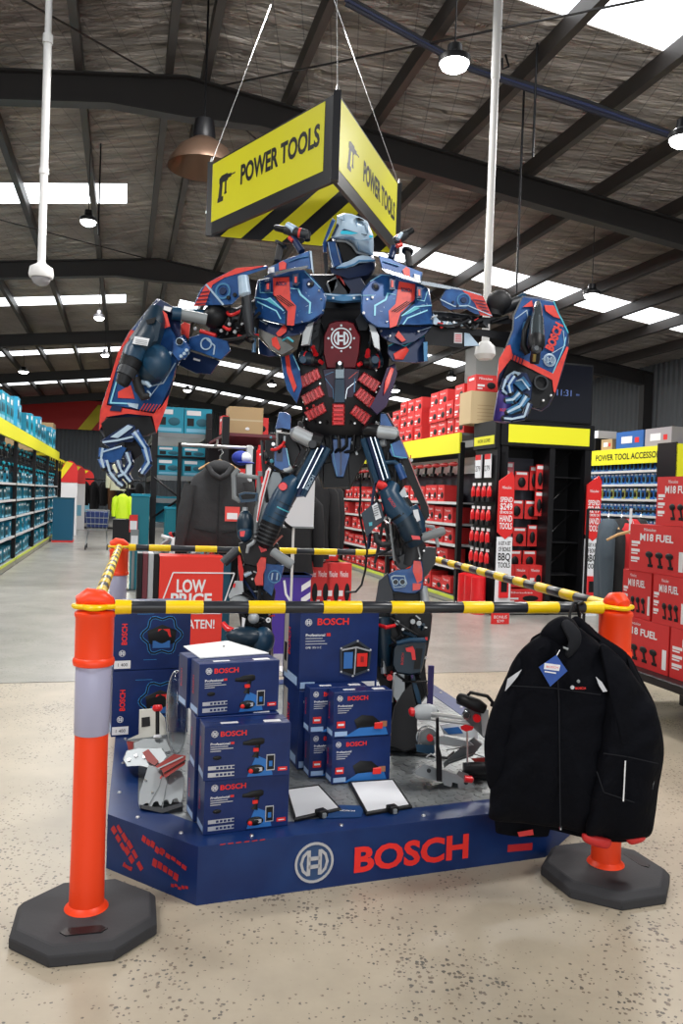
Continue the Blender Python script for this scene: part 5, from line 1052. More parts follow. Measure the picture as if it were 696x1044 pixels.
def drill(mb, pl, a, b, r, body=TOOL, handle=None, ring_=RRED, d=0.0, d2=0.0):
    """power drill: motor end a, chuck end b"""
    q = lambda t: (a[0] + (b[0] - a[0]) * t, a[1] + (b[1] - a[1]) * t, d + (d2 - d) * t)
    rod(mb, pl, [(*q(0), r * .7), (*q(.04), r * .95), (*q(.5), r), (*q(.55), r * .85)], body)
    rod(mb, pl, [(*q(.55), r * .92), (*q(.66), r * .85)], DKG); rod(mb, pl, [(*q(.66), r * .7), (*q(.9), r * .62), (*q(.95), r * .4)], BLK); rod(mb, pl, [(*q(.2), r * 1.02), (*q(.26), r * 1.02)], ring_)
    if handle: rod(mb, pl, [(*q(.25), r * .6), (handle[0], handle[1], d + .02, r * .5)], LOOP); rod(mb, pl, [(handle[0], handle[1], d + .02, r * .85), (handle[0] + (handle[0] - q(.25)[0]) * .3, handle[1] + (handle[1] - q(.25)[1]) * .3, d + .02, r * .85)], BLK)
CHC = crop(240, 210, .3017); HDC = crop(320, 205, .1149); LC = crop(245, 225, .1437); RC = crop(365, 225, .1437); CC = crop(290, 310, .1724)
base = W(345, 700, 4.45); base.z = PZ
R = thing('robot_sculpture', 'giant blue and red robot sculpture built from power tools on the platform', 'robot', base)
def P_(mb, name, parent=None, bevel=0.0, label=None):
    if name in ('cyan_stripe', 'black_marking', 'red_stripe', 'bolt', 'seam_line') and parent is not None: return merge(mb, parent)
    o = mb.build(name, parent or R, bevel=bevel)
    if label: o['label'] = label
    return o
# ---- head
h = PL(HDC, 4.1, (350, 300), .00015, .0002)
mb = MB(); mb.ell(h(330, 350, .17), (.1, .12, .125), RNAV, n=16, k=10); mb.ell(h(350, 560, .2), (.12, .13, .1), RNAV)
armor(mb, h, [(140, 590), (200, 600), (300, 590), (400, 570), (540, 540), (545, 600), (480, 660), (300, 690), (150, 640)], .2, RNAV, d=.03)
head = P_(mb, 'head')
mb = MB(); face = [(205, 350), (150, 325), (195, 215), (205, 130), (260, 105), (330, 112), (425, 150), (475, 180), (525, 300), (530, 400), (525, 480), (480, 478), (400, 460), (372, 430), (340, 380), (285, 352)]
cx, cy = 370, 290
mb.loft([[h(cx + (x - cx) * f, cy + (y - cy) * f, d_) for x, y in face] for f, d_ in ((.35, -.055), (.7, -.04), (.93, -.012), (1, .02), (1, .12), (.85, .26))], ICE)
P_(mb, 'face_plate', head, label='ice grey faceted face plate')
mb = MB(); decal(mb, h, [(232, 278), (262, 250), (300, 258), (392, 286), (330, 296), (240, 292)], EYE, -.045, .012); decal(mb, h, [(240, 262), (268, 246), (394, 284), (290, 262)], RNAV, -.052, .01); P_(mb, 'eye', head)
mb = MB(); decal(mb, h, [(470, 300), (524, 308), (522, 322), (490, 324)], EYE, -.012, .02); P_(mb, 'eye', head)
mb = MB(); stripe(mb, h, [(395, 287), (470, 301)], 5, DKG, -.045, .01); stripe(mb, h, [(380, 155), (380, 270)], 3, ICD, -.042, .01); stripe(mb, h, [(380, 300), (400, 455)], 3, ICD, -.042, .01); stripe(mb, h, [(270, 330), (420, 350), (520, 335)], 3, ICD, -.046, .01)
stripe(mb, h, [(205, 150), (270, 170), (260, 125)], 3, ICD, -.03, .01); stripe(mb, h, [(400, 180), (470, 200), (480, 280)], 3, ICD, -.036, .01); decal(mb, h, [(365, 152), (400, 145), (440, 165), (445, 178), (400, 170)], BLK, -.03, .02); P_(mb, 'seam_line', head)
mb = MB(); armor(mb, h, [(205, 360), (285, 358), (345, 395), (385, 465), (370, 500), (320, 520), (262, 540), (225, 440)], .1, BLK, d=-.01); rod(mb, h, [(300, 400, .0, 12), (345, 470, .0, 12), (335, 500, 0, 12)], DKG); P_(mb, 'mouth_grille', head)
mb = MB(); rod(mb, h, [(200, 352, -.02, 10), (285, 358, -.03, 11), (340, 395, -.035, 11), (380, 455, -.03, 11), (480, 480, -.01, 8)], GREY, 8); P_(mb, 'jaw_rim', head)
mb = MB(); armor(mb, h, [(190, 590), (255, 548), (300, 535), (380, 490), (430, 478), (500, 492), (545, 530), (470, 545), (400, 548), (360, 575), (280, 598)], .08, ICE, d=-.03); stripe(mb, h, [(200, 592), (280, 586), (360, 560), (400, 530), (540, 528)], 14, ICD, -.03, .012); P_(mb, 'chin_guard', head)
mb = MB(); armor(mb, h, [(118, 362), (185, 358), (228, 440), (252, 560), (170, 592), (138, 500)], .1, RBLU, d=-.02); stripe(mb, h, [(125, 368), (150, 500), (175, 585)], 7, ICE, -.02); stripe(mb, h, [(195, 380), (215, 470), (240, 555)], 5, MIR, -.02); P_(mb, 'cheek_guard', head)
mb = MB(); armor(mb, h, [(163, 148), (192, 170), (110, 345), (112, 455), (82, 460), (75, 378), (118, 262)], .12, RBLU, d=.03); armor(mb, h, [(205, 195), (225, 215), (165, 300), (152, 310)], .05, RNAV, d=-.02); stripe(mb, h, [(188, 175), (112, 345)], 6, ICE, .03); decal(mb, h, [(80, 460), (118, 460), (125, 620), (95, 650)], DKG, .08, .05); P_(mb, 'ear_panel', head)
# ---- torso
c = PL(CHC, 4.2, (350, 500), 0, 0)
mb = MB(); core = [(255, 330), (300, 345), (420, 345), (470, 330), (505, 420), (520, 500), (510, 640), (470, 740), (430, 775), (270, 775), (235, 740), (215, 640), (205, 500), (225, 420)]
armor(mb, c, core, .32, BLKM, d=.0, inset=.08, belly=.92); armor(mb, c, [(180, 230), (540, 230), (560, 420), (160, 420)], .25, DKG, d=.16, belly=.95)
torso = P_(mb, 'torso')
q = PL(CC, 4.17, (335, 350), 0, .0001)
mb = MB(); armor(mb, q, [(262, 115), (300, 100), (370, 98), (410, 112), (450, 190), (442, 300), (422, 382), (248, 382), (228, 295), (230, 190)], .05, MAR); P_(mb, 'chest_plate', torso, label='glossy maroon chest plate')
mb = MB(); logo(mb, fram(q, 335, 203, -.001), 62 * q.k, SILV, .006); bolts(mb, q, [(335 + 76 * math.cos(k * PI / 4), 203 + 76 * math.sin(k * PI / 4)) for k in range(8)], 7, SILV, -.002); P_(mb, 'emblem', torso)
mb = MB(); armor(mb, q, [(222, 385), (300, 378), (380, 378), (450, 385), (430, 480), (395, 590), (265, 590), (240, 480)], .05, PURP, d=.01)
stripe(mb, q, [(240, 420), (290, 400)], 4, ICD, .01); stripe(mb, q, [(240, 440), (285, 500), (290, 560)], 4, ICD, .01); stripe(mb, q, [(430, 400), (380, 440)], 4, RRED, .01); stripe(mb, q, [(420, 460), (370, 500), (360, 560)], 4, MIR, .01); stripe(mb, q, [(415, 440), (412, 520)], 6, ICD, .01); P_(mb, 'belly_plate', torso)
mb = MB(); rod(mb, q, [(325, 345, -.03, 22), (325, 385, -.03, 24)], DKG); armor(mb, q, [(300, 375), (352, 375), (352, 440), (300, 440)], .04, GLOSSG, d=-.03); armor(mb, q, [(298, 440), (354, 440), (356, 585), (292, 585)], .04, TOOL2, d=-.03); disc(mb, q, 326, 350, 12, MIR, -.06); P_(mb, 'center_bar', torso)
for quad, ax in (([(80, 435), (195, 375), (220, 435), (105, 500)], 0), ([(95, 545), (210, 480), (240, 540), (120, 600)], 0), ([(115, 640), (230, 580), (250, 635), (145, 695)], 0), ([(430, 450), (470, 400), (570, 465), (535, 525)], 1), ([(410, 540), (450, 490), (550, 565), (505, 620)], 1), ([(385, 645), (420, 595), (515, 660), (475, 720)], 1), ([(355, 590), (355, 718), (280, 718), (283, 590)], 0)):
    A, B, C_, D = quad
    if ax: A, B, C_, D = B, C_, D, A            # A->B the long way
    lp = lambda u, v: tuple((A[i] * (1 - u) + B[i] * u) * (1 - v) + (D[i] * (1 - u) + C_[i] * u) * v for i in (0, 1))
    mb = MB(); armor(mb, q, [lp(0, 0), lp(1, 0), lp(1, 1), lp(0, 1)], .07, REDC, d=-.03, inset=.03)
    b = P_(mb, 'battery_block', torso, label='glossy red ribbed block'); mb = MB()
    for k in range(5):
        u0, u1 = k / 5 + .02, (k + 1) / 5 - .02; mb.loft([[q(*lp(u0, .02), -.03), q(*lp(u1, .02), -.03), q(*lp(u1, .98), -.03), q(*lp(u0, .98), -.03)], [q(*lp(u0 + .03, .1), -.052), q(*lp(u1 - .03, .1), -.052), q(*lp(u1 - .03, .9), -.052), q(*lp(u0 + .03, .9), -.052)]], REDC)
        for v in (): mb.loft([[q(*lp(u0 + .06, v - .06), -.05), q(*lp(u1 - .06, v - .06), -.05), q(*lp(u1 - .06, v + .06), -.05), q(*lp(u0 + .06, v + .06), -.05)], [q(*lp(u0 + .07, v - .04), -.058), q(*lp(u1 - .07, v - .04), -.058), q(*lp(u1 - .07, v + .04), -.058), q(*lp(u0 + .07, v + .04), -.058)]], REDC)
    P_(mb, 'rib', b)
for pts in ([(122, 132), (175, 100), (165, 160), (150, 245), (98, 250), (108, 190)], [(495, 115), (540, 140), (556, 200), (562, 278), (525, 245), (510, 170)]):
    mb = MB(); armor(mb, q, pts, .04, LGREY, d=-.02); P_(mb, 'white_bracket', torso)
mb = MB(); drill(mb, q, (90, 310), (230, 345), 38, TOOL, None, REDC, -.02, -.05); rod(mb, q, [(165, 260, -.02, 14), (185, 300, -.06, 16)], REDC); rod(mb, q, [(205, 335, -.07, 12), (225, 350, -.08, 12)], REDC); disc(mb, q, 110, 330, 22, TOOL2, -.05, .02); P_(mb, 'power_drill', torso)
mb = MB(); drill(mb, q, (575, 335), (450, 350), 42, TOOL, None, REDC, -.02, -.05); rod(mb, q, [(495, 275, -.02, 14), (490, 310, -.06, 16)], REDC); rod(mb, q, [(435, 362, -.07, 13), (455, 350, -.08, 13)], REDC); disc(mb, q, 535, 330, 24, TOOL2, -.06, .02); P_(mb, 'power_drill', torso)
mb = MB(); armor(mb, c, [(240, 120 + 260), (262, 330), (300, 345), (280, 440), (235, 480)], .1, DKG, d=.0); P_(mb, 'side_frame', torso); mb = MB(); armor(mb, c, [(440, 340), (480, 335), (500, 400), (470, 480), (445, 440)], .1, DKG, d=.0); P_(mb, 'side_frame', torso); mb = MB()
bolts(mb, q, [(210, 470), (60, 150), (600, 185), (620, 200), (210, 700), (415, 705), (540, 520), (130, 680), (580, 160)], 7, STEEL, .0); P_(mb, 'bolt', torso)
mb = MB()
for pts, m in (([(310, 255), (350, 240), (385, 290), (370, 330), (330, 320)], DKG), ([(360, 240), (420, 235), (440, 270), (420, 318), (380, 315)], RNAV), ([(335, 225), (352, 235), (390, 285), (385, 300), (345, 250)], RRED), ([(305, 262), (340, 235), (345, 270), (320, 300)], GREY)): armor(mb, c, pts, .12, m, d=.03)
P_(mb, 'neck', torso)
mb = MB(); rod(mb, c, [(255, 300, -.06, 12), (300, 308, -.1, 13), (365, 314, -.12, 14), (430, 310, -.1, 13), (478, 300, -.06, 12)], ICD, 6); bolts(mb, c, [(275, 302), (460, 302), (330, 312), (400, 312)], 4, STEEL, -.14); stripe(mb, c, [(262, 290), (300, 298), (365, 304), (430, 300), (470, 290)], 4, ICE, -.1, .03); P_(mb, 'collar_bar', torso)
mb = MB(); [rod(mb, c, [(240 + i * 35, 680, .05, 5), (230 + i * 40, 730, .0, 5), (250 + i * 30, 770, .03, 5)], BLK, 6) for i in range(6)]; P_(mb, 'waist_cable', torso)
# ---- chest and shoulder armour, left of the photo
def shoulder(cf, s, Y):
    a = PL(cf, Y, (350, 560), .00035 * -s, -.00015)
    return a
L_ = shoulder(LC, 1, 4.02)
mb = MB(); armor(mb, L_, [(122, 420), (230, 395), (345, 350), (450, 350), (500, 385), (580, 480), (612, 545), (590, 660), (490, 722), (385, 742), (330, 745), (200, 715), (90, 680), (98, 560)], .26, RBLU, belly=.9)
LA = P_(mb, 'chest_armor')
mb = MB(); armor(mb, L_, [(92, 682), (200, 718), (330, 748), (385, 745), (500, 715), (585, 665), (520, 740), (420, 810), (300, 835), (190, 800), (100, 750)], .2, RNAV, d=.05); stripe(mb, L_, [(110, 690), (190, 735)], 5, ICE, .045); bolts(mb, L_, [(120, 692), (185, 733), (365, 770), (470, 760)], 8, STEEL, .04); armor(mb, L_, [(250, 800), (310, 735), (330, 760), (325, 790), (285, 820), (265, 822)], .02, RRED, d=.04); P_(mb, 'lower_facet', LA)
mb = MB(); decal(mb, L_, [(230, 400), (345, 395), (355, 560), (395, 605), (380, 745), (330, 742), (335, 640), (232, 530)], RRED); P_(mb, 'red_stripe', LA)
mb = MB(); [stripe(mb, L_, [(243 + i * 17, 535 - i * 3), (345 + i * 17, 607 - i * 3)], 6, BLK, -.004, .003) for i in range(3)]; mb.text('BOSCH', 30 * L_.k, RNAV, fram(L_, 290, 447, -.004, -.03), w=85 * L_.k, bold=.03); stripe(mb, L_, [(232, 530), (325, 640), (322, 740)], 9, BLK, 0, .004); stripe(mb, L_, [(232, 400), (345, 396)], 8, RNAV, -.004); P_(mb, 'black_marking', LA)
mb = MB(); [stripe(mb, L_, p, w, CYAN, 0) for p, w in (([(410, 485), (428, 525), (495, 582), (490, 655)], 13), ([(105, 545), (180, 560), (210, 548), (305, 638)], 8), ([(120, 575), (255, 640), (285, 695)], 9), ([(355, 480), (410, 485)], 5), ([(455, 360), (570, 480)], 4), ([(135, 430), (140, 510), (230, 510)], 5))]; decal(mb, L_, [(180, 562), (215, 550), (302, 636), (240, 600)], CYF); P_(mb, 'cyan_stripe', LA)
for x0, y0, x1, y1 in ((172, 425, 215, 505), (370, 378, 412, 458)):
    mb = MB(); armor(mb, L_, [(x0, y0), (x1, y0 - 5), (x1, y1), (x0, y1)], .05, RNAV, d=-.04); decal(mb, L_, [(x0 + 14, y0 + 20), (x1 - 12, y0 + 18), (x1 - 12, y1 - 18), (x0 + 14, y1 - 18)], RRED, -.04); P_(mb, 'vent_pod', LA)
mb = MB(); disc(mb, L_, 497, 450, 30, RNAV, 0, .004); disc(mb, L_, 504, 452, 18, BLK, -.004, .003); disc(mb, L_, 488, 452, 9, WHT, -.004, .006); bolts(mb, L_, [(140, 440), (575, 560), (590, 640), (100, 650), (440, 720), (560, 500)], 6, STEEL); P_(mb, 'bolt', LA)
mb = MB(); armor(mb, L_, [(190, 400), (200, 335), (280, 290), (400, 245), (490, 212), (505, 345), (430, 335), (330, 355)], .16, RBLU, d=.03); LID = P_(mb, 'shoulder_lid', LA)
mb = MB(); armor(mb, L_, [(150, 405), (205, 372), (340, 340), (482, 316), (482, 334), (340, 362), (200, 402)], .04, MIR, d=-.06); decal(mb, L_, [(490, 212), (505, 215), (520, 380), (505, 345)], ICE, .0, .06); P_(mb, 'chromed_edge', LID)
mb = MB(); decal(mb, L_, [(197, 335), (240, 326), (240, 368), (200, 376)], WHT, .025); decal(mb, L_, [(272, 300), (300, 285), (325, 300), (322, 342), (275, 352)], RRED, .025); stripe(mb, L_, [(340, 290), (420, 262), (480, 250)], 4, ICD, .025); P_(mb, 'label_patch', LID)
mb = MB(); armor(mb, L_, [(130, 765), (300, 840), (385, 905), (300, 955), (215, 915), (150, 830)], .03, mat('worn grey plate', (.13, .14, .14), .4, .3, var=(8, (.2, .2, .19), .4, .7)), d=.02); armor(mb, L_, [(220, 835), (255, 820), (285, 900), (270, 920), (225, 885)], .01, RRED, d=.012); FL_ = P_(mb, 'lower_flap', LA)
mb = MB(); armor(mb, L_, [(98, 752), (115, 752), (108, 935), (80, 935)], .05, ICD, d=.03); stripe(mb, L_, [(104, 758), (92, 930)], 6, ICE, .03); armor(mb, L_, [(128, 830), (210, 915), (290, 960), (200, 965), (130, 945)], .12, RNAV, d=.08); rod(mb, L_, [(300, 850, .02, 8), (335, 830, .0, 8), (375, 860, .02, 8)], CYF, 6); P_(mb, 'flap_post', LA)
mb = MB(); armor(mb, L_, [(440, 800), (480, 730), (525, 712), (500, 790), (480, 880), (435, 890)], .05, LGREY, d=.03, inset=.08); P_(mb, 'white_bracket', LA)
mb = MB(); armor(mb, L_, [(285, 960), (370, 940), (420, 1044), (440, 1180), (400, 1300), (330, 1200), (300, 1080)], .12, RBLU, d=.12); stripe(mb, L_, [(375, 960), (420, 1060)], 6, CYAN, .12); armor(mb, L_, [(315, 960), (345, 950), (360, 1060), (400, 1180), (380, 1220), (330, 1080)], .02, RRED, d=.11); P_(mb, 'rib_plate', LA)
mb = MB(); rod(mb, L_, [(285, 165, .06, 27), (262, 285, .05, 24)], LOOP); rod(mb, L_, [(290, 160, .06, 48), (282, 175, .06, 48)], BLK); drill(mb, L_, (480, 100), (225, 45), 36, DKG, None, RRED, .1, .02); rod(mb, L_, [(330, 35, .05, 30), (385, 70, .06, 34)], ICE); rod(mb, L_, [(370, 120, .08, 24), (435, 220, .08, 26)], RNAV); rod(mb, L_, [(345, 120, .06, 14), (370, 145, .06, 14)], RRED); rod(mb, L_, [(470, 85, .1, 30), (475, 140, .1, 22)], BLK); P_(mb, 'rotary_hammer', LA)
# ---- right of the photo
G = PL(RC, 4.02, (300, 560), .00035, -.00015)
mb = MB(); armor(mb, G, [(160, 375), (245, 385), (330, 415), (430, 445), (505, 485), (522, 600), (527, 738), (440, 745), (300, 740), (215, 765), (130, 760), (60, 715), (18, 650), (22, 500), (85, 425)], .26, RBLU, belly=.9); RA = P_(mb, 'chest_armor')
mb = MB(); armor(mb, G, [(135, 765), (220, 768), (300, 745), (440, 750), (527, 745), (490, 800), (400, 860), (300, 885), (215, 860), (160, 820)], .2, RNAV, d=.05); bolts(mb, G, [(425, 788), (222, 820), (160, 785)], 8, STEEL, .04); stripe(mb, G, [(425, 785), (515, 755)], 4, ICE, .045); armor(mb, G, [(285, 778), (340, 850), (312, 862), (262, 818)], .02, RRED, d=.04); P_(mb, 'lower_facet', RA)
mb = MB(); decal(mb, G, [(290, 430), (405, 450), (400, 560), (300, 655), (272, 745), (225, 762), (215, 640), (265, 590)], RRED); P_(mb, 'red_stripe', RA)
mb = MB(); [stripe(mb, G, [(240 + i * 17, 642 + i * 3), (348 + i * 17, 572 + i * 3)], 6, BLK, -.004, .003) for i in range(3)]; mb.text('BOSCH', 30 * G.k, RNAV, fram(G, 342, 492, -.004, -.12), w=85 * G.k, bold=.03); stripe(mb, G, [(400, 575), (310, 665), (280, 750)], 10, BLK, 0, .004); P_(mb, 'black_marking', RA)
mb = MB(); [stripe(mb, G, p, w, CYAN, 0) for p, w in (([(210, 515), (195, 560), (120, 602), (118, 670)], 13), ([(320, 735), (350, 690), (490, 635)], 9), ([(305, 678), (400, 610), (520, 600)], 7), ([(85, 430), (165, 385), (240, 390)], 4), ([(25, 530), (110, 530)], 4), ([(420, 560), (470, 570), (490, 500)], 5), ([(215, 515), (265, 525)], 5))]; decal(mb, G, [(305, 680), (400, 612), (440, 618), (370, 655)], CYF); P_(mb, 'cyan_stripe', RA)
for x0, y0, x1, y1 in ((222, 400, 262, 490), (415, 465, 452, 550)):
    mb = MB(); armor(mb, G, [(x0, y0), (x1, y0 + 8), (x1, y1), (x0, y1)], .05, RNAV, d=-.04); decal(mb, G, [(x0 + 12, y0 + 22), (x1 - 12, y0 + 25), (x1 - 12, y1 - 18), (x0 + 12, y1 - 18)], RRED, -.04); P_(mb, 'vent_pod', RA)
mb = MB(); disc(mb, G, 122, 470, 30, RNAV, 0, .004); disc(mb, G, 124, 470, 18, BLK, -.004, .003); disc(mb, G, 100, 546, 10, WHT, -.004, .006); disc(mb, G, 38, 655, 10, WHT, -.004, .006); bolts(mb, G, [(515, 500), (515, 700), (60, 560), (200, 720)], 6, STEEL); P_(mb, 'bolt', RA)
mb = MB(); armor(mb, G, [(142, 245), (230, 270), (350, 325), (460, 368), (445, 425), (350, 392), (240, 355), (165, 335)], .16, RBLU, d=.03); LID = P_(mb, 'shoulder_lid', RA)
mb = MB(); armor(mb, G, [(162, 340), (205, 345), (330, 385), (455, 428), (445, 446), (320, 410), (190, 366)], .04, MIR, d=-.06); P_(mb, 'chromed_edge', LID)
mb = MB(); decal(mb, G, [(395, 375), (440, 388), (440, 425), (398, 412)], WHT, .025); decal(mb, G, [(315, 350), (340, 325), (365, 342), (368, 398), (325, 385)], RRED, .025); stripe(mb, G, [(180, 285), (290, 320)], 4, ICD, .025); P_(mb, 'label_patch', LID)
mb = MB(); armor(mb, G, [(210, 885), (270, 868), (380, 860), (460, 800), (490, 860), (495, 1000), (400, 1012), (240, 1000), (205, 940)], .16, RNAV, d=.09); stripe(mb, G, [(215, 890), (260, 868), (330, 890), (470, 815)], 6, CYF, .09); armor(mb, G, [(250, 945), (340, 890), (360, 920), (320, 985), (262, 985)], .015, RRED, d=.08, inset=.2); armor(mb, G, [(462, 860), (492, 858), (492, 998), (466, 1002)], .05, ICD, d=.05); P_(mb, 'lower_flap', RA)
mb = MB(); armor(mb, G, [(75, 730), (110, 735), (150, 820), (155, 925), (115, 900), (95, 820)], .05, LGREY, d=.03, inset=.08); P_(mb, 'white_bracket', RA)
mb = MB(); armor(mb, G, [(260, 1010), (205, 1040), (150, 1200), (80, 1330), (130, 1380), (200, 1320), (250, 1180), (280, 1080)], .12, PURP, d=.12); armor(mb, G, [(230, 1040), (255, 1050), (215, 1180), (180, 1240), (190, 1140)], .02, RRED, d=.11, inset=.1); P_(mb, 'rib_plate', RA)
mb = MB(); rod(mb, G, [(350, 215, .06, 26), (365, 330, .05, 24)], LOOP); rod(mb, G, [(352, 210, .06, 44), (348, 224, .06, 44)], BLK); drill(mb, G, (255, 150), (400, 58), 34, DKG, None, RRED, .1, .02); rod(mb, G, [(255, 185, .08, 24), (232, 270, .08, 26)], RNAV); rod(mb, G, [(310, 90, .05, 14), (280, 130, .05, 16)], ICE); rod(mb, G, [(275, 180, .04, 16), (310, 170, .04, 16)], RRED); P_(mb, 'rotary_hammer', RA)
mb = MB(); armor(mb, G, [(18, 655), (75, 735), (60, 780), (10, 780), (-20, 700)], .1, DKG, d=.08); P_(mb, 'side_plate', RA)
# ---- left arm
u = PL(crop(170, 250, .2443), 4.08, (250, 250), -.0003, 0)
mb = MB(); rod(mb, u, [(400, 260, .12, 45), (300, 310, .08, 50), (205, 300, .04, 42), (160, 296, .0, 26)], DKG); rod(mb, u, [(160, 296, 0, 26), (25, 285, -.05, 24)], TOOL2); mb.ell(u(205, 300, .02), (.07, .07, .065), BLK)
armor(mb, u, [(170, 330), (300, 255), (390, 300), (380, 370), (300, 420), (180, 390)], .14, BLKM, d=.06); [rod(mb, u, [(180 + i * 30, 330 + (i * 37) % 40, .02, 7), (230 + i * 25, 360 - (i * 23) % 60, -.01, 7), (260 + i * 22, 300 + (i * 31) % 50, .02, 6)], BLK, 6) for i in range(6)]
bolts(mb, u, [(120, 348), (228, 358), (285, 362), (160, 400), (262, 330), (350, 320)], 8, LGREY, -.01); rod(mb, u, [(140, 358, .0, 9), (205, 378, .0, 9)], REDP); UA = P_(mb, 'upper_arm')
mb = MB(); sp = [(110, 255), (140, 185), (165, 160), (210, 135), (290, 95), (420, 84), (420, 95), (330, 125), (305, 215), (272, 250), (240, 252)]
armor(mb, u, sp, .12, RBLU, d=-.04); decal(mb, u, [(112, 255), (165, 160), (290, 95), (420, 84), (330, 108), (240, 135), (190, 165), (160, 250)], RRED, -.04, .004); disc(mb, u, 235, 192, 34, ICD, -.04, .006, r2=26); disc(mb, u, 235, 192, 16, RNAV, -.04, .008); stripe(mb, u, [(165, 165), (235, 248)], 8, ICE, -.046); [stripe(mb, u, [(120 + i * 4, 245 - i * 16), (175, 240 - i * 16)], 3, RNAV, -.046) for i in range(4)]
bolts(mb, u, [(258, 220), (285, 208)], 9, BLK, -.044); P_(mb, 'shoulder_pad', UA)
mb = MB(); rod(mb, u, [(318, 130, -.05, 22), (326, 205, -.05, 26), (330, 215, -.05, 15)], ICE); rod(mb, u, [(330, 210, -.04, 20), (338, 300, -.04, 22), (348, 380, -.02, 14)], DKG); rod(mb, u, [(310, 150, -.06, 6), (320, 240, -.06, 6), (300, 320, -.04, 6)], BLK, 6); P_(mb, 'piston', UA)
mb = MB(); armor(mb, u, [(92, 385), (150, 368), (255, 400), (268, 440), (228, 480), (85, 430)], .1, RBLU, d=-.02); armor(mb, u, [(80, 436), (225, 484), (185, 540), (120, 535), (45, 500)], .1, RNAV, d=.03); disc(mb, u, 165, 412, 26, ICE, -.02, .006, r2=21); stripe(mb, u, [(165, 390), (200, 420), (195, 455)], 6, ICE, -.02); decal(mb, u, [(112, 470), (140, 478), (138, 486), (110, 478)], WHT, .02); P_(mb, 'elbow_pad', UA)
mb = MB(); armor(mb, u, [(38, 355), (72, 318), (98, 330), (92, 392)], .08, RRED, d=-.04); armor(mb, u, [(20, 400), (75, 370), (100, 440), (40, 500), (10, 470)], .09, RBLU, d=-.05); disc(mb, u, 52, 402, 14, RNAV, -.052, .006); bolts(mb, u, [(72, 470), (88, 450), (90, 430)], 8, ICE, -.052); P_(mb, 'elbow_joint', UA)
f = PL(crop(90, 290, .201), 3.85, (280, 430), -.0002, -.0001)
out = [(348, 70), (438, 120), (470, 160), (470, 280), (458, 370), (440, 470), (402, 600), (345, 755), (300, 770), (80, 775), (52, 735), (60, 640), (105, 495), (150, 345), (200, 250), (280, 150)]
mb = MB(); armor(mb, f, out, .22, RNAV, d=.03, inset=.03, belly=.9); FA = P_(mb, 'forearm')
mb = MB(); armor(mb, f, [(60, 640), (75, 600), (105, 495), (150, 345), (215, 230), (235, 235), (185, 320), (140, 430), (105, 560), (92, 612), (330, 655), (372, 620), (408, 560), (400, 610), (345, 755), (325, 668), (200, 655), (92, 672), (55, 742)], .05, RRED, d=.0, inset=0); P_(mb, 'red_rim', FA)
mb = MB(); armor(mb, f, [(215, 235), (348, 100), (440, 260), (456, 370), (430, 480), (372, 615), (330, 650), (96, 610), (140, 430), (185, 320)], .03, RBLU, d=.002, inset=.02); stripe(mb, f, [(160, 430), (112, 600), (215, 605)], 8, CYAN, 0); stripe(mb, f, [(155, 420), (185, 340), (250, 260)], 6, CYF, 0); decal(mb, f, [(150, 545), (215, 510), (235, 580), (150, 575)], RRED, 0); decal(mb, f, [(195, 600), (255, 606), (250, 632), (205, 618)], ICE, 0, .006); [stripe(mb, f, [(285 + i * 16, 605 + i), (262 + i * 16, 640 + i)], 5, RRED, 0) for i in range(7)]
stripe(mb, f, [(300, 520), (380, 500), (440, 400)], 7, ICE, 0); stripe(mb, f, [(440, 300), (380, 480), (300, 585)], 4, ICE, 0); decal(mb, f, [(120, 612), (170, 618), (165, 645), (108, 640)], RNAV, -.004); P_(mb, 'blue_panel', FA)
mb = MB(); armor(mb, f, [(62, 705), (95, 675), (320, 670), (345, 745), (300, 768), (82, 772)], .06, BLK, d=-.012); P_(mb, 'cuff_opening', FA)
mb = MB(); rod(mb, f, [(345, 130, -.03, 40), (335, 190, -.06, 58), (300, 270, -.09, 70), (262, 320, -.1, 68)], TOOL); rod(mb, f, [(262, 318, -.1, 62), (235, 350, -.12, 60), (222, 385, -.13, 55)], TOOL2, 16); rod(mb, f, [(222, 385, -.13, 56), (205, 425, -.14, 50)], BLK, 16); rod(mb, f, [(205, 425, -.14, 48), (185, 465, -.15, 44)], DKG, 16); rod(mb, f, [(186, 465, -.15, 38), (170, 505, -.16, 32), (166, 512, -.16, 20)], BLK, 16)
[rod(mb, f, [(225 - 6 * i, 372 + 14 * i, -.131, 57 - i), (222 - 6 * i, 378 + 14 * i, -.131, 57 - i)], BLK, 16) for i in range(4)]; H_ = P_(mb, 'demolition_hammer', FA)
mb = MB(); mb.ell(f(345, 395, -.07), (.07, .07, .085), TOOL2); mb.ell(f(320, 440, -.06), (.07, .06, .06), TOOL); armor(mb, f, [(270, 190), (330, 165), (372, 200), (352, 290), (290, 300), (262, 250)], .06, TOOL, d=-.13); armor(mb, f, [(290, 180), (345, 165), (335, 195), (300, 205)], .02, BLK, d=-.14); P_(mb, 'motor_housing', H_)
mb = MB(); decal(mb, f, [(235, 262), (310, 275), (300, 312), (222, 300)], PAPER, -.165, .03); [stripe(mb, f, [(240, 278 + i * 9), (298, 287 + i * 9)], 2, GREY, -.196, .002) for i in range(3)]; P_(mb, 'rating_label', H_)
mb = MB(); rod(mb, f, [(240, 470, -.1, 22), (258, 530, -.08, 24), (280, 570, -.06, 22), (310, 565, -.06, 14)], LOOP); rod(mb, f, [(265, 495, -.08, 12), (300, 500, -.08, 14), (315, 520, -.07, 10)], ICE); rod(mb, f, [(300, 540, -.05, 5), (318, 560, -.06, 5), (300, 580, -.05, 5)], ICE, 6); rod(mb, f, [(340, 480, -.04, 20), (300, 470, -.06, 22)], BLK); P_(mb, 'side_handle', H_)
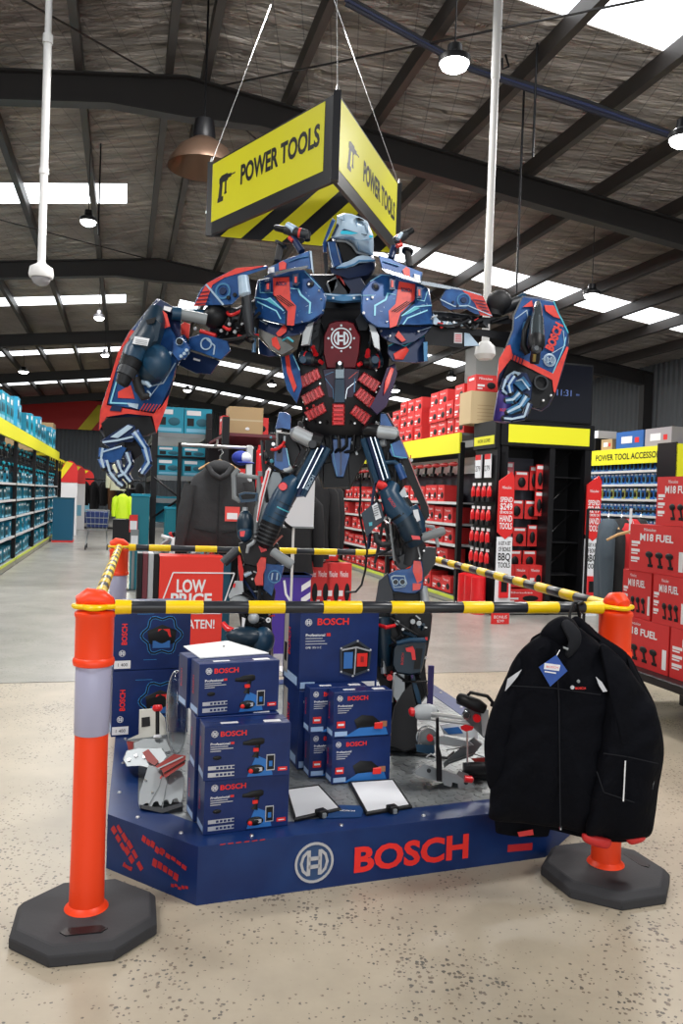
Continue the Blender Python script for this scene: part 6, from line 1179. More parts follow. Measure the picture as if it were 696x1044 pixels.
mb = MB(); armor(mb, f, [(300, 150), (350, 108), (400, 150), (416, 214), (385, 225)], .05, RRED, d=-.05); armor(mb, f, [(330, 105), (365, 75), (438, 118), (440, 150), (390, 130)], .06, RNAV, d=-.03); decal(mb, f, [(385, 108), (425, 118), (415, 140), (380, 128)], WHT, -.032); P_(mb, 'top_guard', FA)
mb = MB(); armor(mb, f, [(430, 290), (470, 262), (518, 320), (500, 370), (455, 390), (425, 350)], .06, RBLU, d=-.04); disc(mb, f, 465, 290, 16, BLK, -.05); disc(mb, f, 463, 290, 20, ICE, -.045, .004, r2=17); bolts(mb, f, [(500, 335), (488, 352), (472, 365), (415, 350)], 9, ICE, -.045); P_(mb, 'hinge_plate', FA)
mb = MB(); rod(mb, f, [(425, 145, -.02, 34), (470, 150, .0, 34)], TOOL2); rod(mb, f, [(470, 150, .0, 28), (600, 178, .05, 28)], GREY); P_(mb, 'connecting_rod', FA)
# hands: plated palms with jointed fingers
def finger(parent, pl, pts, w, m1=RNAV, m2=ICE):
    w *= 1.35
    mb = MB(); dirs = list(zip(pts, pts[1:]))
    for (a, b) in dirs:
        L = math.hypot(b[0] - a[0], b[1] - a[1]); nx, ny = -(b[1] - a[1]) / L, (b[0] - a[0]) / L
        rod(mb, pl, [(a[0], a[1], a[2] + .012, w * .4), (b[0], b[1], b[2] + .012, w * .35)], DKG, 8)
        q = [(a[0] + nx * w * .5, a[1] + ny * w * .5, a[2]), (b[0] + nx * w * .4, b[1] + ny * w * .4, b[2]), (b[0] - nx * w * .4, b[1] - ny * w * .4, b[2]), (a[0] - nx * w * .5, a[1] - ny * w * .5, a[2])]
        mb.loft([[pl(cx_ + (x - cx_) * f_, cy_ + (y - cy_) * f_, d_ + dd) for (x, y, d_) in q] for f_, dd in ((.75, -.02), (1, -.008), (1, .01)) for cx_, cy_ in ((sum(p[0] for p in q) / 4, sum(p[1] for p in q) / 4),)], m1)
        q2 = [(a[0] + nx * w * .2, a[1] + ny * w * .2), (b[0] + nx * w * .15, b[1] + ny * w * .15), (b[0] - nx * w * .1, b[1] - ny * w * .1), (a[0] - nx * w * .1, a[1] - ny * w * .1)]
        mb.loft([[pl(x, y, min(a[2], b[2]) + dd) for x, y in q2] for dd in (-.024, -.015)], m2)
    for p in pts[1:]: mb.ell(pl(p[0], p[1], p[2] + .005), .42 * w * pl.k, DKG, n=8, k=5)
    return P_(mb, 'finger', parent)
mb = MB(); armor(mb, f, [(60, 795), (110, 760), (205, 705), (238, 715), (250, 770), (225, 800), (170, 800), (110, 832)], .07, RNAV, d=-.02); armor(mb, f, [(110, 775), (200, 712), (228, 722), (150, 780)], .01, ICE, d=-.028); armor(mb, f, [(62, 845), (160, 815), (195, 830), (160, 905), (70, 905)], .06, RBLU, d=-.03); stripe(mb, f, [(75, 800), (150, 790), (235, 770)], 10, ICE, -.024, .006); stripe(mb, f, [(70, 850), (160, 822)], 8, ICE, -.034); armor(mb, f, [(180, 790), (260, 760), (290, 850), (220, 900), (180, 860)], .07, BLKM, d=.0)
HL = P_(mb, 'hand')
finger(HL, f, [(235, 745, -.02), (290, 830, -.03), (308, 905, -.04), (270, 960, -.05)], 34, RBLU); finger(HL, f, [(195, 850, -.01), (215, 910, -.03), (185, 960, -.05), (150, 975, -.06)], 34); finger(HL, f, [(150, 890, -.02), (165, 940, -.04), (195, 975, -.06), (215, 1000, -.06)], 32, RNAV); finger(HL, f, [(95, 890, .0), (110, 950, -.02), (150, 1000, -.05), (175, 1020, -.06)], 34, RNAV); finger(HL, f, [(75, 830, .0), (66, 880, -.01), (80, 930, -.03)], 32, RBLU)
# ---- right arm
w_ = PL(crop(425, 270, .1724), 4.12, (300, 300), .0001, 0)
mb = MB(); armor(mb, w_, [(40, 360), (280, 375), (420, 385), (575, 400), (545, 455), (400, 425), (275, 410), (272, 492), (50, 470)], .12, BLKM, d=.03, inset=0); rod(mb, w_, [(20, 330, .1, 60), (150, 320, .08, 45), (300, 330, .06, 35), (420, 350, .04, 26)], DKG); [rod(mb, w_, [(120 + i * 30, 310, .02, 8), (150 + i * 30, 345 - (i * 17) % 30, .0, 8)], BLK, 6) for i in range(8)]; armor(mb, w_, [(285, 300), (400, 310), (560, 320), (555, 350), (420, 350), (290, 345)], .08, DKG, d=.02, inset=0)
UB = P_(mb, 'upper_arm')
mb = MB(); armor(mb, w_, [(135, 200), (165, 150), (200, 138), (280, 150), (390, 185), (448, 308), (345, 292), (290, 262), (190, 268), (145, 240)], .1, RBLU, d=-.03); decal(mb, w_, [(268, 150), (390, 186), (445, 306), (375, 298), (340, 225)], RRED, -.03); disc(mb, w_, 275, 210, 42, ICD, -.03, .006, r2=34); disc(mb, w_, 275, 210, 18, RNAV, -.03, .008); [stripe(mb, w_, [(330 + i * 18, 205 + i * 20), (400 + i * 8, 215 + i * 20)], 4, RNAV, -.036) for i in range(4)]; bolts(mb, w_, [(212, 222), (238, 242)], 9, RNAV, -.034); stripe(mb, w_, [(140, 205), (220, 245), (300, 240), (440, 300)], 6, ICE, -.034); P_(mb, 'shoulder_pad', UB)
mb = MB(); armor(mb, w_, [(-10, 90), (90, 105), (250, 138), (380, 175), (380, 184), (240, 152), (100, 130), (0, 110)], .06, MIR, d=-.02, inset=0); P_(mb, 'chromed_edge', UB)
mb = MB(); armor(mb, w_, [(92, 285), (130, 330), (280, 345), (285, 362), (180, 372), (92, 350)], .06, ICE, d=.0); armor(mb, w_, [(278, 400), (310, 405), (372, 480), (278, 482)], .04, ICE, d=.02); decal(mb, w_, [(220, 400), (268, 402), (266, 465), (218, 462)], PAPER, .028); [stripe(mb, w_, [(226, 415 + i * 12), (262, 416 + i * 12)], 4, REDP, .025) for i in range(4)]; P_(mb, 'silver_plate', UB)
mb = MB(); mb.ell(w_(485, 220, .0), (.065, .065, .06), LOOP); rod(mb, w_, [(470, 230, .0, 46), (460, 300, .0, 40)], LOOP); rod(mb, w_, [(500, 260, .0, 40), (620, 212, .02, 36)], DKG); rod(mb, w_, [(600, 220, .02, 38), (640, 200, .02, 40)], TOOL2); rod(mb, w_, [(440, 340, .0, 12), (540, 310, .0, 12)], BLK); P_(mb, 'elbow_joint', UB)
g = PL(crop(480, 280, .1724), 4.0, (380, 400), .0002, -.0001)
mb = MB(); armor(mb, g, [(305, 125), (400, 135), (492, 158), (520, 230), (577, 342), (578, 430), (545, 560), (500, 700), (460, 780), (415, 810), (362, 792), (340, 700), (160, 690), (152, 600), (165, 500), (215, 400), (242, 320), (248, 240)], .2, RNAV, d=.02, inset=.02, belly=.88); FB = P_(mb, 'forearm')
mb = MB(); armor(mb, g, [(305, 130), (490, 162), (572, 345), (560, 430), (488, 600), (380, 550), (236, 492), (212, 425), (247, 325), (255, 245)], .03, RBLU, d=.0, inset=.01); stripe(mb, g, [(305, 128), (252, 240), (246, 325), (210, 420)], 9, MIR, .0); stripe(mb, g, [(490, 160), (518, 230), (574, 342)], 8, CYF, .0); stripe(mb, g, [(560, 370), (548, 430), (480, 590)], 6, CYAN, .0); stripe(mb, g, [(545, 330), (555, 420), (420, 500)], 4, ICE, .0); stripe(mb, g, [(262, 260), (330, 210), (340, 290)], 5, ICE, 0); P_(mb, 'blue_panel', FB)
mb = MB(); armor(mb, g, [(212, 420), (232, 415), (245, 470), (370, 530), (485, 585), (566, 425), (578, 430), (530, 590), (498, 700), (488, 690), (480, 622), (370, 565), (235, 500), (165, 590), (150, 690), (165, 500)], .05, RRED, d=-.01, inset=0); armor(mb, g, [(432, 180), (490, 182), (528, 262), (490, 250), (440, 215)], .01, RRED, d=-.01); armor(mb, g, [(305, 192), (360, 150), (368, 190)], .01, RRED, d=-.01); [stripe(mb, g, [(255 + i * 18, 465 + i * 9), (245 + i * 18, 505 + i * 8)], 6, RNAV, -.012) for i in range(4)]; P_(mb, 'red_rim', FB)
mb = MB(); mb.text('BOSCH', 52 * g.k, RRED, fram(g, 488, 368, -.003, math.radians(68)), w=180 * g.k, bold=.05, th=.006); disc(mb, g, 464, 506, 40, ICE, -.003, .003); disc(mb, g, 464, 506, 34, RBLU, -.005, .003); logo(mb, fram(g, 464, 506, -.008), 32 * g.k, ICE); P_(mb, 'lettering', FB)
mb = MB(); rod(mb, g, [(395, 165, -.02, 16), (392, 200, -.04, 28), (390, 260, -.07, 34)], GLOSSG, 18); rod(mb, g, [(390, 260, -.07, 38), (388, 290, -.08, 42), (386, 380, -.12, 48)], GLOSSG, 18); rod(mb, g, [(386, 380, -.12, 50), (385, 415, -.14, 50), (384, 440, -.145, 40)], BLK, 18); disc(mb, g, 384, 440, 30, DKG, -.16, .012); disc(mb, g, 382, 438, 15, MIR, -.168, .012); rod(mb, g, [(384, 440, -.14, 26), (378, 500, -.13, 30), (375, 525, -.12, 26)], BLK, 8); rod(mb, g, [(376, 470, -.16, 10), (372, 515, -.15, 10)], mat('brass', (.35, .25, .08), .3, .8), 8); HB = P_(mb, 'power_drill', FB)
mb = MB(); rod(mb, g, [(350, 250, -.04, 14), (318, 330, -.06, 16), (310, 420, -.06, 20), (335, 470, -.06, 18)], BLK); rod(mb, g, [(305, 430, -.03, 26), (325, 450, -.04, 22)], TOOL); rod(mb, g, [(330, 290, -.02, 22), (320, 330, -.03, 20)], ICD); rod(mb, g, [(385, 190, -.06, 7), (400, 160, -.05, 7)], STEEL, 6); P_(mb, 'side_handle', HB)
mb = MB(); armor(mb, g, [(222, 508), (240, 500), (330, 548), (485, 612), (498, 690), (455, 770), (420, 795), (368, 785), (350, 740), (200, 690), (170, 650)], .05, BLK, d=-.004, inset=.02); disc(mb, g, 410, 640, 46, DKG, -.01, .01, r2=36); bolts(mb, g, [(425, 745), (470, 715)], 7, WHT, -.012); P_(mb, 'cuff_opening', FB)
mb = MB(); armor(mb, g, [(200, 600), (250, 572), (330, 580), (362, 650), (355, 740), (300, 780), (240, 740), (200, 690)], .07, RNAV, d=-.04); armor(mb, g, [(208, 600), (255, 568), (300, 580), (240, 632), (195, 640)], .03, ICE, d=-.06); armor(mb, g, [(250, 640), (310, 600), (355, 660), (300, 690)], .03, ICD, d=-.06); stripe(mb, g, [(220, 640), (300, 620), (345, 680)], 8, ICE, -.07); HR = P_(mb, 'hand')
finger(HR, g, [(210, 620, -.05), (188, 680, -.08), (215, 705, -.1)], 38, RNAV); finger(HR, g, [(290, 700, -.05), (250, 740, -.09), (205, 745, -.1)], 36, ICD); finger(HR, g, [(330, 720, -.05), (290, 780, -.09), (215, 815, -.1)], 38, ICD); finger(HR, g, [(345, 760, -.05), (315, 840, -.08), (240, 855, -.1), (195, 850, -.1)], 34, RNAV); finger(HR, g, [(260, 600, -.06), (225, 650, -.1), (235, 700, -.12)], 34, RBLU)
# the can it holds is a thing of its own
cp = g(190, 780, -.06); t = thing('drink_can', 'violet blue can gripped by the robot hand at the right', 'can', (cp.x, cp.y, cp.z)); mb = MB(); mb.lathe([(.03, -.075), (.036, -.07), (.038, -.06), (.038, .06), (.034, .072), (.001, .07)], mat('violet can', (.04, .02, .18), .35, .3), Matrix.Translation(cp) @ Matrix.Rotation(.12, 4, 'Y')); mb.build('body', t); mb = MB(); mb.text('BOSCH', .014, BRED, frame(cp + Vector((0, -.0385, -.02)), (1, 0, 0), (0, 0, 1)), w=.045); mb.ring(.034, .028, .068, .074, BLK, Matrix.Translation(cp) @ Matrix.Rotation(.12, 4, 'Y')); mb.build('rim', t)
# ---- pelvis and legs
p4 = PL(crop(200, 400, .3736), 4.25, (380, 200), 0, 0)
mb = MB(); armor(mb, p4, [(290, 95), (500, 95), (520, 130), (470, 170), (420, 265), (345, 262), (310, 170), (270, 130)], .22, BLKM, d=.04); PV = P_(mb, 'pelvis')
mb = MB(); armor(mb, p4, [(362, 128), (424, 122), (418, 175), (402, 232), (382, 232), (370, 190)], .05, RBLU, d=-.02); stripe(mb, p4, [(395, 130), (394, 225)], 4, RNAV, -.02); stripe(mb, p4, [(368, 135), (384, 228)], 3, ICD, -.02); armor(mb, p4, [(346, 195), (372, 188), (384, 236), (402, 236), (416, 190), (420, 260), (346, 262)], .08, BLK, d=.02); P_(mb, 'groin_plate', PV)
mb = MB(); [rod(mb, p4, [(300 + i * 22, 105, -.02, 5), (310 + i * 20, 140 + (i * 13) % 20, -.04, 5), (330 + i * 12, 165, -.01, 5)], BLK, 6) for i in range(8)]; P_(mb, 'waist_cable', PV)
l = PL(crop(210, 420, .194), 4.15, (400, 400), 0, 0)
mb = MB(); rod(mb, l, [(600, 165, .08, 48), (520, 300, .06, 42), (420, 450, .04, 50), (330, 620, .05, 50), (300, 720, .06, 44)], DKG); armor(mb, l, [(380, 100), (460, 110), (500, 200), (440, 330), (330, 480), (270, 640), (240, 640), (290, 420), (350, 250)], .1, BLKM, d=.08); LT = P_(mb, 'thigh')
mb = MB()
for dx in (-34, 0, 34): rod(mb, l, [(615 + dx * .8, 178 + dx * .35, -.03, 17), (480 + dx * .8, 430 + dx * .35, -.03, 17)], TOOL2 if dx else RNAV, 8)
[stripe(mb, l, [(600 + dx, 190), (495 + dx, 400)], 5, MIR, -.075, .004) for dx in (-14, 14)]; armor(mb, l, [(575, 190), (640, 185), (650, 215), (520, 445), (470, 450), (455, 420)], .05, RBLU, d=.0); mb.text('BOSCH', 20 * l.k, ICE, fram(l, 545, 370, -.075, math.radians(62)), w=80 * l.k); P_(mb, 'guide_rail', LT)
mb = MB(); rod(mb, l, [(455, 110, -.02, 26), (470, 112, -.03, 40), (550, 150, -.03, 40), (565, 155, -.02, 26)], LGREY, 16); rod(mb, l, [(555, 150, -.03, 46), (605, 165, -.03, 44)], BLK, 16); disc(mb, l, 560, 170, 22, DKG, -.07, .01); P_(mb, 'hip_motor', LT)
mb = MB(); rod(mb, l, [(470, 350, -.02, 30), (445, 375, -.03, 48), (410, 440, -.05, 58), (370, 520, -.05, 60), (345, 580, -.05, 58)], TOOL2, 16); rod(mb, l, [(345, 580, -.05, 56), (310, 680, -.05, 50), (300, 700, -.04, 30)], BLK, 16); [rod(mb, l, [(336 - i * 8, 600 + i * 20, -.05, 58), (333 - i * 8, 607 + i * 20, -.05, 58)], DKG, 16) for i in range(5)]; [rod(mb, l, [(400 - i * 14, 470 + i * 28, -.05, 60), (397 - i * 14, 476 + i * 28, -.05, 60)], CYF if i == 1 else TOOL, 16) for i in range(4)]
disc(mb, l, 405, 392, 22, REDC, -.1, .015); rod(mb, l, [(380, 395, -.06, 14), (430, 400, -.06, 14)], REDC); rod(mb, l, [(400, 650, -.03, 6), (350, 700, -.06, 6)], mat('copper wire', (.3, .1, .08), .4), 6); P_(mb, 'angle_grinder', LT)
mb = MB(); armor(mb, l, [(383, 0), (420, 0), (446, 18), (445, 95), (400, 85), (362, 90)], .05, RBLU, d=-.01); armor(mb, l, [(358, 182), (422, 188), (442, 280), (430, 305), (356, 310)], .06, RBLU, d=-.02); decal(mb, l, [(370, 195), (400, 198), (402, 260), (368, 258)], RNAV, -.02); decal(mb, l, [(368, 96), (395, 96), (395, 106), (370, 106)], WHT, -.02); stripe(mb, l, [(422, 192), (438, 280)], 5, CYAN, -.02); rod(mb, l, [(372, 90, .0, 6), (374, 180, .0, 6)], STEEL, 6); rod(mb, l, [(410, 310, .0, 24), (450, 290, .0, 20)], LGREY); P_(mb, 'hip_plate', LT)
mb = MB(); rod(mb, l, [(170, 300, .0, 13), (145, 330, .0, 14), (148, 450, .0, 14), (180, 470, .0, 12)], GREY, 8); rod(mb, l, [(165, 330, .0, 12), (275, 345, .0, 14), (280, 440, .0, 16), (265, 560, .02, 18), (260, 640, .02, 16)], GREY, 8); armor(mb, l, [(170, 430), (200, 420), (275, 425), (272, 470), (180, 478)], .06, TOOL2, d=-.02); armor(mb, l, [(180, 438), (210, 430), (262, 434), (255, 455), (190, 460)], .01, BLK, d=-.025); armor(mb, l, [(270, 310), (330, 315), (330, 335), (275, 340)], .04, GREY); SAW = P_(mb, 'saw_frame', LT)
mb = MB(); armor(mb, l, [(330, 290), (342, 300), (305, 440), (272, 580), (262, 578), (280, 440), (315, 310)], .015, WHT, d=-.03, inset=0); stripe(mb, l, [(328, 310), (292, 450), (270, 570)], 7, REDP, -.032, .004); armor(mb, l, [(352, 312), (385, 315), (400, 350), (372, 450), (330, 560), (275, 640), (250, 630), (255, 560), (300, 420)], .02, mat('brushed grey plate', (.2, .22, .23), .35, .6), d=.02, inset=.02); P_(mb, 'saw_blade', SAW)
mb = MB(); mb.ell(l(205, 600, .02), (.045, .05, .085), TOOL); mb.ell(l(205, 640, .0), (.04, .04, .04), TOOL2); rod(mb, l, [(205, 530, .02, 18), (205, 500, .02, 14)], LGREY); decal(mb, l, [(178, 628), (205, 625), (200, 655), (180, 655)], REDC, -.06, .02); P_(mb, 'palm_sander', LT)
mb = MB(); armor(mb, l, [(170, 690), (260, 660), (380, 690), (400, 780), (330, 830), (200, 800)], .14, BLKM, d=.02); armor(mb, l, [(275, 705), (310, 695), (320, 730), (290, 740)], .03, REDC, d=-.04); rod(mb, l, [(350, 735, -.06, 24), (445, 800, -.1, 26), (455, 806, -.1, 20)], GREY); rod(mb, l, [(90, 795, -.02, 24), (165, 725, .0, 26)], DKG); rod(mb, l, [(215, 740, -.05, 8), (222, 705, -.06, 10), (245, 690, -.06, 10), (262, 670, -.05, 8)], LGREY, 8); rod(mb, l, [(260, 660, .0, 16), (300, 650, -.02, 16)], LGREY); LK = P_(mb, 'knee')
k = PL(crop(225, 560, .1078), 4.18, (400, 300), 0, 0)
mb = MB(); armor(mb, k, [(160, 150), (300, 120), (460, 240), (520, 400), (480, 700), (500, 900), (470, 1120), (230, 1120), (200, 800), (150, 520)], .16, BLKM, d=.06, inset=.04)
[rod(mb, k, [(200 + (i * 53) % 220, 300 + (i * 97) % 700, .03, 12), (260 + (i * 71) % 200, 380 + (i * 83) % 650, .0, 12)], (DKG, BLK, TOOL)[i % 3], 7) for i in range(16)]; bolts(mb, k, [(450, 660), (440, 400), (310, 490), (260, 470), (250, 800)], 16, LGREY, .04); LS = P_(mb, 'shin')
mb = MB(); armor(mb, k, [(410, 130), (600, 150), (592, 200), (560, 300), (510, 330), (480, 450), (400, 380)], .08, RBLU, d=-.02); disc(mb, k, 508, 258, 62, ICD, -.02, .008, r2=52); rod(mb, k, [(490, 225, -.03, 8), (480, 290, -.03, 8)], ICE, 6); rod(mb, k, [(535, 225, -.03, 8), (530, 290, -.03, 8)], ICE, 6); P_(mb, 'shin_guard', LS)
mb = MB(); armor(mb, k, [(380, 70), (430, 75), (425, 180), (400, 240), (402, 345), (330, 345), (315, 290), (345, 210), (340, 140)], .03, RRED, d=-.05); P_(mb, 'red_plate', LS)
mb = MB(); armor(mb, k, [(160, 40), (185, 60), (215, 200), (210, 300), (180, 300), (165, 180)], .04, REDP, d=-.03, inset=0); armor(mb, k, [(130, 300), (210, 295), (220, 420), (140, 440), (85, 470), (70, 440), (110, 360)], .06, LGREY, d=-.03); decal(mb, k, [(118, 330), (140, 320), (135, 360), (115, 365)], REDC, -.03, .02); rod(mb, k, [(225, 250, -.04, 18), (290, 220, -.04, 14)], ICE, 8); mb.ell(k(180, 500, -.02), (.055, .05, .035), GREY); armor(mb, k, [(90, 470), (240, 470), (255, 530), (85, 530)], .08, GREY, d=-.01); P_(mb, 'belt_sander', LS)
mb = MB(); mb.ell(k(230, 820, -.04), (.1, .07, .05), TOOL); mb.ell(k(400, 860, -.03), (.06, .06, .07), TOOL2); rod(mb, k, [(20, 700, -.02, 26), (60, 750, -.04, 30), (120, 770, -.05, 26)], REDC); armor(mb, k, [(200, 640), (235, 655), (215, 775), (200, 770)], .02, WHT, d=-.05); mb.ell(k(310, 650, -.04), (.03, .03, .03), LGREY); disc(mb, k, 450, 668, 24, WHT, -.04, .01, r2=10); rod(mb, k, [(400, 560, .0, 30), (450, 530, .0, 26)], LGREY); P_(mb, 'sander_motor', LS)
mb = MB(); fp = k(340, 1000, .05); mb.cbx(fp.x - .14, fp.x + .13, fp.y - .16, fp.y + .14, PZ + .005, PZ + .12, .02, BLKM); mb.loft([[(fp.x + sx * s, fp.y + sy * s, z) for sx, sy in ((-.1, -.1), (.1, -.1), (.1, .1), (-.1, .1))] for s, z in ((1, PZ + .1), (.9, PZ + .2), (.75, fp.z + .1))], DKG); P_(mb, 'foot')
# right leg
r = PL(crop(350, 420, .1724), 4.12, (300, 400), 0, 0)
mb = MB(); rod(mb, r, [(150, 140, .08, 50), (230, 380, .06, 60), (340, 600, .05, 70), (420, 800, .05, 70), (400, 900, .06, 70)], DKG); armor(mb, r, [(100, 100), (300, 90), (340, 260), (330, 420), (420, 560), (480, 760), (330, 930), (300, 900), (280, 620), (180, 420)], .12, BLKM, d=.07); RT = P_(mb, 'thigh')
mb = MB()
for dx in (-38, 0, 38): rod(mb, r, [(150 + dx * .9, 150 - dx * .2, -.02, 18), (232 + dx * .9, 410 - dx * .2, -.03, 18)], RNAV if dx == 0 else TOOL2, 8)
stripe(mb, r, [(160, 150), (238, 400)], 6, MIR, -.06, .006); stripe(mb, r, [(185, 150), (262, 390)], 5, MIR, -.06, .006); rod(mb, r, [(205, 425, -.04, 26), (240, 440, -.05, 26), (255, 445, -.05, 16)], REDP); P_(mb, 'guide_rail', RT)
mb = MB(); rod(mb, r, [(120, 120, -.02, 30), (150, 110, -.03, 42), (205, 115, -.03, 42)], BLK, 16); rod(mb, r, [(205, 118, -.03, 34), (215, 118, -.04, 40), (300, 125, -.03, 38), (315, 126, -.02, 22)], LGREY, 16); rod(mb, r, [(210, 190, .0, 20), (250, 180, -.01, 24)], LGREY); P_(mb, 'hip_motor', RT)
mb = MB(); armor(mb, r, [(222, 0), (262, 8), (300, 80), (335, 150), (385, 270), (440, 410), (502, 560), (508, 615), (490, 642), (458, 640), (455, 560), (380, 400), (345, 290), (290, 150), (225, 70)], .035, BLK, d=.03, inset=.01); stripe(mb, r, [(262, 8), (300, 80), (335, 150), (385, 270), (440, 410), (502, 560)], 6, mat('pinkish edge', (.5, .2, .2), .4), .028, .006); armor(mb, r, [(218, 10), (250, 10), (295, 90), (300, 140), (262, 100), (215, 80)], .04, RBLU, d=-.0); P_(mb, 'leg_fender', RT)
mb = MB(); armor(mb, r, [(285, 185), (335, 165), (355, 200), (382, 272), (340, 280), (285, 262), (270, 225)], .05, RBLU, d=-.04); stripe(mb, r, [(280, 190), (300, 262), (375, 272)], 5, CYF, -.04); rod(mb, r, [(250, 300, -.02, 14), (300, 295, -.03, 14), (345, 330, -.04, 14), (360, 380, -.04, 14)], TOOL2); rod(mb, r, [(320, 310, -.04, 22), (355, 395, -.04, 24)], RBLU); P_(mb, 'hip_plate', RT)
mb = MB(); rod(mb, r, [(300, 430, -.02, 40), (270, 480, -.04, 60), (305, 560, -.05, 70), (360, 630, -.05, 66)], TOOL2, 16); rod(mb, r, [(360, 630, -.05, 64), (400, 720, -.06, 62), (430, 780, -.05, 50)], TOOL, 16); rod(mb, r, [(330, 600, -.05, 68), (338, 612, -.05, 68)], BLK, 16); mb.text('BOSCH', 18 * r.k, REDP, fram(r, 288, 535, -.14, math.radians(-55)), w=60 * r.k); [rod(mb, r, [(370 + i * 14, 655 + i * 30, -.05, 66), (374 + i * 14, 663 + i * 30, -.05, 66)], BLK, 16) for i in range(4)]; decal(mb, r, [(400, 730), (450, 735), (455, 755), (410, 755)], REDC, -.12, .01)
rod(mb, r, [(250, 620, -.1, 6), (240, 640, -.11, 6), (270, 660, -.11, 6), (275, 630, -.11, 6)], STEEL, 6); rod(mb, r, [(400, 560, -.02, 40), (440, 650, -.02, 44), (450, 720, -.02, 40)], TOOL2, 14); armor(mb, r, [(330, 480), (360, 440), (378, 495), (345, 510)], .02, LGREY, d=-.06); armor(mb, r, [(410, 580), (440, 575), (455, 640), (425, 655)], .01, PAPER, d=-.075); RH = P_(mb, 'rotary_hammer', RT)
mb = MB(); armor(mb, r, [(105, 598), (190, 530), (225, 545), (245, 640), (180, 690), (135, 745), (125, 690)], .1, TOOL, d=-.06); decal(mb, r, [(168, 555), (198, 535), (225, 625), (190, 640)], PAPER, -.06, .006); [stripe(mb, r, [(180, 560 + i * 14), (205, 550 + i * 14)], 5, GREY, -.067) for i in range(5)]; decal(mb, r, [(150, 655), (170, 650), (170, 672), (152, 675)], CYF, -.06, .006); P_(mb, 'battery_pack', RH)
mb = MB(); rod(mb, r, [(190, 715, -.05, 17), (195, 760, -.06, 18), (225, 785, -.06, 18), (275, 780, -.05, 18), (300, 740, -.04, 16)], LOOP); rod(mb, r, [(275, 660, -.06, 7), (285, 760, -.06, 8), (300, 880, -.05, 7)], GREY, 6); P_(mb, 'grip_loop', RH)
mb = MB(); rod(mb, r, [(460, 745, -.06, 26), (585, 705, -.09, 27), (600, 700, -.09, 20)], GREY, 14); rod(mb, r, [(470, 670, -.03, 10), (530, 680, -.03, 12), (548, 740, -.03, 12), (560, 800, -.03, 9)], LGREY, 8); P_(mb, 'side_handle', RH)
mb = MB(); armor(mb, r, [(300, 870), (430, 790), (550, 800), (545, 890), (500, 960), (460, 1000), (420, 900), (340, 940)], .12, DKG, d=.02); rod(mb, r, [(440, 800, -.03, 5), (455, 860, -.04, 5)], STEEL, 6); bolts(mb, r, [(450, 865), (475, 820), (560, 830)], 7, STEEL, .01); P_(mb, 'knee', None)
m_ = PL(crop(370, 560, .2107), 4.12, (200, 400), 0, -.00004)
mb = MB(); armor(mb, m_, [(60, 320), (140, 200), (290, 200), (335, 320), (325, 420), (300, 560), (315, 700), (240, 800), (200, 960), (140, 960), (130, 740), (60, 620), (65, 440)], .16, BLKM, d=.06, inset=.04); rod(mb, m_, [(290, 180, .02, 20), (300, 260, .02, 22)], LGREY); [rod(mb, m_, [(100 + (i * 47) % 190, 280 + (i * 61) % 380, .04, 9), (140 + (i * 59) % 160, 320 + (i * 53) % 380, .01, 9)], (DKG, BLK, TOOL)[i % 3], 7) for i in range(14)]; RS_ = P_(mb, 'shin')
mb = MB(); armor(mb, m_, [(118, 122), (160, 100), (225, 92), (255, 52), (285, 55), (292, 110), (290, 190), (255, 215), (215, 215), (145, 205), (128, 165)], .09, RBLU, d=-.03); decal(mb, m_, [(245, 55), (278, 58), (288, 110), (285, 150), (262, 165), (240, 105)], RRED, -.03, .006); decal(mb, m_, [(240, 165), (282, 165), (275, 195), (240, 200)], RRED, -.03, .006); rod(mb, m_, [(135, 135, -.035, 4), (150, 128, -.035, 4), (200, 130, -.035, 4), (210, 165, -.035, 4), (200, 180, -.035, 4), (150, 185, -.035, 4), (135, 135, -.035, 4)], ICE, 6)
for x in (157, 190): disc(mb, m_, x, 158, 15, DKG, -.034, .01); disc(mb, m_, x, 158, 15, ICE, -.034, .012, r2=12)
P_(mb, 'knee_guard', RS_)
mb = MB(); armor(mb, m_, [(22, 280), (60, 250), (75, 150), (120, 112), (145, 200), (150, 260), (130, 300), (30, 285)], .06, mat('dark slate panel', (.03, .035, .045), .5), d=-.01); P_(mb, 'calf_panel', RS_)
mb = MB(); rod(mb, m_, [(70, 365, -.03, 8), (110, 378, -.06, 10), (155, 368, -.04, 8)], REDC, 8); rod(mb, m_, [(90, 330, .0, 40), (95, 450, .0, 44), (100, 560, .01, 36)], TOOL, 14); rod(mb, m_, [(95, 540, -.02, 12), (100, 600, -.02, 14)], LGREY); disc(mb, m_, 128, 618, 16, REDC, -.04, .02); bolts(mb, m_, [(165, 355), (240, 350), (270, 358)], 13, LGREY, .0); P_(mb, 'shin_tool', RS_)
mb = MB(); armor(mb, m_, [(145, 480), (165, 450), (210, 430), (250, 428), (305, 425), (308, 470), (292, 560), (280, 600), (230, 610), (160, 600), (140, 560)], .09, TOOL, d=-.07, inset=.08); rod(mb, m_, [(165, 455, -.08, 12), (230, 440, -.09, 13), (300, 440, -.07, 12)], TOOL2, 8); mb.text('BOSCH', 12 * m_.k, REDP, fram(m_, 190, 530, -.072, math.radians(85)), w=55 * m_.k); decal(mb, m_, [(205, 478), (240, 468), (250, 490), (255, 535), (238, 535), (232, 498), (210, 495)], REDC, -.07, .012); decal(mb, m_, [(255, 480), (288, 480), (275, 580), (245, 580)], BLK, -.07, .004); decal(mb, m_, [(300, 425), (312, 425), (312, 440), (302, 440)], REDC, -.06, .02); JS = P_(mb, 'jigsaw', RS_)
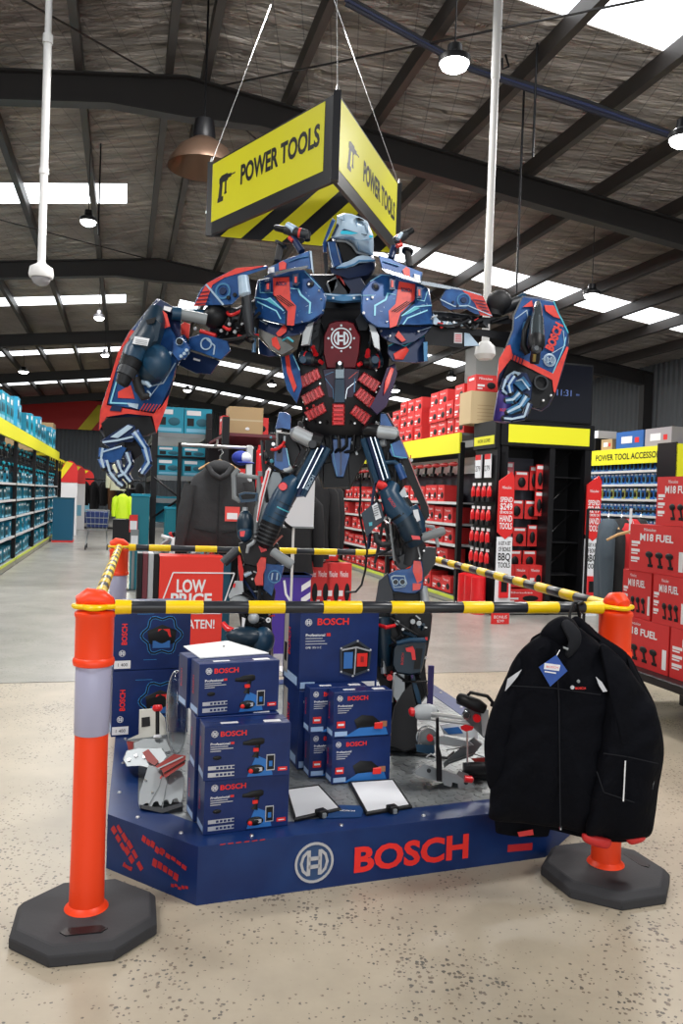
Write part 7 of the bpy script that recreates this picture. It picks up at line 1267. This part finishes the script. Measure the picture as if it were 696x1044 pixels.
mb = MB(); armor(mb, m_, [(155, 600), (200, 598), (205, 720), (165, 740), (140, 700)], .05, LGREY, d=-.03); rod(mb, m_, [(140, 740, -.04, 5), (150, 600, -.04, 5), (200, 590, -.04, 5)], STEEL, 6); P_(mb, 'jigsaw_shoe', JS)
mb = MB(); armor(mb, m_, [(215, 545), (232, 540), (255, 640), (275, 700), (285, 760), (262, 745), (235, 640)], .05, TOOL2, d=-.02); armor(mb, m_, [(268, 590), (290, 560), (296, 640), (318, 745), (300, 700)], .03, BLK, d=-.01); armor(mb, m_, [(235, 540), (250, 538), (240, 625), (232, 625)], .02, mat('violet strip', (.12, .05, .25), .5), d=-.03); P_(mb, 'ankle_rod', RS_)
fp = FL(*crop(370, 560, .2107)(205, 985), PZ)
mb = MB(); armor(mb, m_, [(150, 760), (190, 690), (235, 640), (262, 780), (262, 860), (275, 955), (200, 985), (130, 955), (135, 850)], .2, LOOP, d=-.04, inset=.06); mb.cbx(fp.x - .12, fp.x + .12, fp.y - .02, fp.y + .3, PZ + .005, PZ + .04, .01, BLKM); FT = P_(mb, 'foot')
mb = MB(); mb.chain([((fp.x - .15, fp.y + .08, PZ + .012), .008), ((fp.x + .05, fp.y - .06, PZ + .012), .008), ((fp.x + .2, fp.y - .1, PZ + .012), .008), ((fp.x + .24, fp.y - .05, PZ + .03), .005)], BLK, 6); P_(mb, 'base_strap', FT)
mb = MB(); cp_ = [W(*crop(285, 480, .194)(x, y), 4.4) for x, y in ((425, 20), (425, 130), (418, 220), (440, 330), (460, 420), (450, 520), (430, 600), (400, 635), (345, 640))]; mb.chain([(p, .006) for p in cp_], BLK, 6); P_(mb, 'dangling_cable', PV)
mb = MB(); sp = FL(437, 719, PZ); mb.loft([[(sp.x - .012, sp.y, z), (sp.x + .025, sp.y, z), (sp.x + .025, sp.y + .02, z), (sp.x - .012, sp.y + .02, z)] for z in (PZ + .006, PZ + .25)], mat('violet navy strip', (.03, .02, .12), .5)); tag(mb.build('edge_board', base=sp), 'narrow violet blue upright strip beside the robot foot, right', 'board')

# hoses, cable loops and small fixings between the plates
def hoses(parent, pl, seeds, box_, n, rr, name='hose'):
    rnd = random.Random(seeds); x0, y0, x1, y1 = box_
    for i in range(n):
        mb = MB(); ax, ay = rnd.uniform(x0, x1), rnd.uniform(y0, y1); bx_, by = rnd.uniform(x0, x1), rnd.uniform(y0, y1); cx, cy = (ax + bx_) / 2 + rnd.uniform(-40, 40), (ay + by) / 2 + rnd.uniform(10, 50)
        d0 = rnd.uniform(-.02, .03); pts = []
        for k in range(9):
            t_ = k / 8; pts.append(((1 - t_) ** 2 * ax + 2 * t_ * (1 - t_) * cx + t_ * t_ * bx_, (1 - t_) ** 2 * ay + 2 * t_ * (1 - t_) * cy + t_ * t_ * by, d0 - .03 * math.sin(PI * t_), rr * rnd.uniform(.9, 1.1)))
        rod(mb, pl, pts, rnd.choice((BLK, BLK, DKG, LOOP, RNAV, REDP if i % 5 == 0 else BLK)), 6); P_(mb, name, parent)
def fixings(parent, pl, seeds, box_, n, r_, ms=None, d=.0):
    rnd = random.Random(seeds); x0, y0, x1, y1 = box_; mb = MB()
    for i in range(n):
        x, y = rnd.uniform(x0, x1), rnd.uniform(y0, y1); m = rnd.choice(ms or (STEEL, LGREY, DKG, DKG, REDP)); q_ = rnd.random()
        if q_ < .5: disc(mb, pl, x, y, r_ * rnd.uniform(.6, 1.3), m, d, .014, 10)
        else:
            a_ = rnd.uniform(0, 3.1); L = r_ * rnd.uniform(1.2, 2.6); stripe(mb, pl, [(x - L * math.cos(a_), y - L * math.sin(a_)), (x + L * math.cos(a_), y + L * math.sin(a_))], r_ * rnd.uniform(.7, 1.3), m, d, .012)
    merge(mb, parent)
hoses(UA, u, 3, (190, 270, 390, 400), 7, 7); fixings(UA, u, 4, (190, 260, 380, 400), 16, 8, d=.03)
hoses(UB, w_, 5, (60, 300, 400, 360), 6, 8); fixings(UB, w_, 6, (70, 300, 420, 380), 12, 8, d=.0)
hoses(LT, l, 7, (280, 120, 480, 640), 7, 9); fixings(LT, l, 8, (290, 130, 460, 480), 20, 9, (LGREY, DKG, STEEL, CYF, REDP), d=.05)
hoses(RT, r, 9, (120, 120, 360, 900), 8, 9); fixings(RT, r, 10, (180, 180, 420, 880), 26, 9, (LGREY, DKG, STEEL, TOOL2, REDP), d=.05)
hoses(LS, k, 11, (180, 260, 480, 900), 8, 13); fixings(LS, k, 12, (190, 200, 480, 1000), 30, 14, (LGREY, DKG, STEEL, TOOL2, REDP, YEL), d=.03)
hoses(RS_, m_, 13, (80, 230, 310, 720), 8, 6); fixings(RS_, m_, 14, (80, 240, 310, 760), 34, 6, (LGREY, DKG, STEEL, TOOL2, REDP), d=.04)
fixings(torso, c, 15, (235, 390, 275, 700), 14, 5, (DKG, STEEL, REDP, TOOL2), d=-.004); fixings(torso, c, 16, (450, 390, 495, 700), 14, 5, (DKG, STEEL, REDP, TOOL2), d=-.004)
hoses(torso, c, 17, (225, 370, 290, 560), 4, 4); hoses(torso, c, 18, (440, 370, 500, 560), 4, 4)
fixings(PV, p4, 19, (290, 105, 500, 165), 14, 7, (LGREY, DKG, STEEL, TOOL2), d=.02)
# scratches and pale wear lines along the armour edges
for A_, pl_, sg in ((LA, L_, 20), (RA, G, 21)):
    rnd = random.Random(sg); mb = MB()
    for i in range(26):
        x, y = rnd.uniform(120, 500), rnd.uniform(430, 690); a_ = rnd.choice((.2, -.3, 1.3, 2.6)) + rnd.uniform(-.2, .2); L = rnd.uniform(6, 26); stripe(mb, pl_, [(x, y), (x + L * math.cos(a_), y + L * math.sin(a_))], 2.2, ICD if i % 2 else ICE, -.0005, .0012)
    merge(mb, A_)
# ================================================================== tools lying on the platform and the jackets on the bar
TBC = crop(105, 600, .2802); RLC = crop(350, 590, .2443)
CAST = mat('cast aluminium', (.36, .39, .41), .42, .45, bump=(60, .12, .002)); CASTD = mat('shaded alloy', (.2, .22, .23), .45, .4); FEN = mat('red fence paint', (.3, .025, .02), .45)  # shaded alloy is the cast metal with shade put into its colour
def put(cf, x, y, z): return FL(*cf(x, y), z)
# ---- saw table at the left
o_ = put(TBC, 200, 700, PZ); t = thing('bench_saw', 'grey cast bench saw with red fences and clamp on the left of the platform', 'saw', (o_.x, o_.y, PZ + .005))
a = PL(TBC, 3.37, (200, 715), .0, -.0012)
mb = MB(); teeth = []
for i in range(9):
    x = 290 - i * 18; y = 770 + 3 * i; teeth += [(x, y - 8), (x - 6, y + 8), (x - 12, y + 8)] if i % 2 == 0 else [(x, y - 10), (x - 10, y - 10)]
armor(mb, a, [(165, 642), (225, 655), (285, 662), (298, 690), (292, 740)] + teeth + [(128, 782), (132, 740), (150, 690)], .07, CAST, inset=.02)
stripe(mb, a, [(222, 655), (205, 720), (165, 790)], 3, CASTD, .0, .003); stripe(mb, a, [(245, 660), (228, 730), (215, 800)], 3, CASTD, .0, .003); stripe(mb, a, [(232, 655), (210, 690)], 7, REDP, .0, .003); bolts(mb, a, [(155, 700), (262, 690), (180, 745)], 5, STEEL); T1 = P_(mb, 'table_casting', t)
mb = MB(); armor(mb, a, [(133, 786), (215, 800), (290, 778), (292, 792), (216, 818), (135, 800)], .06, DKG, d=-.02); P_(mb, 'front_lip', T1)
b_ = PL(TBC, 3.62, (150, 620), .0, -.0009)
mb = MB(); armor(mb, b_, [(72, 622), (85, 590), (130, 580), (215, 580), (235, 610), (200, 660), (130, 645), (85, 648)], .13, CAST, inset=.04); armor(mb, b_, [(110, 560), (150, 545), (230, 548), (250, 590), (215, 600), (110, 590)], .05, CASTD, d=.04); bolts(mb, b_, [(120, 610), (150, 615), (95, 625)], 6, STEEL); P_(mb, 'side_wing', t)
mb = MB(); armor(mb, b_, [(143, 596), (165, 584), (203, 630), (188, 645), (160, 628)], .04, FEN, d=-.05, inset=.04); P_(mb, 'fence', t)
mb = MB(); armor(mb, a, [(188, 648), (258, 602), (302, 608), (298, 640), (225, 690), (214, 662)], .035, FEN, d=-.05, inset=.02); stripe(mb, a, [(200, 655), (290, 612)], 5, LGREY, -.05, .004); stripe(mb, a, [(222, 672), (300, 625)], 4, BLK, -.05, .004); P_(mb, 'fence', t)
e = PL(TBC, 3.8, (180, 500), 0, -.0004)
mb = MB(); armor(mb, e, [(132, 440), (195, 435), (225, 470), (232, 530), (205, 548), (165, 560), (110, 562), (82, 552), (130, 530)], .09, mat('off white housing', (.55, .55, .5), .45), inset=.05); decal(mb, e, [(140, 470), (170, 466), (172, 500), (140, 505)], BLK, 0); stripe(mb, e, [(90, 552), (160, 545), (225, 535)], 6, CASTD); armor(mb, e, [(85, 555), (140, 555), (135, 580), (92, 590)], .05, FEN, d=.0); P_(mb, 'rear_housing', t)
mb = MB(); rod(mb, e, [(198, 446, -.07, 7), (198, 540, -.07, 7)], BLK, 10); rod(mb, e, [(198, 532, -.07, 13), (198, 542, -.07, 15)], PAPER, 14); C1_ = P_(mb, 'clamp_rod', t)
mb = MB(); rod(mb, e, [(198, 424, -.07, 15), (198, 430, -.07, 18), (198, 440, -.07, 18), (198, 447, -.07, 12)], REDC, 16); P_(mb, 'clamp_knob', C1_)
CLR = mat('clear plastic', (.85, .88, .9), .08, trans=1.0, spec=.6)
mb = MB(); v = PL(TBC, 3.66, (262, 450), 0, 0); cx, cy = 268, 450; rings = []
for f_, dd in ((.02, -.07), (.5, -.06), (.8, -.04), (.95, -.015), (1, .01)): rings.append([v(cx + 38 * f_ * math.cos(q), cy + 152 * f_ * math.sin(q), dd) for q in [2 * PI * k / 32 for k in range(32)]])
rings += [[v(cx + 37 * f_ * math.cos(q), cy + 150 * f_ * math.sin(q), dd + .003) for q in [2 * PI * k / 32 for k in range(32)]] for f_, dd in ((.98, .01), (.94, -.013), (.79, -.037), (.49, -.057), (.02, -.067))]
mb.loft(rings, CLR); rod(mb, v, [(cx + 38 * math.cos(q), cy + 152 * math.sin(q), .01, 2) for q in [2 * PI * k / 32 for k in range(33)]], LGREY, 6)
p = v(cx, 610, 0); tag(P_(mb, 'clear_guard', t), None)
# ---- mitre saw at the right
o_ = put(RLC, 420, 850, PZ); t = thing('mitre_saw', 'grey sliding mitre saw with red knobs lying at the right of the platform', 'saw', (o_.x, o_.y, PZ + .005))
s1 = PL(RLC, 3.62, (430, 820), .0004, 0)
mb = MB(); armor(mb, s1, [(295, 805), (335, 772), (385, 790), (470, 815), (552, 868), (550, 885), (520, 895), (480, 880), (478, 855), (455, 850), (450, 870), (420, 862), (415, 850), (360, 838), (300, 818)], .1, CAST, inset=.02); bolts(mb, s1, [(355, 800), (510, 850)], 9, DKG); armor(mb, s1, [(470, 815), (482, 800), (520, 815), (552, 868), (530, 868)], .06, CASTD, d=.0); S1 = P_(mb, 'foot_casting', t)
mb = MB(); rod(mb, s1, [(505, 835, -.03, 14), (535, 838, -.04, 14), (540, 838, -.04, 8)], REDC, 14); P_(mb, 'lock_knob', S1)
mb = MB(); armor(mb, s1, [(385, 575), (398, 575), (400, 700), (410, 740), (412, 848), (388, 845), (385, 720)], .03, BLKM, d=-.03); P_(mb, 'upright_clamp', t)
s2 = PL(RLC, 3.85, (430, 650), 0, 0)
mb = MB(); rod(mb, s2, [(298, 560, -.03, 22), (315, 558, -.03, 32), (360, 556, -.03, 34), (375, 556, -.02, 26)], mat('pale grey housing', (.45, .48, .5), .4), 16); armor(mb, s2, [(310, 540), (360, 530), (400, 548), (390, 575), (340, 590), (305, 580)], .08, CAST, d=-.04); P_(mb, 'pivot_arm', t)
mb = MB(); rod(mb, s2, [(272, 556, -.03, 10), (280, 555, -.03, 19), (296, 558, -.03, 18)], REDC, 14); P_(mb, 'pivot_knob', t)
for dy in (0, 22): mb = MB(); rod(mb, s2, [(365, 562 + dy, -.06, 8), (560, 590 + dy * .9, -.12, 8)], STEEL, 10); P_(mb, 'slide_rail', t)
mb = MB(); armor(mb, s2, [(372, 660), (420, 655), (530, 682), (545, 695), (470, 702), (380, 688)], .1, CAST, d=-.08); armor(mb, s2, [(400, 610), (450, 600), (560, 625), (565, 670), (420, 650)], .06, PAPER, d=.05); decal(mb, s2, [(415, 625), (480, 618), (500, 645), (440, 650)], mat('printed mid blue', (.03, .15, .45), .5), .05); armor(mb, s2, [(545, 660), (580, 690), (540, 740), (440, 775), (420, 790), (415, 770), (470, 720)], .06, CASTD, d=.0); stripe(mb, s2, [(440, 765), (540, 730), (585, 745)], 5, STEEL); stripe(mb, s2, [(430, 715), (520, 700)], 6, STEEL); P_(mb, 'saw_table', t)
mb = MB(); disc(mb, s2, 350, 660, 48, MIR, -.02, .004, 30, r2=42); disc(mb, s2, 352, 662, 40, CASTD, -.015, .003, 30); rod(mb, s2, [(310, 700, -.03, 3), (320, 640, -.05, 3), (360, 612, -.05, 3)], STEEL, 6); disc(mb, s2, 360, 662, 14, REDC, -.03, .02); P_(mb, 'blade_guard', t)
mb = MB(); armor(mb, s2, [(300, 690), (380, 695), (382, 725), (370, 735), (305, 722)], .1, TOOL2, d=-.04); rod(mb, s2, [(345, 745, -.05, 3), (365, 730, -.06, 3), (388, 745, -.06, 3), (372, 765, -.05, 3), (350, 760, -.05, 3)], WHT, 6); P_(mb, 'motor_base', t)
s3 = PL(RLC, 3.72, (540, 600), 0, 0)
mb = MB(); rod(mb, s3, [(485, 495, .02, 20), (500, 505, .0, 26), (560, 530, -.02, 28), (590, 545, -.02, 20)], BLK, 14); rod(mb, s3, [(478, 500, .02, 22), (492, 505, .02, 24)], DKG, 14); S3 = P_(mb, 'motor_tube', t)
mb = MB(); rod(mb, s3, [(520, 485, -.02, 6), (530, 475, -.03, 7), (600, 490, -.05, 8), (622, 515, -.05, 8), (618, 530, -.04, 7)], BLK, 8); P_(mb, 'carry_handle', S3)
mb = MB(); armor(mb, s3, [(505, 540), (560, 535), (600, 560), (610, 640), (585, 665), (560, 640), (520, 600), (495, 570)], .12, CASTD, d=.0); disc(mb, s3, 512, 568, 18, MIR, -.01, .02); disc(mb, s3, 512, 568, 12, DKG, -.025, .01); disc(mb, s3, 555, 580, 17, REDC, -.02, .02); armor(mb, s3, [(570, 540), (605, 545), (608, 660), (580, 660)], .12, mat('pale grey housing', (.45, .48, .5), .4), d=-.01); P_(mb, 'saw_head', t)
mb = MB(); rod(mb, s3, [(515, 630, -.06, 4), (517, 775, -.06, 4)], STEEL, 8); rod(mb, s3, [(517, 768, -.06, 9), (517, 780, -.06, 11)], DKG, 10); C2_ = P_(mb, 'clamp_rod', t)
mb = MB(); armor(mb, s3, [(488, 615), (510, 608), (545, 618), (538, 632), (510, 638), (490, 628)], .04, REDC, d=-.08); P_(mb, 'clamp_knob', C2_)
mb = MB(); rod(mb, s3, [(500, 790, -.02, 22), (560, 790, -.02, 26), (610, 790, -.02, 24)], BLKM, 14); armor(mb, s3, [(530, 750), (600, 745), (605, 770), (560, 775)], .05, FEN); armor(mb, s3, [(490, 800), (600, 800), (606, 840), (520, 830)], .06, BLKM, d=.03); P_(mb, 'base_ring', t)

# ---- jackets hanging on the front bar
JKC = crop(460, 580, .345)
JB = mat('black softshell', (.0022, .0026, .005), .85, bump=(9, .6, .03), spec=.12); JB2 = mat('black softshell seam', (.008, .009, .013), .8, spec=.3)
def smooth(pts, n=5):
    out = []; N_ = len(pts)
    for i in range(N_):
        p0, p1, p2, p3 = pts[i - 1], pts[i], pts[(i + 1) % N_], pts[(i + 2) % N_]
        for k in range(n):
            t_ = k / n; t2, t3 = t_ * t_, t_ ** 3
            out.append(tuple(.5 * (2 * p1[j] + (-p0[j] + p2[j]) * t_ + (2 * p0[j] - 5 * p1[j] + 4 * p2[j] - p3[j]) * t2 + (-p0[j] + 3 * p1[j] - 3 * p2[j] + p3[j]) * t3) for j in (0, 1)))
    return out
def puff(mb, pl, pts, th, m, d=0.0, seed=0.0, amp=.008, cen=None):
    q = smooth(pts); cx, cy = cen or (sum(p[0] for p in q) / len(q), sum(p[1] for p in q) / len(q)); rings = []
    fs = (.06, .25, .45, .62, .76, .87, .95, .99, 1.0)
    for sgn in (-1, 1):
        for f_ in (fs if sgn < 0 else fs[::-1][1:]):
            ring_ = []
            for i, (x, y) in enumerate(q):
                X, Y_ = cx + (x - cx) * f_, cy + (y - cy) * f_
                dd = sgn * th * math.sqrt(max(0, 1 - f_ ** 3)) + amp * f_ * (math.sin(X * .055 + seed + Y_ * .012) + .6 * math.sin(Y_ * .07 + X * .03 + seed * 2))
                ring_.append(pl(X, Y_, d + dd))
            rings.append(ring_)
    return mb.loft(rings, m)
j = PL(JKC, 3.06, (360, 450), 0, 0); j2 = PL(JKC, 3.2, (360, 450), 0, 0)
pj = W(*JKC(345, 470), 3.06); t = thing('work_jacket', 'black work jacket with blue diamond swing tag hanging in front on the bar', 'jacket', pj)
mb = MB(); puff(mb, j, [(310, 175), (262, 195), (205, 240), (165, 310), (140, 430), (122, 560), (112, 700), (120, 742), (210, 752), (330, 768), (410, 786), (470, 780), (475, 600), (480, 420), (485, 300), (440, 225), (400, 190), (370, 172)], .075, JB, amp=.014, cen=(320, 470)); JBD = P_(mb, 'body', t)
mb = MB(); puff(mb, j, [(205, 245), (165, 310), (120, 410), (98, 500), (100, 580), (112, 650), (150, 650), (175, 540), (200, 420), (225, 320)], .06, JB, d=.01, seed=2, amp=.006); P_(mb, 'sleeve', t)
mb = MB(); puff(mb, j, [(440, 222), (500, 262), (550, 330), (595, 395), (620, 470), (628, 550), (612, 650), (602, 730), (585, 790), (520, 800), (440, 796), (398, 785), (405, 700), (425, 580), (445, 440), (450, 320)], .07, JB, d=-.03, seed=4, amp=.014); SL = P_(mb, 'sleeve', t)
mb = MB(); puff(mb, j, [(385, 785), (400, 782), (470, 800), (462, 826), (430, 822), (392, 806)], .03, REDB, d=-.03, amp=.002); puff(mb, j, [(518, 796), (570, 792), (566, 806), (530, 815)], .03, REDB, d=-.03, amp=.002); P_(mb, 'red_cuff', SL)
mb = MB(); stripe(mb, j, [(514, 568), (508, 686)], 4, WHT, -.106, .003); P_(mb, 'reflective_piping', SL); mb = MB(); stripe(mb, j, [(600, 615), (592, 660)], 3, GREY, -.06, .003); [stripe(mb, j, p_, 3, JB2, -.104, .002) for p_ in ([(450, 545), (520, 555), (610, 575)], [(430, 600), (450, 660), (540, 690)])]; merge(mb, SL)
mb = MB(); decal(mb, j, [(158, 362), (166, 325), (208, 297), (196, 318), (174, 345)], SILV, -.05, .006); decal(mb, j, [(426, 318), (445, 335), (461, 362), (448, 364), (436, 345)], SILV, -.082, .006); P_(mb, 'reflective_flash', JBD)
mb = MB(); [stripe(mb, j, p_, 3, JB2, -.081, .003) for p_ in ([(175, 345), (300, 352), (440, 372)], [(310, 240), (318, 400), (322, 765)])]; P_(mb, 'chest_seam', JBD)
mb = MB(); mb.text('BOSCH', 6.5 * j.k, BRED, fram(j, 381, 352, -.084), w=30 * j.k, bold=.03); disc(mb, j, 357, 350, 6, SILV, -.083, .003); disc(mb, j, 375, 332, 5, GREY, -.083, .003); rod(mb, j, [(322, 762, -.07, 3), (323, 770, -.07, 4)], MIR, 6); P_(mb, 'emblem', JBD)
mb = MB(); puff(mb, j, [(262, 195), (285, 160), (322, 140), (352, 145), (372, 165), (385, 205), (350, 228), (320, 236), (290, 226)], .055, JB, d=.0, seed=1, amp=.003); puff(mb, j, [(325, 165), (345, 150), (380, 185), (380, 225), (350, 262), (335, 250), (345, 215)], .02, JB2, d=-.06, amp=.002); rod(mb, j, [(330, 232, -.075, 3), (345, 238, -.08, 4)], GREY, 6); P_(mb, 'collar', t)
mb = MB(); armor(mb, j, [(258, 290), (310, 254), (343, 302), (292, 348)], .004, mat('tag blue', (.01, .07, .35), .45), d=-.11, inset=.01); decal(mb, j, [(275, 278), (322, 284), (318, 302), (273, 296)], PAPER, -.11); mb.text('BOSCH', 6 * j.k, BRED, fram(j, 298, 290, -.114, -.1), w=34 * j.k); stripe(mb, j, [(276, 303), (308, 308)], 4, WHT, -.11); rod(mb, j, [(310, 258, -.1, 1.5), (320, 240, -.08, 1.5)], WHT, 5); P_(mb, 'swing_tag', t)
mb = MB(); hk = [W(*JKC(x, y), d_) for x, y, d_ in ((345, 200, 3.08), (348, 160, 3.1), (350, 132, 3.13), (362, 100, 3.165), (380, 98, 3.2), (392, 115, 3.22), (385, 132, 3.22))]; mb.chain([(p, .006) for p in hk], BLK, 8); mb.chain([(j(250, 235, .0), .01), (j(345, 195, .0), .014), (j(440, 240, .0), .01)], BLK, 8); P_(mb, 'hanger', t)
pj = W(*JKC(380, 470), 3.2); t = thing('work_jacket', 'black work jacket hanging behind the tagged one, its shoulder showing at the right', 'jacket', pj)
mb = MB(); puff(mb, j2, [(360, 150), (330, 160), (250, 195), (225, 230), (160, 400), (130, 600), (128, 752), (150, 785), (280, 792), (285, 770), (420, 800), (540, 800), (560, 700), (600, 560), (610, 430), (560, 320), (520, 250), (440, 195), (400, 160)], .045, JB, amp=.006, cen=(370, 470)); JB_ = P_(mb, 'body', t)
mb = MB(); puff(mb, j2, [(520, 262), (560, 330), (605, 410), (615, 520), (605, 620), (570, 620), (560, 500), (530, 380)], .04, JB, d=-.01, seed=3); P_(mb, 'sleeve', t)
mb = MB(); decal(mb, j2, [(195, 778), (240, 770), (243, 786), (200, 792)], REDB, -.04, .012); P_(mb, 'red_label', JB_)
mb = MB(); puff(mb, j2, [(352, 158), (365, 140), (390, 150), (425, 190), (445, 215), (405, 210), (375, 200)], .035, JB, amp=.002); P_(mb, 'collar', t)
mb = MB(); hk = [W(*JKC(x, y), d_) for x, y, d_ in ((380, 190, 3.2), (378, 140, 3.2), (372, 104, 3.17), (385, 98, 3.2), (395, 112, 3.23))]; mb.chain([(p, .006) for p in hk], BLK, 8); P_(mb, 'hanger', t)
